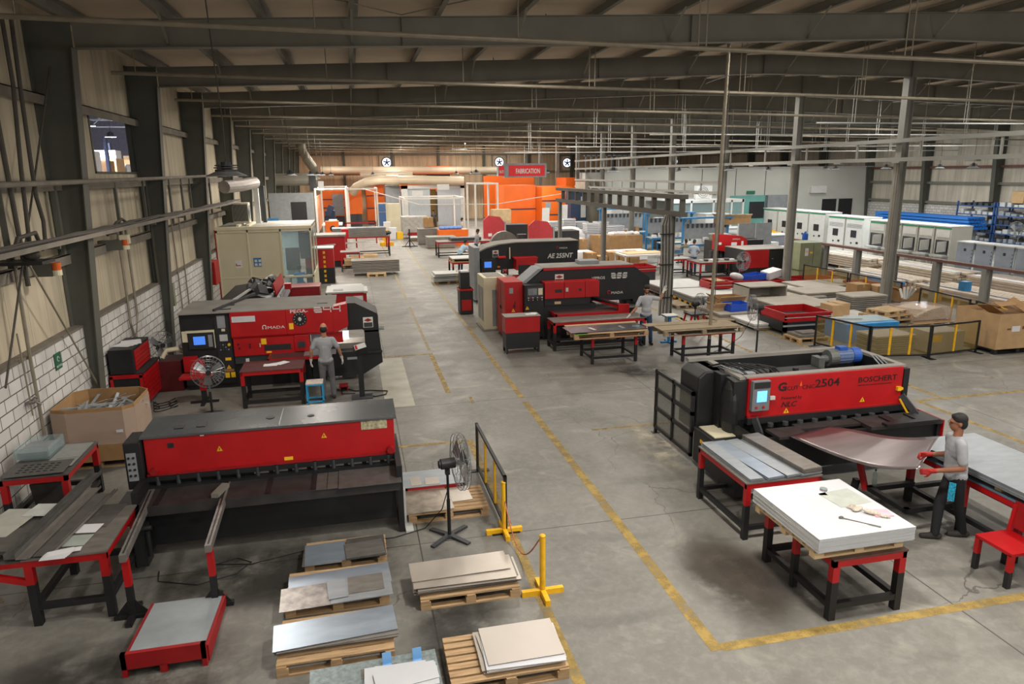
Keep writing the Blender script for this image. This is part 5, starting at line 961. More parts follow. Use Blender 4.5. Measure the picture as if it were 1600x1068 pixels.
# ---- press 3 (far centre) ----
ae=T('punch_press','black turret punch press with a curved top and white lettering, behind the centre press','machine',(6.8,27.6,0))
P(ae,'beam',BLK,PR([(4.75,1.35),(4.75,1.98),(5.1,2.14),(5.6,2.26),(6.3,2.32),(8.85,2.32),(8.85,1.28),(5.0,1.28)],'y',27.3,28.4)); P(ae,'top_trim',DST,PR([(4.73,1.98),(5.1,2.14),(5.6,2.26),(6.3,2.32),(8.87,2.32),(8.87,2.35),(6.3,2.36),(5.55,2.30),(5.05,2.18),(4.73,2.02)],'y',27.25,28.45))
P(ae,'end_post',GRY,B(4.55,4.78,27.2,28.5,.1,2.18)); P(ae,'control_panel',BLK,B(4.82,5.38,27.0,27.4,.5,1.75)); q=P(ae,'display_unit',BLK2,B(4.86,5.28,26.95,27.0,1.3,1.72)); P(q,'screen',SCRN,B(4.92,5.2,26.944,26.95,1.42,1.65)); P(q,'keyboard_shelf',CRM,B(4.82,5.35,26.8,27.0,1.08,1.12))
P(ae,'machine_base',BLK,B(4.75,6.6,27.2,28.3,0,.9),B(6.6,7.4,27.4,28.2,.2,1.3)); P(ae,'head_cover',RED,B(6.15,7.0,26.7,27.3,1.3,1.72),B(6.1,7.05,26.75,27.35,1.72,1.78),B(6.1,7.0,26.7,27.2,1.0,1.06),bevel=.01); P(ae,'head_window',BLK2,B(6.22,6.85,26.69,26.7,1.15,1.5)); P(ae,'red_actuator',RED,C((5.5,27.1,1.78),(5.8,27.1,1.78),.06,10),EL((5.75,26.95,1.25),.08,.08,.08)); P(ae,'mast',CRM,B(5.98,6.02,27.2,27.24,1.7,2.15))
P(ae,'signal_buttons',ORG,B(5.45,5.55,26.99,27.0,1.4,1.45)); plate(ae,5.32,5.56,1.78,2.05,27.3)
brandmark(ae,7.95,27.29,2.02,.10,1.25,WHT,RED); text(ae,'model_letters','AE 255NT',WHT,(7.58,27.29,1.66),.26,sx=.92,bold=.006,shear=.2)
ONE('blue_tarp','piece of bright blue plastic at the right end of the black press','sheet',mat('blue_tarp','#4a8fc4',.6),(9.0,28,0),PR([(8.95,0),(9.3,0),(9.3,.9),(8.95,1.6)],'y',27.9,27.95))
t=T('battery_cart','narrow black and red bin standing alone on the aisle left of the presses','bin',(3.75,25,0)); P(t,'lower_body',BLK,B(3.62,4.1,24.9,25.5,.03,.95)); P(t,'red_panel',RED,B(3.68,4.04,24.89,24.9,.15,.55),B(3.6,4.12,24.88,25.5,.88,.95)); P(t,'upper_body',BLK,B(3.66,4.0,24.95,25.4,.95,1.55)); P(t,'papers',PAPER,B(3.68,3.98,24.93,25.3,1.55,1.60)); P(t,'hazard_strip',YEL,*[B(3.60,3.63,25.5,25.52,.8+.1*i,.85+.1*i) for i in range(8)])
for k,(x,y,n,r) in enumerate(((4.2,32.8,6,.0),(5.35,30.8,4,.1))):
    pallet('low pallet with white boards, %s of the centre aisle bin'%['left behind','right behind'][k],x,y,1.2,.8,0,WOOD,slats=6)
    stack('white boards on the pallet %s the aisle bin'%['left behind','right behind'][k],x,y,.15,1.35,1.1,n,LGR,.035,.03,.05,.03,group='white boards by the aisle bin %d'%k if False else ['white boards behind the aisle bin','white boards beside the black press'][k],rz=r)
# ================= RIGHT: CNC SHEAR =================
gs=T('cnc_shear','red and black guillotine shear with a blue touchscreen on the right, cutting a large sheet','machine',(7.8,10.3,0))
P(gs,'front_panel',RED,B(6.22,9.2,9.96,10.02,1.00,1.66),bevel=.006); P(gs,'top_rim',DST,B(6.2,9.22,10.0,10.14,1.655,1.68),B(5.75,9.0,11.2,11.32,1.66,1.72),B(6.1,6.22,10.05,11.25,1.62,1.67),B(9.2,9.32,10.05,11.25,1.62,1.67))
P(gs,'panel_lip',RED2,B(6.22,9.2,9.93,9.97,.985,1.01))
P(gs,'rear_frame',BLK,B(5.95,9.32,11.2,11.3,.3,1.66),B(9.21,9.32,9.95,11.25,.3,1.62),B(6.1,9.35,10.1,11.2,.3,1.15)); P(gs,'end_cover',BLK,PR([(9.98,.95),(9.98,1.62),(10.25,1.64),(10.25,.62),(10.08,.66)],'x',5.96,6.2),PR([(10.3,.6),(10.3,1.66),(11.2,1.66),(11.2,.6)],'x',5.9,6.05),EL((6.0,10.15,1.1),.13,.22,.52))
P(gs,'end_cover',BLK,PR([(5.62,.55),(5.62,1.55),(5.75,1.66),(6.15,1.66),(6.15,.55)],'y',10.55,11.25),bevel=.03)
P(gs,'hydraulic_tank',BLK2,B(6.75,8.0,10.35,10.8,1.15,1.56),C((7.0,10.5,1.56),(7.0,10.5,1.66),.06,12),C((7.45,10.5,1.56),(7.45,10.5,1.62),.05,12))
mt=P(gs,'motor',mat('motor_grey','#5d615f',.5,.3,.2,6),C((8.25,10.75,1.68),(8.42,10.75,1.68),.15,20),C((8.1,10.72,1.66),(8.25,10.74,1.67),.07,12),B(8.0,8.12,10.62,10.85,1.5,1.72)); P(mt,'motor_body',mat('motor_blue_grey','#5c6f93',.45,.1,.15,30),C((8.42,10.75,1.70),(8.72,10.75,1.70),.13,20),*[BAR((8.43,10.75+.13*math.cos(a),1.70+.13*math.sin(a)),(8.71,10.75+.13*math.cos(a),1.70+.13*math.sin(a)),.012,.02) for a in [i*PI/8 for i in range(16)]]); P(mt,'motor_cap',mat('motor_blue','#2350a0',.45),C((8.72,10.75,1.70),(8.88,10.75,1.70),.142,20),B(8.45,8.62,10.68,10.82,1.82,1.88))
R=random.Random(11)
P(gs,'valve_block',STL,B(6.2,6.5,10.6,10.8,1.55,1.64),*[C((6.25+.07*i,10.7,1.62),(6.25+.07*i,10.7,1.72),.025,8) for i in range(4)],B(6.3,6.45,10.15,10.3,1.6,1.7))
P(gs,'hydraulic_hose',RUB,*[TU([(5.95+.05*i,10.95,1.62),(6.1+.1*i,10.6-.05*i,1.78),(6.3+.12*i,10.3,1.72),(6.5+.1*i,10.25,1.6)],.016,6) for i in range(6)]); P(gs,'pale_hose',GRY,*[TU([(6.0+.1*i,10.9,1.62),(6.05+.12*i,10.6,1.74),(6.25,10.2+.05*i,1.68)],.013,6) for i in range(3)],*[TU([(8.9+.08*i,10.2,1.66),(9.0+.06*i,10.5,1.72),(9.2,10.8,1.66)],.013,6) for i in range(3)])
sc=P(gs,'touch_panel',mat('panel_grey','#6a6c6e',.5),B(6.24,6.56,9.86,9.95,1.12,1.64),bevel=.01); P(sc,'screen',SCRL,B(6.32,6.50,9.853,9.86,1.28,1.47)); P(sc,'panel_top',BLK2,B(6.26,6.55,9.85,9.86,1.52,1.62)); P(sc,'panel_button',RED,C((6.32,9.845,1.19),(6.32,9.86,1.19),.02,10),C((6.45,9.845,1.19),(6.45,9.86,1.19),.02,10)); P(sc,'side_socket',LGR,B(6.57,6.66,9.86,9.9,1.30,1.36))
DT=mat('dark_print','#2a0e12',.5)
text(gs,'model_letters','G',DT,(6.76,9.957,1.41),.20,sx=1.15,bold=.008); text(gs,'model_letters','CUT',DT,(6.93,9.957,1.41),.10,sx=1.1); P(gs,'orange_spark',ORG,PR([(7.17,1.47),(7.21,1.47),(7.19,1.56)],'y',9.952,9.957)); text(gs,'model_letters','CNC',DT,(7.22,9.957,1.41),.10,sx=1.1); text(gs,'model_letters','2504',DT,(7.46,9.957,1.42),.20,sx=1.2,bold=.003)
text(gs,'maker_letters','BOSCHERT',DT,(8.30,9.957,1.44),.135,sx=1.15,bold=.002); P(gs,'maker_line',DT,B(8.30,8.98,9.953,9.957,1.385,1.395)); text(gs,'small_letters','Powered by',DT,(6.84,9.957,1.25),.08); text(gs,'small_letters','NLC',DT,(6.84,9.957,1.12),.13,sx=1.1,shear=.3,bold=.002)
tri(gs,6.95,1.045+.0,9.957,.055); tri(gs,8.42,1.12,9.957,.05); P(gs,'yellow_switch',YEL,B(9.08,9.16,9.91,9.96,1.24,1.31),B(9.16,9.2,9.92,9.95,1.25,1.29))
P(gs,'blade_beam',BLK,B(6.2,9.35,9.9,10.05,.88,.985)); P(gs,'hold_down',DGR,*[C((6.6+.28*i,9.85,.84),(6.6+.28*i,9.85,.90),.05,10) for i in range(9)]); P(gs,'throat_link',DGR,BAR((6.32,9.9,1.0),(6.42,9.75,.62),.06,.10),BAR((9.2,9.95,1.15),(9.38,9.75,.84),.06,.10)); P(gs,'yellow_edge',YEL,BAR((9.13,9.90,1.1),(9.22,9.75,.84),.01,.03))
P(gs,'table_bed',TBL,B(6.45,7.0,9.35,9.75,.80,.845),B(8.15,9.55,9.35,9.85,.80,.86),B(7.0,8.15,9.6,9.85,.80,.845)); P(gs,'table_pad',BLK,B(8.4,9.45,9.30,9.42,.86,.90),B(8.6,8.75,9.4,9.75,.86,.885),B(9.1,9.3,9.4,9.75,.86,.885)); P(gs,'side_red',RED,B(9.56,9.58,9.35,10.2,.25,.86)); P(gs,'front_apron',BLK,B(6.1,9.55,9.45,9.5,.22,.80),B(6.0,6.1,9.45,10.2,.05,.85),B(9.5,9.56,9.4,10.4,.05,.84))
P(gs,'side_cabinet',BLK,B(5.55,6.1,9.35,10.5,.10,.70),bevel=.01); P(gs,'cabinet_top',CRM,B(5.62,6.05,9.9,10.45,.70,.715)); P(gs,'yellow_sticker',YEL,B(5.543,5.55,10.15,10.25,.5,.56)); P(gs,'lower_unit',BLK,B(5.5,5.95,9.0,9.5,.05,.45)); P(gs,'meter_dial',PAPER,B(5.78,5.88,8.99,9.0,.12,.24))
gm=P(gs,'side_grating',BLK,B(5.55,5.6,10.6,12.15,.10,.16),B(5.55,5.6,10.6,12.15,1.22,1.28),*[B(5.55,5.6,y,y+.06,.1,1.28) for y in (10.6,11.35,12.1)],*[B(5.55,5.6,10.6,12.15,z,z+.07) for z in (.48,.86)]); P(gm,'mesh_infill',SMESH,B(5.573,5.577,10.65,12.1,.15,1.24)); P(gm,'grating_foot',BLK,B(5.55,5.6,12.08,12.13,0,.1),B(5.5,5.65,12.05,12.16,0,.01))
# the big sheet
P00,P01,P10,P11=Vector((6.60,9.33,.865)),Vector((7.52,9.56,.87)),Vector((7.38,7.50,1.0)),Vector((8.22,8.08,1.18))
def bigs(u,v):
    a=P00.lerp(P01,v); b=P10.lerp(P11,v); p=a.lerp(b,u); sg=math.sin(PI*u)
    return (p.x+.04*sg*(1-v),p.y-.22*sg*(1-v),p.z-.12*sg*(1-v*.4)+.02*math.sin(2*PI*u)*v)
o=ONE('steel_sheet','large curved tinted steel sheet running from the right shear to the man','sheet',CPR,P00,GRID(bigs,24,10,.002),smooth=True)
# strips table
table('red and black steel table stacked with long steel strips beside the right shear',5.02,6.18,7.92,9.3,.86,STD,w=.075,lr=.6,rail=.14)
for k,(x,w,n,m,rz,z) in enumerate([(5.17,.20,10,STL,.0,.862),(5.40,.26,9,STB,.10,.866),(5.66,.24,9,STL,.13,.868),(5.95,.34,7,STL,.10,.87),(5.97,.30,14,STD,.09,.905)]):
    stack('%s strip pile'%['leftmost','second','middle','fourth','raised right'][k],x,8.62,z,w,1.4,n,m,.004,.001,.006,.004,group='steel strips, %s pile'%['leftmost','second','middle','fourth','raised right'][k],rz=rz,name='steel_strip',cat='strip',toplabel='top strip of the %s pile on the strips table'%['leftmost','second','middle','fourth','raised right'][k])
# white stack table
wt=table('red and black steel table carrying the thick stack of white sheets',5.0,5.95,6.06,7.42,.78,mat('brown_top','#4a342c',.5,0,.3,8),w=.085,lr=.62,rail=.14,xlegs=())
P(wt,'middle_leg',RED,B(5.0,5.07,6.75,6.82,.45,.72)); P(wt,'middle_leg_lower',BLK,B(5.0,5.07,6.75,6.82,0,.45)); 
pallet('wooden pallet between the table and the thick white stack',5.36,6.72,1.15,1.2,.78,PLY,slats=6,h=.10)
stack('thick white sheet stack on the table',5.40,6.72,.885,1.24,1.32,38,STW,.0042,.0003,.004,.003,group='sheets in the thick white stack',rz=.0,toplabel='topmost sheet of the thick white stack on the table',ms=[STW,STW,LGR])
zt=.885+38*.0045
sheet('pale greenish rectangle sheet lying on the thick white stack',5.72,6.88,zt+.001,.46,.40,mat('green_grey_sheet','#a7aca4',.5),.10,.002); sheet('pink and white folded papers on the white stack',5.86,6.42,zt+.002,.22,.17,mat('pink_paper','#e0a6b4',.8),-.15,.012,name='folded_paper',cat='paper'); sheet('white paper sheet under the pointed tool on the white stack',5.52,6.33,zt+.001,.24,.20,PAPER,.4,.002,name='paper_sheet',cat='paper'); sheet('faint white paper in the far corner of the white stack',5.42,7.12,zt+.001,.34,.2,PAPER,-.2,.002,name='paper_sheet',cat='paper')
t=T('work_gloves','crumpled off-white work gloves on the white stack','gloves',(5.68,6.5,zt)); GLM=mat('knit_glove','#b5ab9d',.95,0,.25,40,.5)
P(t,'glove',GLM,EL((5.65,6.56,zt+.022),.09,.045,.02,(0,0,.4)),*[CAP((5.60+.025*i,6.57+.01*i,zt+.02),(5.57+.03*i,6.64+.012*i,zt+.015),.012,.010,8) for i in range(4)]); P(t,'glove',GLM,EL((5.74,6.43,zt+.028),.10,.04,.026,(0,.1,-.7)),*[CAP((5.78+.02*i,6.37-.01*i,zt+.02),(5.81+.02*i,6.32-.01*i,zt+.014),.011,.009,8) for i in range(4)])
t=T('steel_scraper','long thin steel tool lying on the white stack','tool',(5.5,6.3,zt)); P(t,'rod',STD,BAR((5.34,6.42,zt+.010),(5.62,6.13,zt+.010),.014,.008)); P(t,'tool_head',DSTL,EL((5.33,6.43,zt+.014),.03,.02,.014))
t=T('tape_roll','small grey roll of tape at the back of the white stack','tape',(5.62,7.12,zt)); P(t,'roll',GRY,LA([(.025,0),(.045,0),(.045,.03),(.025,.03)],(5.6,7.12,zt+.001)));
# right table
rt=table('long red and black steel table at the right edge under the grey sheets',8.08,9.15,5.6,8.45,.84,BLU if False else mat('blue_grey_top','#5a6f80',.5,0,.2,3),w=.085,lr=.45,rail=.2,xlegs=())
for yv in (6.55,7.4): 
    lg=P(rt,'leg',RED,B(8.08,8.16,yv,yv+.08,.38,.76)); P(rt,'lower_leg',BLK,B(8.08,8.16,yv,yv+.08,0,.38))
P(rt,'extension_frame',BLK,B(7.3,8.1,8.28,8.36,.30,.37),B(7.3,8.1,7.55,7.62,.30,.37),B(7.3,7.38,7.55,8.36,.30,.37)); P(rt,'slanted_leg',RED2,BAR((7.25,8.5,.75),(7.3,8.36,.3),.07,.07)); P(rt,'slanted_leg_lower',BLK,BAR((7.25,8.5,.42),(7.2,8.55,0),.08,.08),B(7.05,7.35,8.5,8.6,0,.03))
pallet('flat wooden pallet between the right edge table and the grey sheets',8.62,6.95,1.0,2.7,.84,PLY,slats=9,h=.08)
stack('wide grey sheet stack at the right edge',8.62,6.98,.925,1.16,2.86,10,STL,.008,.001,.006,.002,group='wide grey sheets at right edge',toplabel='topmost wide grey steel sheet at the right edge')
t=T('water_bottle','clear plastic bottle standing by the red table leg behind the man','bottle',(7.42,8.36,.37)); P(t,'bottle',GLASSD,LA([(.03,0),(.035,.02),(.035,.10),(.03,.12),(.035,.14),(.033,.19),(.012,.22),(.012,.24)],(7.42,8.33,.37),14)); P(t,'cap',BLK,C((7.42,8.33,.61),(7.42,8.33,.63),.014,10))
# chair
t=T('red_chair','small red and black steel chair at the right edge of the floor','chair',(7.78,6.35,0)); P(t,'seat',RED,B(7.5,8.02,6.1,6.62,.43,.47)); P(t,'backrest',RED2,OB((8.03,6.36,.70),(.03,.5,.34),(0,.12,0))); 
for a in (7.5,7.96):
    for b in (6.1,6.56):
        lg=P(t,'leg',RED,B(a,a+.06,b,b+.06,.22,.44)); P(lg,'lower_leg',BLK,B(a,a+.06,b,b+.06,0,.22))
P(t,'back_post',RED,BAR((7.99,6.13,.45),(8.04,6.13,.82),.05,.05),BAR((7.99,6.59,.45),(8.04,6.59,.82),.05,.05))
person('man in grey t-shirt and black trousers holding the big sheet at the right',(7.78,7.30),1.15,1.80,feet=((.08,-.22),(-.04,.17)),knees=[(-.02,-.08,.52),(.02,.14,.52)],bot=BPNT,lean=(0,.05),elbows=[(-.26,.03,1.15),(.27,-.02,1.15)],hands=[(-.14,.36,1.04),(.22,.30,1.14)],glove=(REDG,REDG),palms=((1,0,-.3),(-1,0,-.3)),vox=.010,hdir=(.05,1,-.12),glasses=True,curl=.8)
ONE('knee_print','cyan patterned patch on the man\'s black trousers','patch',mat('cyan_print','#1f8fb0',.8,0,.8,60),(7.6,7.13,.7),OB((7.62,7.17,.78),(.012,.08,.26),(0,-.02,.5)))
# ================= RIGHT MIDDLE =================
table('small red legged table on the left behind the standing cable post, near the press brake',14.9,16.2,31.6,32.6,.85,STD,w=.07,lr=.4)
table('red legged table with small parts in front of the far press brake',15.7,17.9,29.9,31.3,.85,STD,w=.07,lr=.4)
for k in range(7): ONE('small_part','small part on the red table before the far press brake, %s from the left'%ORD[k].replace('nearest','first'),'part',[LGR,DGR,PAPER,STD][k%4],(16+.27*k,30.4,.86),B(15.9+.27*k,16.05+.27*k,30.3,30.5,.855,.93),group='small parts on the brake table')
pb=T('press_brake','red and black press brake in the middle distance at the right','machine',(19,33,0)); P(pb,'ram_cover',RED,PR([(17.7,1.15),(17.7,1.92),(18.0,1.92),(19.1,1.80),(19.4,1.65),(19.45,1.45),(19.45,.80)],'y',32.2,32.6)); P(pb,'rear_body',BLK,B(17.8,20.6,32.6,33.6,.5,1.55)); P(pb,'tooling',DGR,*[B(17.5+.25*i,17.65+.25*i,32.3,32.5,.75,1.1) for i in range(9)]); P(pb,'bed',BLK,B(17.6,19.6,32.0,33.0,0,.7)); P(pb,'white_sign',PAPER,B(18.55,18.85,32.19,32.2,1.2,1.5),B(19.1,19.22,32.19,32.2,1.2,1.55),B(17.8,18.0,32.19,32.2,1.4,1.52)); text(pb,'logo_letters','AMADA',LGR,(18.6,32.19,1.62),.12)
rb=T('red_machine_box','big red fronted black machine housing beside the grey screens','machine',(20.3,31,0)); P(rb,'front',RED,B(18.0,19.25,29.9,29.96,.5,1.35)); P(rb,'body',BLK,B(17.98,19.25,29.96,31.8,0,1.33),B(19.25,20.5,29.9,31.8,0,1.30)); P(rb,'top',DST,B(17.98,20.5,29.9,31.8,1.35,1.38)); P(rb,'handle',LGR,B(19.4,19.48,29.89,29.9,.9,.92))
person('man in grey t-shirt and jeans working at the far press brake',(16.35,31.9),-.6,1.72,bot=JEAN,lean=(0,.12),hands=[(-.15,.4,1.0),(.15,.4,1.0)],elbows=[(-.26,.1,1.1),(.26,.1,1.1)],vox=.026,top=mat('bluegrey_tshirt','#7f8a96'),hdir=(.3,1,-.6))
fan('round wire fan in front of the red housing at the press brake',16.55,27.8,1.15,.42,-PI/2+.3,pole=CHRM,base='disc')
sf=fan('large floor fan on a red frame beside the hazard tape',10.42,19.9,.95,.33,.05,pole=BLK,base='none')
t=T('fan_stand','red A-frame stand under the large floor fan','stand',(11.1,20.3,0)); P(t,'leg',RED,BAR((10.1,19.8,0),(10.25,19.9,.6),.05,.05),BAR((10.75,19.8,0),(10.65,19.9,.6),.05,.05),BAR((10.15,20.4,0),(10.25,20.3,.6),.05,.05),BAR((10.8,20.4,0),(10.65,20.3,.6),.05,.05)); P(t,'tray',BLK,B(10.2,10.7,19.85,20.35,.58,.62)); P(t,'foot_box',RED,B(10.3,10.7,20.0,20.3,0,.1))
for k,(a,b,z0,z1) in enumerate((((10.3,21.6),(10.75,20.5),.95,.7),((10.3,21.6),(10.7,20.4),.35,.1))):
    t=T('hazard_tape','black and yellow hazard tape from the gantry post to the fan, %s'%['upper','lower'][k],'tape',(a[0],a[1],z0)); Ps=[Vector((a[0],a[1],z0)).lerp(Vector((b[0],b[1],z1)),i/10) for i in range(11)]
    P(t,'black_band',BLK,*[BAR(p,q,.01,.07) for p,q in zip(Ps[::2],Ps[1::2])]); P(t,'yellow_band',YEL,*[BAR(p,q,.01,.07) for p,q in zip(Ps[1::2],Ps[2::2])])
fan('thin pedestal fan seen edge-on between the pallet table and the right shear',10.75,17.1,1.32,.36,2.9,pole=CHRM,base='none')
ONE('fan_cable','thin cable from the thin pedestal fan sagging to the floor','cable',RUB,(10,17.4,0),TU([(10.75,17.3,1.0),(10.5,17.4,.45),(10.1,17.5,.12),(9.8,17.6,.01)],.008,5))
# area of panels and trays on the floor
def slab(label,x0,x1,y0,y1,z0,z1,m,rz=0,group=None,rim=True,pal=False):
    t=T('panel_stack',label,'panels',((x0+x1)/2,(y0+y1)/2,0),group)
    P(t,'top_panel',m,B(x0,x1,y0,y1,z1-.05,z1)); n=max(1,int((z1-z0)/.07))
    P(t,'folded_edges',DST if m is not WHT else LGR,*[B(x0+.02*(i%2),x1-.02*(i%2),y0+.02*(i%2),y1-.02,z0+(z1-.05-z0)*i/n,z0+(z1-.05-z0)*(i+.7)/n) for i in range(n)])
    P(t,'bearer',WOOD,*[B(x0+.1,x1-.1,y,y+.1,0,z0) for y in (y0+.1,(y0+y1)/2,y1-.2)])
    t.rotation_euler=(0,0,rz); return t
DUST=mat('dusty_panel','#a39d92',.8,0,.1,2)
slab('white panel stack at the far left corner of the floor storage',12.1,14.3,26.0,28.2,.12,.42,LGR); slab('white channel panels in front of the far left stack',12.3,13.9,23.9,25.8,.12,.42,LGR); slab('white panels right of the channel panels',13.9,15.2,24.2,26,.1,.38,LGR)
slab('dusty wide panel stack in the middle of the floor storage, with ribbed edge',14.0,16.2,20.6,22.7,.15,.5,DUST); slab('dusty long panel stack at the back of the floor storage',16.6,19.0,23.2,24.6,.12,.45,DUST); slab('dusty low panel stack behind the ribbed one',15.2,17.4,23.0,24.3,.1,.34,DUST); slab('white long panel in front of the red trays',15.4,18.2,25.0,26.0,.1,.32,LGR); slab('dusty panel stack at the right of the floor storage by the guard rail',17.7,20.5,24.8,26.4,.1,.4,DUST)
slab('dusty panel stack nearest the boxes in the floor storage',16.3,18.2,21.2,22.4,.1,.38,DUST)
t=T('panel_housing','dusty bent metal housing standing on the floor storage','housing',(14.7,23.2,0)); P(t,'hood',DUST,B(14.0,15.6,22.9,24.0,.82,.86),B(14.0,14.04,22.9,24.0,.3,.86),B(15.56,15.6,22.9,24,.3,.86),B(14,15.6,23.96,24,.3,.86)); P(t,'base',LGR,B(13.9,15.7,22.8,24.1,.12,.3))
slab('white glossy sheet stack nearest the aisle in the floor storage',12.35,14.2,19.7,21.2,.08,.22,WHT); slab('white ribbed panel stack right of the red and black frame',14.9,16.7,18.7,20.6,.08,.3,WHT)
sl=slab('grey flat panel on pallets with boxes along the aisle edge',12.0,13.6,21.3,23.4,.15,.26,DUST)
for k,(x,y) in enumerate(((11.9,22.4),(12.1,21.4),(12.0,24.3))): pallet('wooden pallet along the aisle edge of the floor storage, %s from the camera'%ORD[[1,0,2][k]],x,y,.8,1.2,0,WOODG,slats=5)
def tray(label,x0,x1,y0,y1,z0,z1,m=RED,mi=DGR,rz=0):
    t=T('steel_tray',label,'tray',((x0+x1)/2,(y0+y1)/2,z0)); P(t,'rim',m,B(x0,x1,y0,y0+.04,z0,z1),B(x0,x1,y1-.04,y1,z0,z1),B(x0,x0+.04,y0,y1,z0,z1),B(x1-.04,x1,y0,y1,z0,z1),B(x0-.03,x1+.03,y0-.03,y0+.03,z1-.06,z1),B(x0-.03,x1+.03,y0-.03,y0+.03,z0,z0+.05)); P(t,'bottom',mi,B(x0+.03,x1-.03,y0+.03,y1-.03,z0,z0+.03)); P(t,'trim_line',LGR,B(x0-.035,x1+.035,y0-.036,y0-.03,(z0+z1)/2-.01,(z0+z1)/2+.01)); t.rotation_euler=(0,0,rz); return t
tr=tray('red rimmed tray frame on a black stand, nearest the thin fan',12.9,14.5,18.9,20.3,.42,.68); 
t=T('black_stand','black steel stand under the red rimmed tray nearest the thin fan','stand',(13.7,19.6,0)); P(t,'frame',BLK,B(12.85,14.55,18.85,18.95,.12,.42),B(12.85,14.55,20.25,20.35,.12,.42),B(12.85,12.95,18.85,20.35,.12,.42),B(14.45,14.55,18.85,20.35,.12,.42)); P(t,'rail',GRY,B(12.8,14.6,18.82,18.85,.28,.33)); P(t,'foot',BLK,*[B(x,x+.1,y,y+.1,0,.12) for x in (12.85,14.45) for y in (18.85,20.25)])
tray('long red tray in the back row of the floor storage, left one',14.9,16.9,27.0,28.2,.12,.42); tray('long red tray in the back row of the floor storage, middle one',16.98,18.2,27.0,28.2,.1,.36); tray('long red tray in the back row of the floor storage, right one',18.75,20.7,26.8,28.0,.1,.36); tray('red tray at the right of the floor storage by the brown rail',19.9,20.9,22.9,25.4,.2,.5,rz=.0)
tray('small red tray with a cardboard lid on the left panels',13.75,14.75,25.3,26.2,.42,.68); ONE('cardboard_sheet','torn cardboard flap on the small red tray','cardboard',CARDL,(14.2,25.7,.7),OB((14.2,25.7,.72),(.6,.5,.02),(.1,.05,.3)))
tray('red tray cart right of the cable post',11.9,13.6,30.2,31.4,.5,.75); ONE('cart_frame','dark cart frame under the red tray right of the cable post','cart',DGR,(12.7,30.8,0),B(11.9,13.6,30.2,31.4,0,.5)); tray('second red tray behind the centre press, left of the cable post',9.9,11.6,26.6,27.6,.55,.78); ONE('tray_stand','black and red stand under the tray behind the centre press','stand',RED2,(10.7,27,0),B(9.9,11.6,26.6,27.6,0,.55))
def bin_(label,x,y,z,w,d,h,m,rz=0):
    t=T('plastic_bin',label,'bin',(x,y,z),None,rz,world=False); P(t,'tub',m,B(-w/2,w/2,-d/2,-d/2+.01,0,h),B(-w/2,w/2,d/2-.01,d/2,0,h*1.1),B(-w/2,-w/2+.01,-d/2,d/2,0,h),B(w/2-.01,w/2,-d/2,d/2,0,h),B(-w/2,w/2,-d/2,d/2,0,.01)); P(t,'rim',m,B(-w/2-.015,w/2+.015,-d/2-.015,-d/2+.01,h-.02,h),B(-w/2-.015,w/2+.015,d/2-.01,d/2+.015,h-.02,h)); return t
bin_('bright blue plastic bin on the grey panel in front of the cardboard box',12.9,21.8,.26,.8,.5,.26,BLUB,.1); bin_('bright blue plastic bin on the back row of red trays',17.0,27.4,.36,1.0,.5,.26,BLUB,.4)
def carton(label,x0,x1,y0,y1,z0,z1,m=CARD,rz=0,group=None,flaps=False,tape=True):
    t=T('cardboard_box',label,'box',((x0+x1)/2,(y0+y1)/2,z0),group); P(t,'carton',m,B(x0,x1,y0,y1,z0,z1)) if not flaps else P(t,'carton',m,*shell([(x0,y0),(x1,y0),(x1,y1),(x0,y1)],z0,z1),B(x0,x1,y0,y1,z0,z0+.02))
    if flaps: P(t,'flap',CARDL,OB((x0-.05,(y0+y1)/2,z1),(.02,(y1-y0),.25),(0,-.9,0)),OB(((x0+x1)/2,y0-.06,z1-.04),((x1-x0),.02,.25),(.7,0,0)))
    elif tape: P(t,'tape',mat('parcel_tape','#b89a68',.4),B((x0+x1)/2-.03,(x0+x1)/2+.03,y0-.002,y1+.002,z1-.12,z1+.002))
    t.rotation_euler=(0,0,rz); return t
carton('open cardboard box behind the blue bin on the grey panel',12.5,13.5,22.3,23.0,.26,.62,CARD,flaps=True); carton('small open cardboard box left of the blue bin',12.1,12.7,21.9,22.4,.26,.48,CARDL,flaps=True)
ONE('white_bag','crumpled white plastic bag beside the blue bin on the red trays','bag',PAPER,(16.3,27.4,.5),EL((16.2,27.5,.52),.35,.25,.16,(0,.3,.2))); ONE('white_carton','white carton on the back row of red trays','box',PAPER,(17.9,27.7,.5),OB((18.0,27.7,.55),(.8,.5,.32),(.1,-.15,.3)))
for k,(x,y) in enumerate(((15.35,20.0),(15.75,20.2))): carton('taped cardboard carton in the pair beside the white ribbed panels, %s one'%['left','right'][k],x-.22+.0,x+.22,y-.3,y+.3,.15 if True else 0,.68,CARDL)
for k in range(3): pallet('weathered wooden pallet in the middle stack of the floor storage, %s from the bottom'%['first','second','third'][k],16.8,19.2+.02*k,1.3,1.0,.14*k,[WOODG,WOODG,WOOD][k],rz=.1*k,slats=7)
pallet('clean small wooden pallet on top of the middle pallet stack',16.9,19.3,1.0,.8,.42,PLY,rz=.2)
slab('film wrapped grey pack behind the pallet stack',16.6,18.0,20.6,21.5,.15,.75,DUST); t=T('wrapped_timber','film wrapped timber pack on a dark pallet by the guard rail','timber',(18,19.4,0)); P(t,'planks',PINE,*[OB((18.2+.02*i,19.5,.2+.06*i),(1.6-.1*i,1.0,.055),(0,0,.08*i)) for i in range(6)]); P(t,'film_wrap',FILM,OB((18.2,19.5,.36),(1.75,1.1,.42))); P(t,'bearer',BLK,B(17.4,19,19.0,20,0.05,.16)); pallet('long wooden pallet under the wrapped timber',18.1,19.1,1.8,.9,0,WOOD,slats=6)
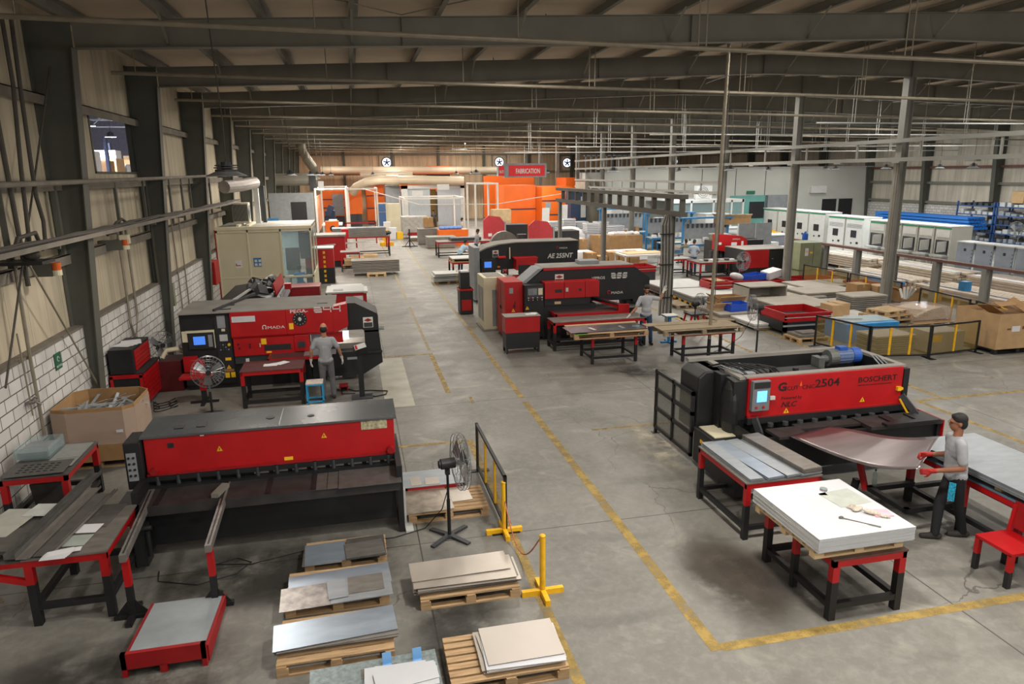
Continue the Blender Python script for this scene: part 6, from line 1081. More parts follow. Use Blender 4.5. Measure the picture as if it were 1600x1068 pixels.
carton('cardboard box behind the film wrapped pack, left one',18.1,18.7,22.3,22.9,.4,.85,CARD); carton('cardboard box behind the film wrapped pack, middle one',18.75,19.3,22.0,22.6,.4,.8,CARDL); carton('open cardboard box behind the film wrapped pack, right one',19.2,20.1,21.4,22.2,.3,.75,CARD,flaps=True); ONE('packing_foam','white foam strips sticking out between the boxes','foam',WHT,(18.9,20.9,.6),*[OB((18.8+.12*i,20.9,.72),(.05,.06,.45),(.4*i-.8,.5-.2*i,0)) for i in range(5)])
t=T('blue_crate','large bright blue low crate with a grey lid behind the front guard rails','crate',(14.8,17.6,0)); BLC=mat('crate_blue','#2283c2',.45); P(t,'crate_body',BLC,B(14.0,15.8,17.5,18.5,0,.56),bevel=.01); P(t,'lid',mat('crate_lid','#8fa0a6',.5),B(13.98,15.82,17.7,18.52,.56,.58)); P(t,'tool',LGR,BAR((14.2,18.2,.61),(14.9,18.0,.61),.05,.03))
t=T('grey_sheet_pile','pale blue grey sheet leaning on the floor behind the front guard rails','sheet',(16.2,17.3,0)); P(t,'sheet',LGR,OB((16.5,17.4,.05),(1.3,.6,.02),(.05,0,.3)))
slab('grey crate with a beige top behind the front guard rails',13.75,15.0,15.95,16.8,.05,.55,DUST); 
gc=T('wrapped_crate','grey wrapped crate with a yellow label behind the right front guard rail','crate',(16,16.2,0)); P(gc,'body',mat('grey_wrap','#8e8a80',.6,0,.1,3),B(15.3,16.4,15.75,16.6,.05,.62)); P(gc,'label',YEL,B(15.35,15.65,15.744,15.75,.35,.55))
pallet('dark wooden pallet with scrap beside the red tray stand',13.2,18.2,1.1,.8,0,WOOD,slats=6); ONE('scrap_pile','flat brown scrap on the dark pallet beside the red tray stand','scrap',STD,(13.2,18.2,.14),B(12.75,13.6,17.9,18.55,.14,.22),B(12.9,13.5,18.0,18.4,.22,.27))
guard('black and yellow guard rail nearest the right shear, running away from the camera',(12.95,17.5),(13.35,15.75),.92,ACRY,2); guard('black and yellow guard rail facing the camera, left panel',(13.35,15.75),(15.0,15.45),.92,ACRY,2); guard('black and yellow guard rail facing the camera, right panel',(15.0,15.45),(16.75,15.65),.92,ACRY,1)
for k,(a,b) in enumerate((((19.4,27.4),(19.5,24.6)),((19.5,24.5),(19.6,21.8)),((19.3,20.6),(19.0,18.2)),((19.0,18.0),(18.9,16.2)))): guard('black and yellow guard rail along the brown rail fence, %s from the far end'%ORD[k].replace('nearest','first'),a,b,.95,ACRY,2)
# big cardboard box
bb=T('pallet_box','huge open cardboard box with torn paper on top at the right edge','box',(17.7,16.0,0)); P(bb,'carton',CARDL,*shell([(17.0,15.3),(18.55,15.3),(18.55,16.7),(17.0,16.7)],.14,1.12)); P(bb,'printed_label',PAPER,B(17.45,17.72,15.285,15.292,.62,.78)); P(bb,'printed_mark',mat('brown_print','#6a4527'),B(17.3,17.42,15.286,15.292,.68,.72),B(17.8,18.1,15.286,15.292,.68,.76)); P(bb,'torn_paper',CARD,*[OB((17.3+.25*i,15.9+.2*(i%2),1.16+.06*(i%3)),(.6,.4,.01),(.4*(i%2)-.2,.5-.25*i,.5*i)) for i in range(5)],B(17.05,18.5,15.35,16.65,.95,.98)); P(bb,'yellow_scrap',YEL,OB((17.55,15.7,1.2),(.2,.12,.02),(.3,.2,.4)))
pallet('black pallet under the huge cardboard box',17.78,16.0,1.6,1.4,0,BLK); carton('small cardboard box left of the huge cardboard box',16.75,17.0,16.6,17.1,0,.45,CARD); carton('second tall cardboard box at the very right edge',18.8,19.8,15.5,16.9,0,1.1,CARD)
# green cabinet
t=T('electrical_cabinet','olive green electrical cabinet by the interior column','cabinet',(20.7,30,0)); P(t,'body',OLV,B(20.0,21.1,28.6,29.8,.5,1.75),bevel=.01); P(t,'base',OLV,B(20.05,21.05,28.65,29.75,0,.5)); P(t,'warning_sign',PAPER,B(20.25,20.42,28.59,28.6,1.15,1.5)); P(t,'yellow_sticker',YEL,B(20.5,20.65,28.59,28.6,1.25,1.33)); P(t,'door_line',BLK2,B(20.68,20.69,28.592,28.6,.55,1.7)); P(t,'sign_triangle',YEL,PR([(20.28,1.3),(20.39,1.3),(20.335,1.42)],'y',28.585,28.59))
for k in range(2): t=T('grey_screen','tall plain grey welding screen, %s one'%['left','right'][k],'screen',(19.4+1.35*k,33.2,0)); P(t,'panel',GRY,B(19.9+1.0*k,20.88+1.0*k,33.9,33.95,.15,2.3)); P(t,'post',LGR,B(19.88+1.0*k,19.92+1.0*k,33.88,33.97,0,2.3))
# brown rail fence
rf=T('rail_fence','long brown top rail on grey posts, running along the right side storage','fence',(21.6,25,0)); P(rf,'top_rail',RUST,B(21.5,21.72,11.5,31.6,1.56,1.66)); 
for i in range(10):
    y=31.2-2.2*i; q=P(rf,'post',COLM,B(21.46,21.48,y-.09,y+.09,0,1.56),B(21.74,21.76,y-.09,y+.09,0,1.56),B(21.48,21.74,y-.006,y+.006,0,1.56))
# timber piles
R=random.Random(21)
for r_i,(x0,zt,nm) in enumerate(((22.2,.50,'first row behind the brown rail'),(24.6,.75,'second row behind the brown rail'))):
    for c in range(4):
        if r_i==0 and c==3: continue
        y0=14.5+5*c; t=T('timber_pile','long pile of pale planks, %s, %s from the camera'%(nm,ORD[c]),'timber',(x0,y0,0),None)
        P(t,'planks',PINE,*[B(x0+.28*j+R.uniform(0,.04),x0+.28*j+.24,y0+R.uniform(0,.3),y0+4.6+R.uniform(-.3,.1),.15+.11*i,.15+.11*i+.09) for j in range(6) for i in range(int(zt/.11)-1)])
        P(t,'bearer',WOOD,*[B(x0-.05,x0+1.7,y0+q,y0+q+.1,0,.14) for q in (.4,2.2,4.0)])
        P(t,'white_board',[LGR,PAPER,STW][c%3],B(x0+.25,x0+.62,y0+.3,y0+4.5,zt-.10,zt-.04)); P(t,'white_plank',LGR,B(x0+1.2,x0+1.4,y0+.1,y0+4.4,zt-.10,zt-.05))
        if c<2 and r_i<2: P(t,'film_wrap',FILM,B(x0-.06,x0+1.75,y0+.2,y0+4.4,.15,zt-.05))
for k,(x,y,m,w,l,z) in enumerate(((22.0,24.6,mat('bright_blue_box','#2a7fc0'),.25,2.0,.42),(22.5,21.9,BLU,.3,.3,.35),(22.4,29.4,RED,.5,1.0,.25),(22.5,30.6,RED,.5,.8,.25),(21.95,22.6,YEL,.25,.3,.35))):
    ONE('storage_crate','%s crate among the timber behind the brown rail'%['long blue','square blue','left red','right red','small yellow'][k],'crate',m,(x,y,0),B(x,x+w,y,y+l,(.46 if k==1 else 0),z+(.46 if k==1 else 0)))
# switchgear cabinets
def swg(i,x,y,w,h,kind):
    lb={'a':'white switchgear cabinet with dark window','b':'white switchgear cabinet with vent panels','c':'white switchgear frame with open doors'}[kind]
    t=T('switchgear_cabinet',lb+', %s from the far end'%ORD[i].replace('nearest','first'),'cabinet',(x,y,0),'row of white switchgear cabinets')
    W2=mat('switchgear_white','#c9c9c0',.5,0,.04,3)
    P(t,'casing',W2,B(x+.03,x+1.2,y,y+w-.12,0,h)); P(t,'gap_frame',GRY,B(x+.1,x+1.2,y+w-.12,y+w,0,h-.05)); P(t,'green_strip',GRN,B(x-.0,x+.03,y+.03,y+w-.15,h-.12,h-.05)); P(t,'top_rim',WHT,B(x-.02,x+1.22,y-.01,y+w,h-.02,h+.03))
    if kind!='c': P(t,'door',WHT,B(x,x+.03,y+.02,y+w-.14,.05,h-.14)); P(t,'window',BLK2,B(x-.012,x,y+w*.32,y+w*.62,h*.50,h*.68)); P(t,'handle',BLK2,B(x-.02,x,y+w*.2,y+w*.3,h*.35,h*.40),C((x-.03,y+w*.55,h*.36),(x,y+w*.55,h*.36),.05,10))
    if kind=='b': P(t,'vent',GRY,*[B(x-.008,x,y+.1+.02,y+w-.25,h*.74+.05*j,h*.74+.05*j+.02) for j in range(5)])
    if kind=='c':
        P(t,'upper_door',WHT,B(x-.02,x+.03,y+.05,y+w-.2,h*.78,h-.16)); P(t,'open_door',WHT,OB((x-.35,y+.1,h*.6),(.7,.02,.5),(0,0,.25)),OB((x-.3,y+.12,h*.25),(.6,.02,.55),(0,0,.35))); P(t,'dark_bay',DGR,B(x-.005,x+.03,y+.1,y+w-.2,h*.40,h*.72)); P(t,'breaker',GRN,B(x-.05,x,y+.35,y+.55,h*.5,h*.62),B(x-.05,x,y+.35,y+.5,h*.1,h*.22)); P(t,'shelf',LGR,B(x-.3,x+.03,y+.05,y+w-.2,h*.38,h*.42))
    return t
ys=46.5; i=0
for w,k in [(1.75,'a'),(1.75,'a'),(1.75,'a'),(1.75,'a')]: ys-=w; swg(i,29.2,ys,w,2.35,k); i+=1
ys=38.2
for w,k in [(1.6,'b'),(1.6,'b')]: ys-=w; swg(i,28.4,ys,w,2.3,k); i+=1
ys=33.6
for w,k in [(1.25,'c'),(1.1,'c'),(1.1,'c'),(1.05,'c'),(1.05,'c')]: ys-=w; swg(i,27.6,ys,w,2.3,k); i+=1
for k in range(7):
    y=26.8-1.0*k; t=T('steel_enclosure','bare galvanised enclosure frame with one dark hole, %s of the row from the left'%ORD[k].replace('nearest','first'),'enclosure',(26.8,y,0),'row of galvanised enclosures'); P(t,'panel',mat('galv_panel','#8b95a2',.4,.4,.1,2),B(26.8,26.84,y-.86,y,.05,1.75),B(26.84,27.5,y-.04,y,.05,1.75)); P(t,'top_rim',LGR,B(26.75,27.55,y-.9,y,1.75,1.80)); P(t,'hole',BLK2,B(26.792,26.8,y-.5,y-.38,1.38,1.5)); P(t,'punched_edge',DGR,*[B(26.792,26.8,y-.83,y-.80,.3+.16*j,.36+.16*j) for j in range(8)])
# racks and blue beams at right wall
for k in range(4):
    y=28+3.0*k; t=T('storage_rack','blue steel storage rack at the right wall, %s from the camera'%ORD[k],'rack',(40,y,0),'blue racks on the right wall'); RB=mat('rack_navy','#2a4f86',.5); P(t,'upright',RB,*[B(xx,xx+.08,yy,yy+.08,0,2.9) for xx in (39.4,40.6) for yy in (y,y+2.8)])
    for j in range(5): P(t,'shelf',RB,B(39.4,40.7,y,y+2.88,.4+.55*j,.46+.55*j)); P(t,'shelf_goods',[LGR,DGR,GRY][(j+k)%3],*[B(39.5,40.4,y+.15+.45*q,y+.15+.45*q+R.uniform(.2,.4),.46+.55*j,.46+.55*j+R.uniform(.1,.3)) for q in range(6)])
for k in range(4): ONE('blue_beam','stack of perforated blue beams by the right wall, %s layer'%['lowest','second','third','topmost'][k],'beams',mat('beam_blue','#1d5fa8',.45,0,.3,20),(37,37,.5+.2*k),*[B(37+.22*j,37.16+.22*j,36.2+.1*k,44.5,1.3+.2*k,1.45+.2*k) for j in range(6)],group='blue beam layers'); 
ONE('beam_cradle','grey cradle under the blue beams','cradle',GRY,(37.5,40,0),B(37,38.3,37,37.2,0,1.3),B(37,38.3,41,41.2,0,1.3),B(37,38.3,44,44.2,0,1.3)); carton('cardboard box on top of the nearest blue rack',39.5,40.3,35.2,36.0,2.9,3.6,CARDL); carton('second cardboard box on the blue racks',39.5,40.3,32,32.8,2.66,3.2,CARD)
for k,(x,y) in enumerate(((29.5,25.5),(30.5,27.2),(29.5,22.8))): fan('dusty round fan above the galvanised enclosures, %s of three'%['first','second','third'][k],x,y,2.15,.4,PI,base='disc',m=GRY,pole=GRY)

ONE('step_ladder','small red step ladder leaning by the galvanised enclosures','ladder',RED,(27,21.8,0),BAR((26.9,21.5,.1),(27.2,21.9,1.3),.05,.03),BAR((26.9,22.0,.1),(27.2,22.1,1.3),.05,.03),*[B(26.95+.06*i,27.0+.06*i,21.6,22.05,.3+.25*i,.33+.25*i) for i in range(4)])
ONE('water_jug','blue water jug on the brown rail post','jug',mat('jug_blue','#2554a8',.4),(21.6,30.9,1.66),LA([(.12,0),(.14,.05),(.14,.3),(.05,.38),(.05,.42)],(21.6,30.6,1.66))); 
# ================= FAR END =================
# fabrication sign
t=T('hanging_sign','red hanging sign with white capitals over the aisle','sign',(11,45,5.2)); P(t,'casing',GRY,B(9.62,12.35,44.7,45.3,4.75,5.62)); P(t,'red_face',mat('sign_red','#c4141c',.5,0,.04,3,emit='#c4141c',es=.12),B(9.85,12.22,44.68,44.70,4.84,5.50)); text(t,'sign_letters','FABRICATION',WHT,(10.3,44.67,5.0),.42,sx=.60,bold=.008); P(t,'side_casing',GRY,B(9.18,9.62,44.72,45.2,4.85,5.5)); P(t,'side_face',mat('sign_red'  ,'#c4141c'),B(9.22,9.56,44.70,44.72,4.88,5.46)); text(t,'side_letters','8670',WHT,(9.25,44.69,5.02),.28,sx=.5); P(t,'hanger',CREAMP,C((10,45,5.6),(10,45,roofz(10)+.2),.02,6),C((12,45,5.6),(12,45,roofz(12)+.2),.02,6))
# white steel gate frames
WF=mat('frame_white','#cbc8c0',.5,0,.05,3)
def gate(label,x0,x1,y0,y1,h,cross=True):
    t=T('enclosure_gantry',label,'frame',((x0+x1)/2,(y0+y1)/2,0))
    for (a,b) in ((x0,y0),(x1,y0),(x0,y1),(x1,y1)): P(t,'post',WF,B(a-.07,a+.07,b-.07,b+.07,0,h))
    P(t,'top_beam',WF,B(x0,x1,y0-.06,y0+.06,h-.12,h),B(x0,x1,y1-.06,y1+.06,h-.12,h),B(x0-.06,x0+.06,y0,y1,h-.12,h),B(x1-.06,x1+.06,y0,y1,h-.12,h)); return t
gate('white steel frame at the far end, left one beside the cabin',-2.6,-.4,55,66,4.1); gate('white steel frame at the far end in front of the orange ovens',-.3,2.2,64,70,3.9); gate('white steel frame at the far end in front of the grey doors',4.3,9.3,60,66,3.1)
gate('white steel frame at the far end, right of the hanging duct',9.6,11.4,56,60,4.3); ONE('diagonal_rail','thin white diagonal rails crossing the far end','rail',WF,(8,58,2.6),BAR((1.0,62,3.9),(5.4,59,2.6),.06,.06),BAR((5.4,59,2.6),(11.5,57,2.6),.05,.06),BAR((11.5,57,2.6),(17.5,54,3.6),.06,.06))
ONE('notice_board','blank white board hung on the far frames','board',WHT,(5.3,59.5,3.4),B(4.9,5.8,59.4,59.45,3.2,3.7)); ONE('notice_board','blank white board hung on the far frames beside the other','board',WHT,(7.4,59.5,3.9),B(7.0,8.0,59.4,59.45,3.75,4.2))
# orange ovens
def orangebox(label,x0,x1,y0,y1,z0,z1,door=None,lines=2,name='paint_oven'):
    t=T(name,label,'machine',((x0+x1)/2,y0,0)); P(t,'body',ORG,B(x0,x1,y0,y1,z0,z1)); P(t,'seam_line',DBL,*[B(x0-.01,x1+.01,y0-.02,y0,z0+(z1-z0)*(i+1)/(lines+1)-.05,z0+(z1-z0)*(i+1)/(lines+1)+.05) for i in range(lines)])
    if z0>.1: P(t,'undercarriage',DGR,B(x0+.1,x1-.1,y0+.1,y1-.1,0,z0))
    if door: P(t,'door',GRY,B(door[0],door[1],y0-.03,y0-.01,door[2],door[3]))
    return t
orangebox('orange oven with a grey door at the far left end',-2.9,-.7,74,78,1.0,3.5,(-1.9,-.8,1.1,3.2)); P(orangebox('tall orange cabinet on dark legs at the far end, under the pipe elbow',-.5,1.0,71.5,74,1.3,3.8,None,0),'dark_leg',DGR,B(-.4,0,71.5,73.5,0,1.3),B(.5,.9,71.5,73.5,0,1.3))
orangebox('orange oven in two blocks behind the white frame posts',1.5,3.3,75,79,.4,4.2,None,2); orangebox('long orange oven roof band behind the grey doors',3.6,12,77,79,3.2,4.4,None,0); orangebox('high orange box above the big duct',8.2,10.9,79.2,80.8,5.0,5.9,None,0)
orangebox('tall orange oven block right of the robot cell, with grey top',12.8,15.6,60,64,0,4.0,None,1); orangebox('tall orange oven with a dark window beside the dark blue cabinet',15.62,18.3,58,62,.4,3.9,(15.9,16.4,1.9,2.6),2); orangebox('plain orange red tower behind the tall oven',18.32,20.0,60,63,0,4.6,None,0); orangebox('pink orange wall panel under the hanging sign',12.2,17,66,66.5,1.0,4.8,None,0)
t=T('dark_blue_cabinet','dark blue tall cabinet right of the tall orange oven','cabinet',(18,55,0)); P(t,'body',DBL,B(16.6,17.88,53,54.4,0,3.6)); P(t,'panel',LGR,B(17.4,17.8,52.97,53,1.6,3.2)); P(t,'sticker',ORG,B(16.8,16.95,52.97,53,1.3,1.6))
ONE('grey_silo','tall grey beige metal housing right of the dark blue cabinet','housing',mat('silo_grey','#8f8b7e',.5,.2,.15,1),(19,54,0),B(17.9,20.2,53.5,56,0,4.3)); t=T('filter_unit','large pale grey filter unit with fittings on top behind the gantry','unit',(20,56,0)); P(t,'body',LGR,B(20.4,24,56,58,3.2,5.0),B(18.8,20.4,56.2,58,4.4,5.0)); P(t,'support_post',GRY,B(20.5,20.7,56.1,56.3,0,3.2)); P(t,'support_post',GRY,B(23.7,23.9,56.1,56.3,0,3.2)); P(t,'roof_fitting',GRY,*[B(18.9+.45*i,19.0+.45*i,56.5,56.6,5.0,6.4) for i in range(11)],B(18.8,24,56.5,56.6,6.3,6.4))
t=T('white_cabinet','white double electrical cabinet behind the stacks of white parts','cabinet',(20,51,0)); P(t,'body',WHT,B(18.6,20.4,49.5,50.5,0,2.6)); P(t,'door_gap',GRY,B(19.5,19.53,49.48,49.5,.1,2.5)); P(t,'label',YEL,B(20.0,20.2,49.48,49.5,1.6,1.9))
# grey sliding doors / booth
t=T('paint_booth','pale grey booth with tall ribbed doors at the far end','booth',(8,68,0)); BG=mat('booth_grey','#a3abb0',.45,.2,.08,2,stretch=(6,1,1)); P(t,'door',BG,B(5.2,7.3,68,68.1,.3,3.7)); P(t,'door',BG,B(8.0,10.2,68,68.1,.3,3.7)); P(t,'inner_wall',mat('booth_ochre','#8a6a30'),B(7.3,8.0,69,69.1,0,3.6)); P(t,'frame',LGR,B(4.6,5.2,67.9,68.2,0,4),B(4.6,10.6,67.9,68.2,3.7,4.0),B(10.2,10.6,67.9,68.2,0,4)); P(t,'body',GRY,B(3.2,4.6,69,72,0,4.0))
person('man in dark clothes standing in the doorway of the far grey booth',(7.4,66.5),PI,1.75,vox=.05,top=DGR,bot=BLK2)
ONE('roof_duct_pipe','long cream duct along the far wall','duct',mat('duct_cream','#b8ab94',.5,.1,.06,1),(10,79,5.4),TU([(-3,79,5.55),(16,79,5.35)],.42,16)); ONE('roof_duct_pipe','big cream insulated pipe with an elbow over the far frames','duct',mat('duct_cream','#b8ab94'),(5,68,4.4),TU([(.1,70,3.4),(.5,69.6,3.9),(1.4,69,4.35),(2.6,68.5,4.55),(6,68,4.5),(10.5,67.5,4.35)],.42,16),C((3.3,68.4,4.53),(4.4,68.25,4.52),.5,16)); ONE('roof_duct_pipe','shorter cream duct above the big insulated pipe','duct',mat('duct_cream','#b8ab94'),(3,74,5),TU([(1.0,74,5.0),(5,74,5.05),(6.2,74,4.9)],.38,14)); ONE('roof_duct_pipe','dusty vertical duct dropping from the roof at the left far end','duct',mat('duct_dust','#7b7567',.6,.1,.1,1),(-3,60,6),TU([(-3.6,58,8.2),(-3.55,58,7.2),(-3.2,58,6.3),(-2.75,58,5.6),(-2.6,58,4.7)],.36,14))
t=T('wall_extractor','dusty horizontal extraction unit on the left wall at the far end','unit',(-4,56,4.6)); P(t,'duct',STEELP,C((-5.5,56,4.75),(-2.9,56,4.75),.45,14)); P(t,'box',BLK,B(-3.0,-2.5,55.5,56.5,3.9,5.1)); P(t,'hood',LGR,B(-2.4,-2.0,56,56.5,3.9,4.6))
t=T('dark_doorway','dark doorway in a grey partition at the far left','doorway',(-4,50,0)); P(t,'partition',GRY,B(-5.4,-2.5,50,50.1,0,3.9)); P(t,'opening',BLK2,B(-4.0,-3.0,49.97,50.0,0,3.3)); P(t,'blue_screen',BLU,B(-4.7,-4.1,42,42.05,1.9,2.7))
# wall fans
for k,(x,z) in enumerate(((4.05,6.5),(16.8,6.45),(24.9,6.3),(38.4,6.35))):
    z-=.15
    t=T('wall_fan','bright round extractor fan in the far end wall, %s from the left'%ORD[k].replace('nearest','first'),'fan',(x,81,z),'extractor fans in the far wall'); P(t,'daylight_disc',mat('daylight_disc','#e8eef8',.5,emit='#dfe9ff',es=2.2),C((x,81.2,z),(x,81.27,z),.48,24)); P(t,'frame',STEELP,TU(circ((x,81.18,z),.54,'y',24),.07,6),B(x-.85,x+.85,81.15,81.25,z+.75,z+.9),B(x-.9,x-.78,81.15,81.25,z-.8,z+.9),B(x+.78,x+.9,81.15,81.25,z-.8,z+.9)); P(t,'blade',BLK,*[OB((x+.22*math.cos(a),81.1,z+.22*math.sin(a)),(.32,.02,.14),(.5,-a,0)) for a in (.3,1.55,2.8,4.05,5.3)],C((x,81.05,z),(x,81.15,z),.1,10))
for k,x in enumerate((5.5,10.5,15.5,18.5,21)): ONE('strip_light','unlit strip lamp fitting near the far wall, %s from the left'%ORD[k].replace('nearest','first'),'lamp',LGR,(x,70,7.6),B(x-.8,x+.8,70,70.1,7.3,7.38),C((x-.6,70.05,7.38),(x-.6,70.05,roofz(x)+.15),.02,6),C((x+.6,70.05,7.38),(x+.6,70.05,roofz(x)+.15),.02,6),group='strip fittings near the far wall')
# partition hall at the right back
PWM=mat('partition_grey','#b9bab2',.5,0,.05,.6)
t=T('partition_wall','tall smooth grey inner partition wall with small windows at the right back','partition',(30,51,0)); P(t,'wall_face',PWM,B(18.8,42,51.3,51.5,0,5.2)); P(t,'panel_seam',DGR,*[B(x-.02,x+.02,51.28,51.3,0,5.15) for x in (21,24,26.7,29.6,32.2,34.9)]); P(t,'top_cap',LGR,B(18.8,42,51.2,51.6,5.2,5.28)); P(t,'dark_window',BLK2,B(37.5,38.8,51.26,51.3,1.2,2.7),B(39.0,40.3,51.26,51.3,1.2,2.7)); P(t,'window_frame',LGR,B(37.4,40.4,51.25,51.29,2.7,2.8),B(38.8,39.0,51.25,51.29,1.2,2.7)); P(t,'green_door_glass',mat('green_glass','#6fa59c',.2,0,.1,1),B(29.2,32.3,51.25,51.29,0,3.1)); P(t,'door_frame',GRY,B(32.3,34.2,50.9,51.29,0,3.1)); P(t,'exit_sign',mat('exit_green','#1c6a50'),B(30.6,31.3,51.2,51.28,3.2,3.45)); P(t,'wall_unit',WHT,B(36.2,37.6,51.0,51.29,3.2,3.75)); P(t,'inner_shelf',BLK2,B(30.9,32.2,51.22,51.26,1.3,2.6))
t=T('white_site_cabin','white framed glass cabin in front of the grey partition','cabin',(26,46,0)); P(t,'frame',WHT,*[B(x-.06,x+.06,45.9,46.0,0,3.0) for x in (21.5,23.2,24.9,26.3,27.2)],*[B(27.1,27.22,y,y+.1,0,3.0) for y in (46,47.5,49)],B(21.4,27.3,45.9,46.0,2.85,3.05),B(27.1,27.25,45.9,50,2.85,3.05)); P(t,'glass_wall',GLASS,B(21.5,27.2,45.95,45.96,.9,2.85),B(27.15,27.16,46,50,.9,2.85)); P(t,'low_wall',CRP,B(21.5,27.2,45.93,45.97,0,.9)); P(t,'roof',WHT,B(21.4,27.3,46,50,3.0,3.06)); P(t,'back_wall',LGR,B(21.5,27.2,49.9,50,0,2.9))
ac2=T('air_conditioner','white air conditioner unit with a round fan on the white glass cabin','air conditioner',(24,47,3.1)); P(ac2,'casing',WHT,B(24.0,25.2,46.8,47.2,3.08,4.0)); P(ac2,'fan_grille',GRY,*[TU(circ((24.5,46.78,3.55),r,'y',18),.02,4) for r in (.38,.25,.12)])
for k,(x,y,w,d,h,m,lb) in enumerate(((22.4,40,1.6,1.2,1.5,WHT,'white cabinet with an opaque front behind the blue benches'),(24.0,41,1.2,1.2,1.1,LGR,'low white cabinet beside the cabin corner'),(22.2,38.0,1.1,.9,1.3,GRY,'grey steel cabinet behind the press brake'),(23.5,37.2,1.8,1.1,1.25,mat('lead_grey','#777c84',.5),'wide lead grey box behind the press brake'),(22.0,41.5,1.6,1.2,2.3,WHT,'tall white box among the blue benches'),(20.1,36.6,.9,.8,1.45,OLV,'olive cabinet left of the press brake'),(19.6,43.5,.6,.6,2.0,DGR,'dark grey upright cabinet between the white boxes'))):
    t=T('storage_cabinet',lb,'cabinet',(x,y,0)); P(t,'body',m,B(x,x+w,y,y+d,0,h)); P(t,'lid',LGR,B(x-.04,x+w+.04,y-.04,y+d+.04,h,h+.06))
carton('long open orange brown cardboard box on the cabinets behind the press brake',21.2,23.2,38.2,39.0,1.9,2.45,CARD,flaps=True); 
for k,(x,y) in enumerate(((26.5,42),(27.3,44))): t=T('pallet_truck_load','beige crate near the grey door, %s'%['front','rear'][k],'crate',(x,y,0)); P(t,'crate',CRM,B(x,x+1.2,y,y+1,0,.9)); P(t,'yellow_end',YEL,B(x+1.2,x+1.3,y,y+1,.15,1.0))
for k in range(2): ONE('white_fan_table','white table with parts right of the press brake, %s'%['front','rear'][k],'table',WHT,(23,33+2*k,0),B(22.3,24.5,33+2*k,34+2*k,.75,.8),B(22.3,22.4,33+2*k,33.1+2*k,0,.75),B(24.4,24.5,33+2*k,33.1+2*k,0,.75),B(22.6,23.2,33.2+2*k,33.6+2*k,.8,1.1))
# blue workbenches with shelves
def bench(label,x,y,w,z=2.25):
    t=T('assembly_bench',label,'bench',(x,y,0)); P(t,'post',BLU,B(x,x+.1,y+1,y+1.1,0,z),B(x+w-.1,x+w,y+1,y+1.1,0,z),B(x,x+.1,y,y+.1,0,.85),B(x+w-.1,x+w,y,y+.1,0,.85)); P(t,'top_shelf',BLU,B(x-.1,x+w+.1,y+.7,y+1.3,z,z+.08)); P(t,'worktop',LGR,B(x,x+w,y,y+1.1,.85,.9)); P(t,'edge',BLU,B(x-.02,x+w+.02,y-.03,y,.78,.9)); P(t,'back_panel',GRY,B(x+.1,x+w-.1,y+1.05,y+1.08,1.1,z-.3)); P(t,'hanging_tools',DGR,*[B(x+.3+.3*i,x+.42+.3*i,y+1.0,y+1.04,z-.55,z-.3) for i in range(int(w/.3)-1)])
    P(t,'items',[PAPER,LGR,CARD][int(x)%3],*[B(x+.2+.45*i,x+.45+.45*i,y+.3,y+.6,.9,1.05+.1*(i%3)) for i in range(int(w/.45)-1)]); P(t,'shelf_bracket',BLU,BAR((x+.05,y+1.1,z-.4),(x+.05,y+.7,z),.05,.05),BAR((x+w-.05,y+1.1,z-.4),(x+w-.05,y+.7,z),.05,.05)); return t
bench('blue assembly bench with tools, farthest left of the three',17.0,46.5,3.4,2.45); bench('blue assembly bench with pink boxes, in the middle of the three',18.6,42.0,3.2,2.35); bench('blue assembly bench on the right behind the seated worker',18.9,37.4,3.0,2.3)
for k,(x,y) in enumerate(((16.5,43.5),(18.2,39.5))): table('small blue legged table with papers beside the assembly benches, %s'%['far','near'][k],x,x+1.8,y,y+.9,.8,LGR,up=BLU,low=BLU,w=.07)
person('worker in olive shirt sitting at the blue bench behind the cable post',(17.9,35.9),.3,1.7,hip=(0,0,.55),feet=((-.12,.4),(.12,.4)),knees=[(-.12,.4,.5),(.12,.4,.5)],hands=[(-.2,.5,.9),(.2,.5,.9)],elbows=[(-.28,.15,.85),(.28,.15,.85)],vox=.03,top=mat('olive_shirt','#6f6f62',.9))
ONE('work_chair','white work chair under the worker at the blue bench','chair',LGR,(17.9,35.8,0),B(17.65,18.15,35.6,36.05,.42,.46),B(17.65,18.15,35.58,35.62,.46,.9),B(17.68,17.72,35.62,35.66,0,.42),B(18.08,18.12,35.62,35.66,0,.42))
# white folding table, crates, cardboard
t=table('white folding table with a beige board beyond the centre press',13.6,16.1,34.0,35.5,.82,WHT,up=WHT,low=WHT,w=.06); sheet('wavy beige board on the white folding table','%s'and 14.9,34.9,.84,2.2,1.2,PLY,.05,.02,name='board',cat='board')
carton('big cardboard crate full of white bags in the middle distance',15.2,17.3,40.5,41.8,0,1.25,CARD); ONE('white_bags','white bags heaped in the big cardboard crate','bags',PAPER,(16.2,41,1.25),*[EL((15.45+.28*i,41.1+.2*(i%2),1.3),.2,.3,.14,(0,.3*(i%3),.5*i)) for i in range(7)])
for k in range(5): carton('tan box in the row before the white folding table, %s from the left'%ORD[k].replace('nearest','first'),12.3+.62*k,12.85+.62*k,36.2,37,.0,.55 if k%2 else .75,CARD,group='tan boxes in the low row')
carton('upright tan cardboard box left of the big crate',13.9,14.7,40,40.6,0,1.35,CARD); carton('tan box right of the black press top',12.8,13.4,39.4,40.0,0,1.2,CARD)
for k,(x,y,h) in enumerate(((13.2,41.2,1.0),(14.9,38.4,.5),(15.6,37.6,.6),(12.5,38,.6))): t=T('wrapped_block','white film wrapped block on a pallet, %s of the small ones'%ORD[k],'block',(x,y,0)); P(t,'block',PAPER,B(x-.6,x+.6,y-.5,y+.5,.14,h+.1),bevel=.05); P(t,'bearer',WOOD,B(x-.6,x+.6,y-.5,y+.5,0,.13))
R=random.Random(9)
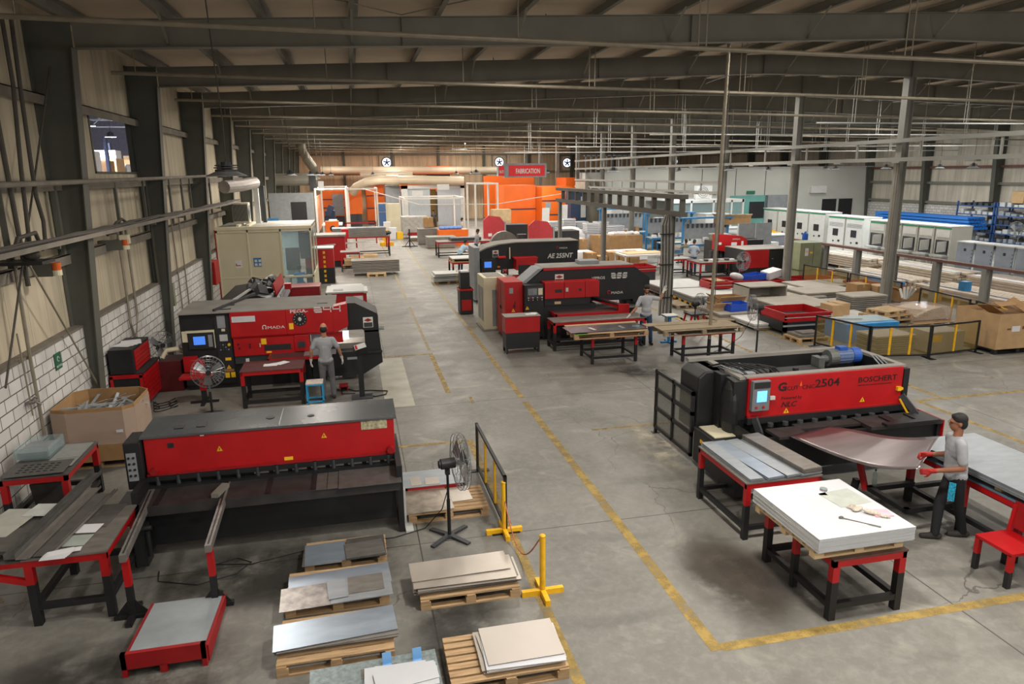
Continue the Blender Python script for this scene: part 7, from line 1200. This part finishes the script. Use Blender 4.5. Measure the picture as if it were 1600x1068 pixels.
# stacks of white parts
def wstack(label,x,y,n,w=.9,d=.9,p=.11):
    t=T('white_part_stack',label,'stack',(x,y,0)); P(t,'tray_layer',PAPER,*[B(x-w/2+R.uniform(0,.04),x+w/2-R.uniform(0,.04),y-d/2,y+d/2,.15+p*i,.15+p*i+p*.6) for i in range(n)]); P(t,'core',GRY,B(x-w/2+.08,x+w/2-.08,y-d/2+.08,y+d/2-.08,.15,.15+p*n-.03)); P(t,'bearer',WOOD,B(x-w/2,x+w/2,y-d/2,y+d/2,0,.13))
for k,(x,y,n) in enumerate(((13.1,45.5,16),(14.2,46.0,17),(15.2,46.3,15),(14.1,44.2,12),(15.3,44.4,15),(16.4,45.6,15),(16.2,43.4,14),(17.2,44.8,13),(15.0,42.6,9),(12.3,43.2,9))): wstack('tall stack of white trays beyond the black press, %s of the group'%ORD[k].replace('nearest','first'),x,y,n)
t=T('white_sacks','large white wrapped bundle beside the black gantry leg','bundle',(13.3,43.6,0)); P(t,'bundle',PAPER,EL((13.2,42.6,1.3),.95,.8,.45),B(12.3,14.1,42.0,43.2,.1,1.3),bevel=.06)
ONE('paper_display','white leaning boards in front of the orange oven, pair','boards',WHT,(14,50,0),OB((14.0,51,1.25),(.55,.05,2.5),(.1,0,0)),OB((15.4,51,1.35),(.55,.05,2.7),(.1,0,0)))
person('worker bending over the white bundles in front of the orange oven',(14.9,47.6),-.5,1.7,lean=(0,.3),hands=[(-.2,.6,.95),(.2,.6,.95)],elbows=[(-.3,.4,1.1),(.3,.4,1.1)],vox=.04,top=LGR,hdir=(0,1,-.8))
# red presses far
def fpress(label,x,y,s=1.0):
    t=T('press_brake',label,'machine',(x,y,0)); P(t,'red_side',mat('washed_red','#b03238',.5),PR([(x,0.5),(x,2.1*s),(x+.35,2.4*s),(x+1.1,2.3*s),(x+1.4,1.9*s),(x+1.4,.5)],'y',y,y+.15)); P(t,'grey_edge',GRY,B(x+1.4,x+1.5,y-.03,y+.2,.4,2.0*s)); P(t,'rear_body',BLK,B(x+1.5,x+3.0,y+.1,y+1.5,.0,1.75*s)); P(t,'base',BLK,B(x,x+1.5,y,y+1.4,0,.6)); P(t,'logo_panel',PAPER,B(x+.3,x+.55,y-.01,y,1.0,1.2))
fpress('far red press brake with a black housing, right one behind the black press',9.6,38.5,1.02); fpress('far red press brake with a black housing, left one behind the black press',8.3,45.5,.98)
t=T('grey_drum','round grey machine guard left of the far red press brake','guard',(7.6,40,0)); P(t,'disc',mat('drum_grey','#6d6862',.5,.3,.2,3),C((8.4,39.4,.95),(8.4,39.8,.95),.85,28)); P(t,'rack',DGR,B(9.2,9.7,39.4,39.8,.2,1.6))
# tables left of the presses
table('red legged table beside the aisle with dark sheets, far centre',5.0,8.4,43.2,44.6,.95,STD,w=.08,lr=.7,rail=.1); 
t=table('pale board on a low red legged stand next to the man in the light shirt',4.6,7.4,33.9,35.4,.82,PLY,w=.08,lr=.7); pallet('wooden pallet with a white board on the low stand',5.9,34.6,2.6,1.3,.82,WOOD,slats=6); sheet('white board on the raised pallet by the man in the light shirt',5.9,34.6,.965,2.6,1.35,LGR,0,.03,name='board',cat='board')
sheet('dark rolled sheet on the far red legged table',6.8,44,.96,1.9,1.0,DGR,.05,.18); 
person('man in pale blue shirt bending over beside the raised white board',(5.4,36.7),-1.0,1.75,lean=(0,.34),hands=[(-.1,.6,.95),(.12,.6,.95)],elbows=[(-.25,.4,1.05),(.25,.4,1.05)],vox=.028,top=mat('pale_blue_shirt','#a7c3d4',.9),bot=mat('navy_trousers','#1e2a3a',.9),hdir=(0,1,-.7))
person('man in grey t-shirt standing beside the grey round guard',(7.1,41.5),-1.9,1.8,vox=.035,top=TEE,bot=JEAN,lean=(0,.1),hdir=(0,1,-.4)); person('man in grey shirt behind the orange low box far down the aisle',(8.1,53.5),-1.6,1.75,vox=.04,top=LGR,bot=DGR,hdir=(0,1,-.5))
orangebox('low orange and black box with blue bags on top, beside the aisle',5.9,8.0,50,51.2,0,1.15,None,0,name='orange_crate'); ONE('blue_bags','blue and white bags on the low orange box','bags',mat('bag_blue','#5a7fc0'),(7,50.5,1.2),*[EL((6.2+.3*i,50.6,1.25),.25,.3,.14) for i in range(5)])
carton('tan carton on the dark sheets beside the low orange box',5.1,5.8,52.5,53,1.2,1.9,CARD); slab('pile of dark long sheets before the low orange box',4.6,6.2,51.5,53,.1,1.15,STD); slab('dull metal channels in front of the dark sheet pile',4.9,6.9,48.6,50,.1,.8,mat('channel_grey','#8d8f85',.5,.2,.3,10))
for k in range(3): carton('cardboard box in the stack beside the far red presses, %s'%['lowest','middle','topmost'][k],10.2,11.6,52,53,.8*k,.8*k+.8,[CARD,CARDL,PLY][k])
# grey machine, yellow boxes, aisle stand
t=T('dusty_machine','dusty pale grey tank machine with red trim at the far end of the aisle','machine',(4.4,58,0)); P(t,'tank',mat('tank_grey','#a8a6a0',.5,.3,.2,4),B(3.8,5.9,57,58.5,.3,1.75),bevel=.06); P(t,'red_trim',RED2,B(4.2,5.3,56.9,57,.25,.5)); slab('pale blue sheets on a pallet in front of the dusty machine',4.2,5.8,54.5,56,.12,.3,LGR)
for k,(x,m,h) in enumerate(((2.9,YLB,.7),(3.5,PAPER,.9),(4.0,YLB,.55),(3.1,PAPER,1.3))): ONE('packed_box','%s at the far end of the aisle'%['yellow box','white box','second yellow box','stack of white bags'][k],'box',m,(x-.4,57+.8*(k==3),0),B(x-.7,x-.15,57+.9*(k==3),57.7+.9*(k==3),0,h)); 
t=T('aisle_stand','thin black post on a tripod foot standing in the far aisle','stand',(3.85,50.5,0)); P(t,'post',BLK,C((3.85,50.5,0),(3.85,50.5,1.25),.05,8)); P(t,'foot',BLK,BAR((3.3,50.5,.04),(4.4,50.5,.04),.08,.06),BAR((3.85,50,.04),(3.85,51,.04),.08,.06),BAR((3.5,50.5,.05),(3.85,50.5,.5),.04,.04),BAR((4.2,50.5,.05),(3.85,50.5,.5),.04,.04))
t=T('control_cabinet','tall cream control cabinet with a blue poster at the far end','cabinet',(2.6,62,0)); P(t,'body',CRM,B(2.9,4.0,62,62.8,.2,2.6)); P(t,'poster',mat('poster_blue','#41608f'),B(2.2,2.8,61.9,61.95,.6,1.9),B(2.2,2.8,61.9,61.95,1.95,2.6)); P(t,'poster_frame',CRM,B(2.1,2.9,61.95,62.0,0,2.7)); P(t,'plinth',BLK,B(2.9,4.0,62,62.8,0,.2))
# left of the aisle, middle distance
for k in range(4):
    o=slab('wavy grey sheet metal on the small pallet left of the aisle, %s layer'%['lowest','second','third','topmost'][k],-.15-.02*k,2.2,36.4,37.6,.16+.16*k,.16+.16*k+.13,mat('wavy_steel','#8a847c',.45,.5,.25,1,stretch=(.3,6,1)))
    for c in list(kids(o)):
        if c.name.startswith('bearer'): bpy.data.objects.remove(c)
pallet('small light wooden pallet under the wavy grey sheet metal',1.0,36.2,.95,1.0,0,PLY,slats=5,h=.16)
t=T('hazard_cabinet','red and black cabinet with a yellow hazard strip at the corner of the cabin','cabinet',(-1.4,34.6,0)); P(t,'upper',RED,B(-2.3,-1.0,34.2,35.2,.75,1.65)); P(t,'lower',BLK,B(-2.3,-1.0,34.2,35.2,0,.75)); P(t,'top',LGR,B(-2.3,-.98,34.18,35.22,1.65,1.70)); P(t,'hazard_strip',YEL,*[B(-1.48,-1.38,34.18,34.2,.1+.22*i,.22+.22*i) for i in range(7)])
t=T('red_machine','long red machine with a black base behind the hazard cabinet','machine',(-1.5,41,0)); P(t,'body',RED,B(-2.6,-.5,40.5,42,.35,1.7)); P(t,'base',BLK,B(-2.5,-.6,40.6,41.9,0,.35)); P(t,'top',DST,B(-2.7,-.45,40.4,42.2,1.7,1.8)); P(t,'rail',LGR,BAR((-2.2,40.3,1.2),(.6,40.9,1.35),.1,.08)); P(t,'red_box',RED,B(-.7,-.3,43,43.5,1.4,1.9))
t=table('tall wheeled red and black trolley before the wavy sheet pile',-.75,.25,38.2,39.2,1.05,STD,w=.06,lr=.3); t=table('long red legged table loaded with grey sheets left of the aisle',-1.3,2.2,45.2,46.6,1.25,STD,w=.08,lr=.5); o=slab('wide bluish grey corrugated sheets on the long table',-1.3,2.0,45.2,46.4,1.27,1.8,mat('corrugated','#8d979d',.4,.5,.2,2,stretch=(10,1,1)))
for c in list(kids(o)):
    if c.name.startswith('bearer'): bpy.data.objects.remove(c); 
for k,(x,y) in enumerate(((.1,41.5),(.9,42.6),(-.2,40.2))): pallet('stacked small wooden pallets left of the aisle, %s group'%['middle','far','near'][k],x,y,1.0,.8,.0,WOOD,slats=5); ONE('wood_pile','rough wooden offcuts on the pallet left of the aisle, %s pile'%['middle','far','near'][k],'wood',PLY,(x,y,.15),B(x-.4,x+.4,y-.3,y+.3,.14,.4),OB((x,y,.45),(.9,.1,.08),(0,.1,.4)))
ONE('black_bag','black bag on the end of the long table left of the aisle','bag',BLK,(2,45.6,1.3),EL((1.9,45.7,1.42),.45,.3,.16)); ONE('red_frame_rack','red frame rack left of the far aisle','rack',RED2,(.5,55,0),B(-.6,-.5,54,54.1,0,1.6),B(1.6,1.7,54,54.1,0,1.6),B(-.6,1.7,54,54.1,1.5,1.6),B(-.6,1.7,54,54.1,.5,.6),B(.1,2.3,51,51.1,.9,1.0),B(.1,.2,51,51.1,0,1),B(2.2,2.3,51,51.1,0,1)); ONE('yellow_post','small yellow bollard with a red foot left of the far aisle','post',YEL,(2.2,52,0),B(2.1,2.25,51.9,52.05,0,1.1),B(1.8,2.8,51.8,52.2,0,.25)); 
t=T('orange_robot_box','small orange box machine on a red legged table left of the aisle','machine',(-1.5,52,0)); P(t,'box',ORG,B(-1.9,-1.0,51,51.8,1.0,1.9)); P(t,'hole',BLK,C((-1.4,50.97,1.4),(-1.4,51,1.4),.2,14)); P(t,'frame',RED2,B(-2,-.5,51,52,.85,1.0),B(-2,-1.9,51,51.1,0,.9),B(-.6,-.5,51,51.1,0,.9)); 
ONE('white_table_parts','white table with papers behind the orange box machine','table',PAPER,(-1.5,56,0),B(-2.3,-.8,55.5,58,1.3,1.4),B(-1.8,-1.2,56,57,1.4,1.7)); ONE('blue_robot_arm','blue machine arm behind the white table','machine',DBL,(-1.8,60,0),B(-2.2,-1.4,60,61,.9,2.2),OB((-1.8,60,2.2),(.5,.4,.9),(0,.4,0))); ONE('pale_orange_panel','pale orange panel wall at the left of the far enclosure','panel',mat('pale_orange','#d9906a',.5),(-2.6,62,0),B(-2.75,-2.7,58,70,.6,3.4))
for k,(x,y) in enumerate(((2.4,66),(3.9,70))): ONE('wire_trolley','wire trolley among the far white posts, %s'%['left','right'][k],'trolley',DGR,(x,y-4,0),*[B(x-.4,x-.35,y-4,y-3.95,0,1.3),B(x+.2,x+.25,y-4,y-3.95,0,1.3),B(x-.4,x+.25,y-4,y-3.95,.4,.45),B(x-.4,x+.25,y-4,y-3.95,.8,.85)])
# ================= LAMPS (with their own light) =================
vis=[(-2.2,14,.36,'high bay lamp with a wide grey reflector hanging at the left, nearest the camera'),(-2.55,33,.3,'high bay lamp at the left before the far column row'),(-2.1,41,.25,None),(-2.0,47,.25,None),(-1.9,53,.25,None),(7.8,45,.3,'bright high bay lamp left of the red hanging sign'),
 (13.6,36,.4,'high bay lamp with a wide reflector in front of the grey partition'),(12.6,48,.3,'high bay lamp right of the red hanging sign'),(21.7,45,.25,None),(17.0,30,.3,'high bay lamp beside the second interior column'),(27.8,33,.28,None),(30.3,30,.28,None),(24,38,.28,None),(34,36,.28,None),(33,44,.28,None),(30.0,41,.28,None),(36,30,.28,None),(2.0,66,.25,None),(9.0,62,.25,None),(15.5,56,.25,None),(-1.5,60,.25,None),(12,72,.25,None)]  # the last five are added to brighten the far end
lg=[]
for k,(x,y,r,lb) in enumerate(vis):
    t=lamp(x,y,5.02,lb or 'small hanging high bay lamp in the distance, %s of the far ones'%ORD[k],r)
    add_light(t,x,y,5.02,r,LAMP_W*(1.2 if y>20 else .7),COOL if x>20 else WARM)
# unseen lamps added above and behind the camera to light the near hall
extra=[(3.5,6,7.2,1.5),(10,6.5,7.4,1.2),(-2.8,4,7.0,.35),(16,7.5,7.8,1.2),(24,8,7.6,1.0),(0,-3,7.0,.8),(8,-3,7.2,1.3),(16,-3,7.5,1.0),(6,0.5,7.1,1.2),(32,12,7.3,1.0)]
for k,(x,y,z,p) in enumerate(extra):
    t=lamp(x,y,z,'roof level high bay lamp above or behind the camera, %s of them'%ordw(k+1),.26); t['group']='added lamps above the camera'
    add_light(t,x,y,z,.4,LAMP_W*p*2.0,WARM if k%2 else (1,.95,.88),.3)
n=0
for k,y in enumerate(FY):  # extra lamps added out of sight behind the rafters to brighten the floor
    for x,pw in ((-1.5,.75),(4.5,1.1),(11,1.1),(16.5,.8),(25,.8),(34,.8)):
        if (x>20 and y>46) or (k==0 and x<0): continue
        n+=1; z=roofz(x)-.42
        g=1.0+.12*max(0,k-1) if x<20 else 1.4+.15*k
        t=lamp(x,y+.85,z,'lamp tucked behind the %s rafter, %s from the left'%(ordw(k+1),ordw([-1.5,4.5,11,16.5,25,34].index(x)+1)),.24,roofz(x)+.17); t['group']='added unseen lamps behind the rafters'
        add_light(t,x,y+.85,z,.4,LAMP_W*pw*g*.95,WARM if x<14 else (1,.95,.88),0)
for o in bpy.data.objects:
    if o.parent is None and 'label' in o:
        o['label']=o['label'].replace('nearest from the camera','nearest the camera').replace('nearest from the left','first from the left')
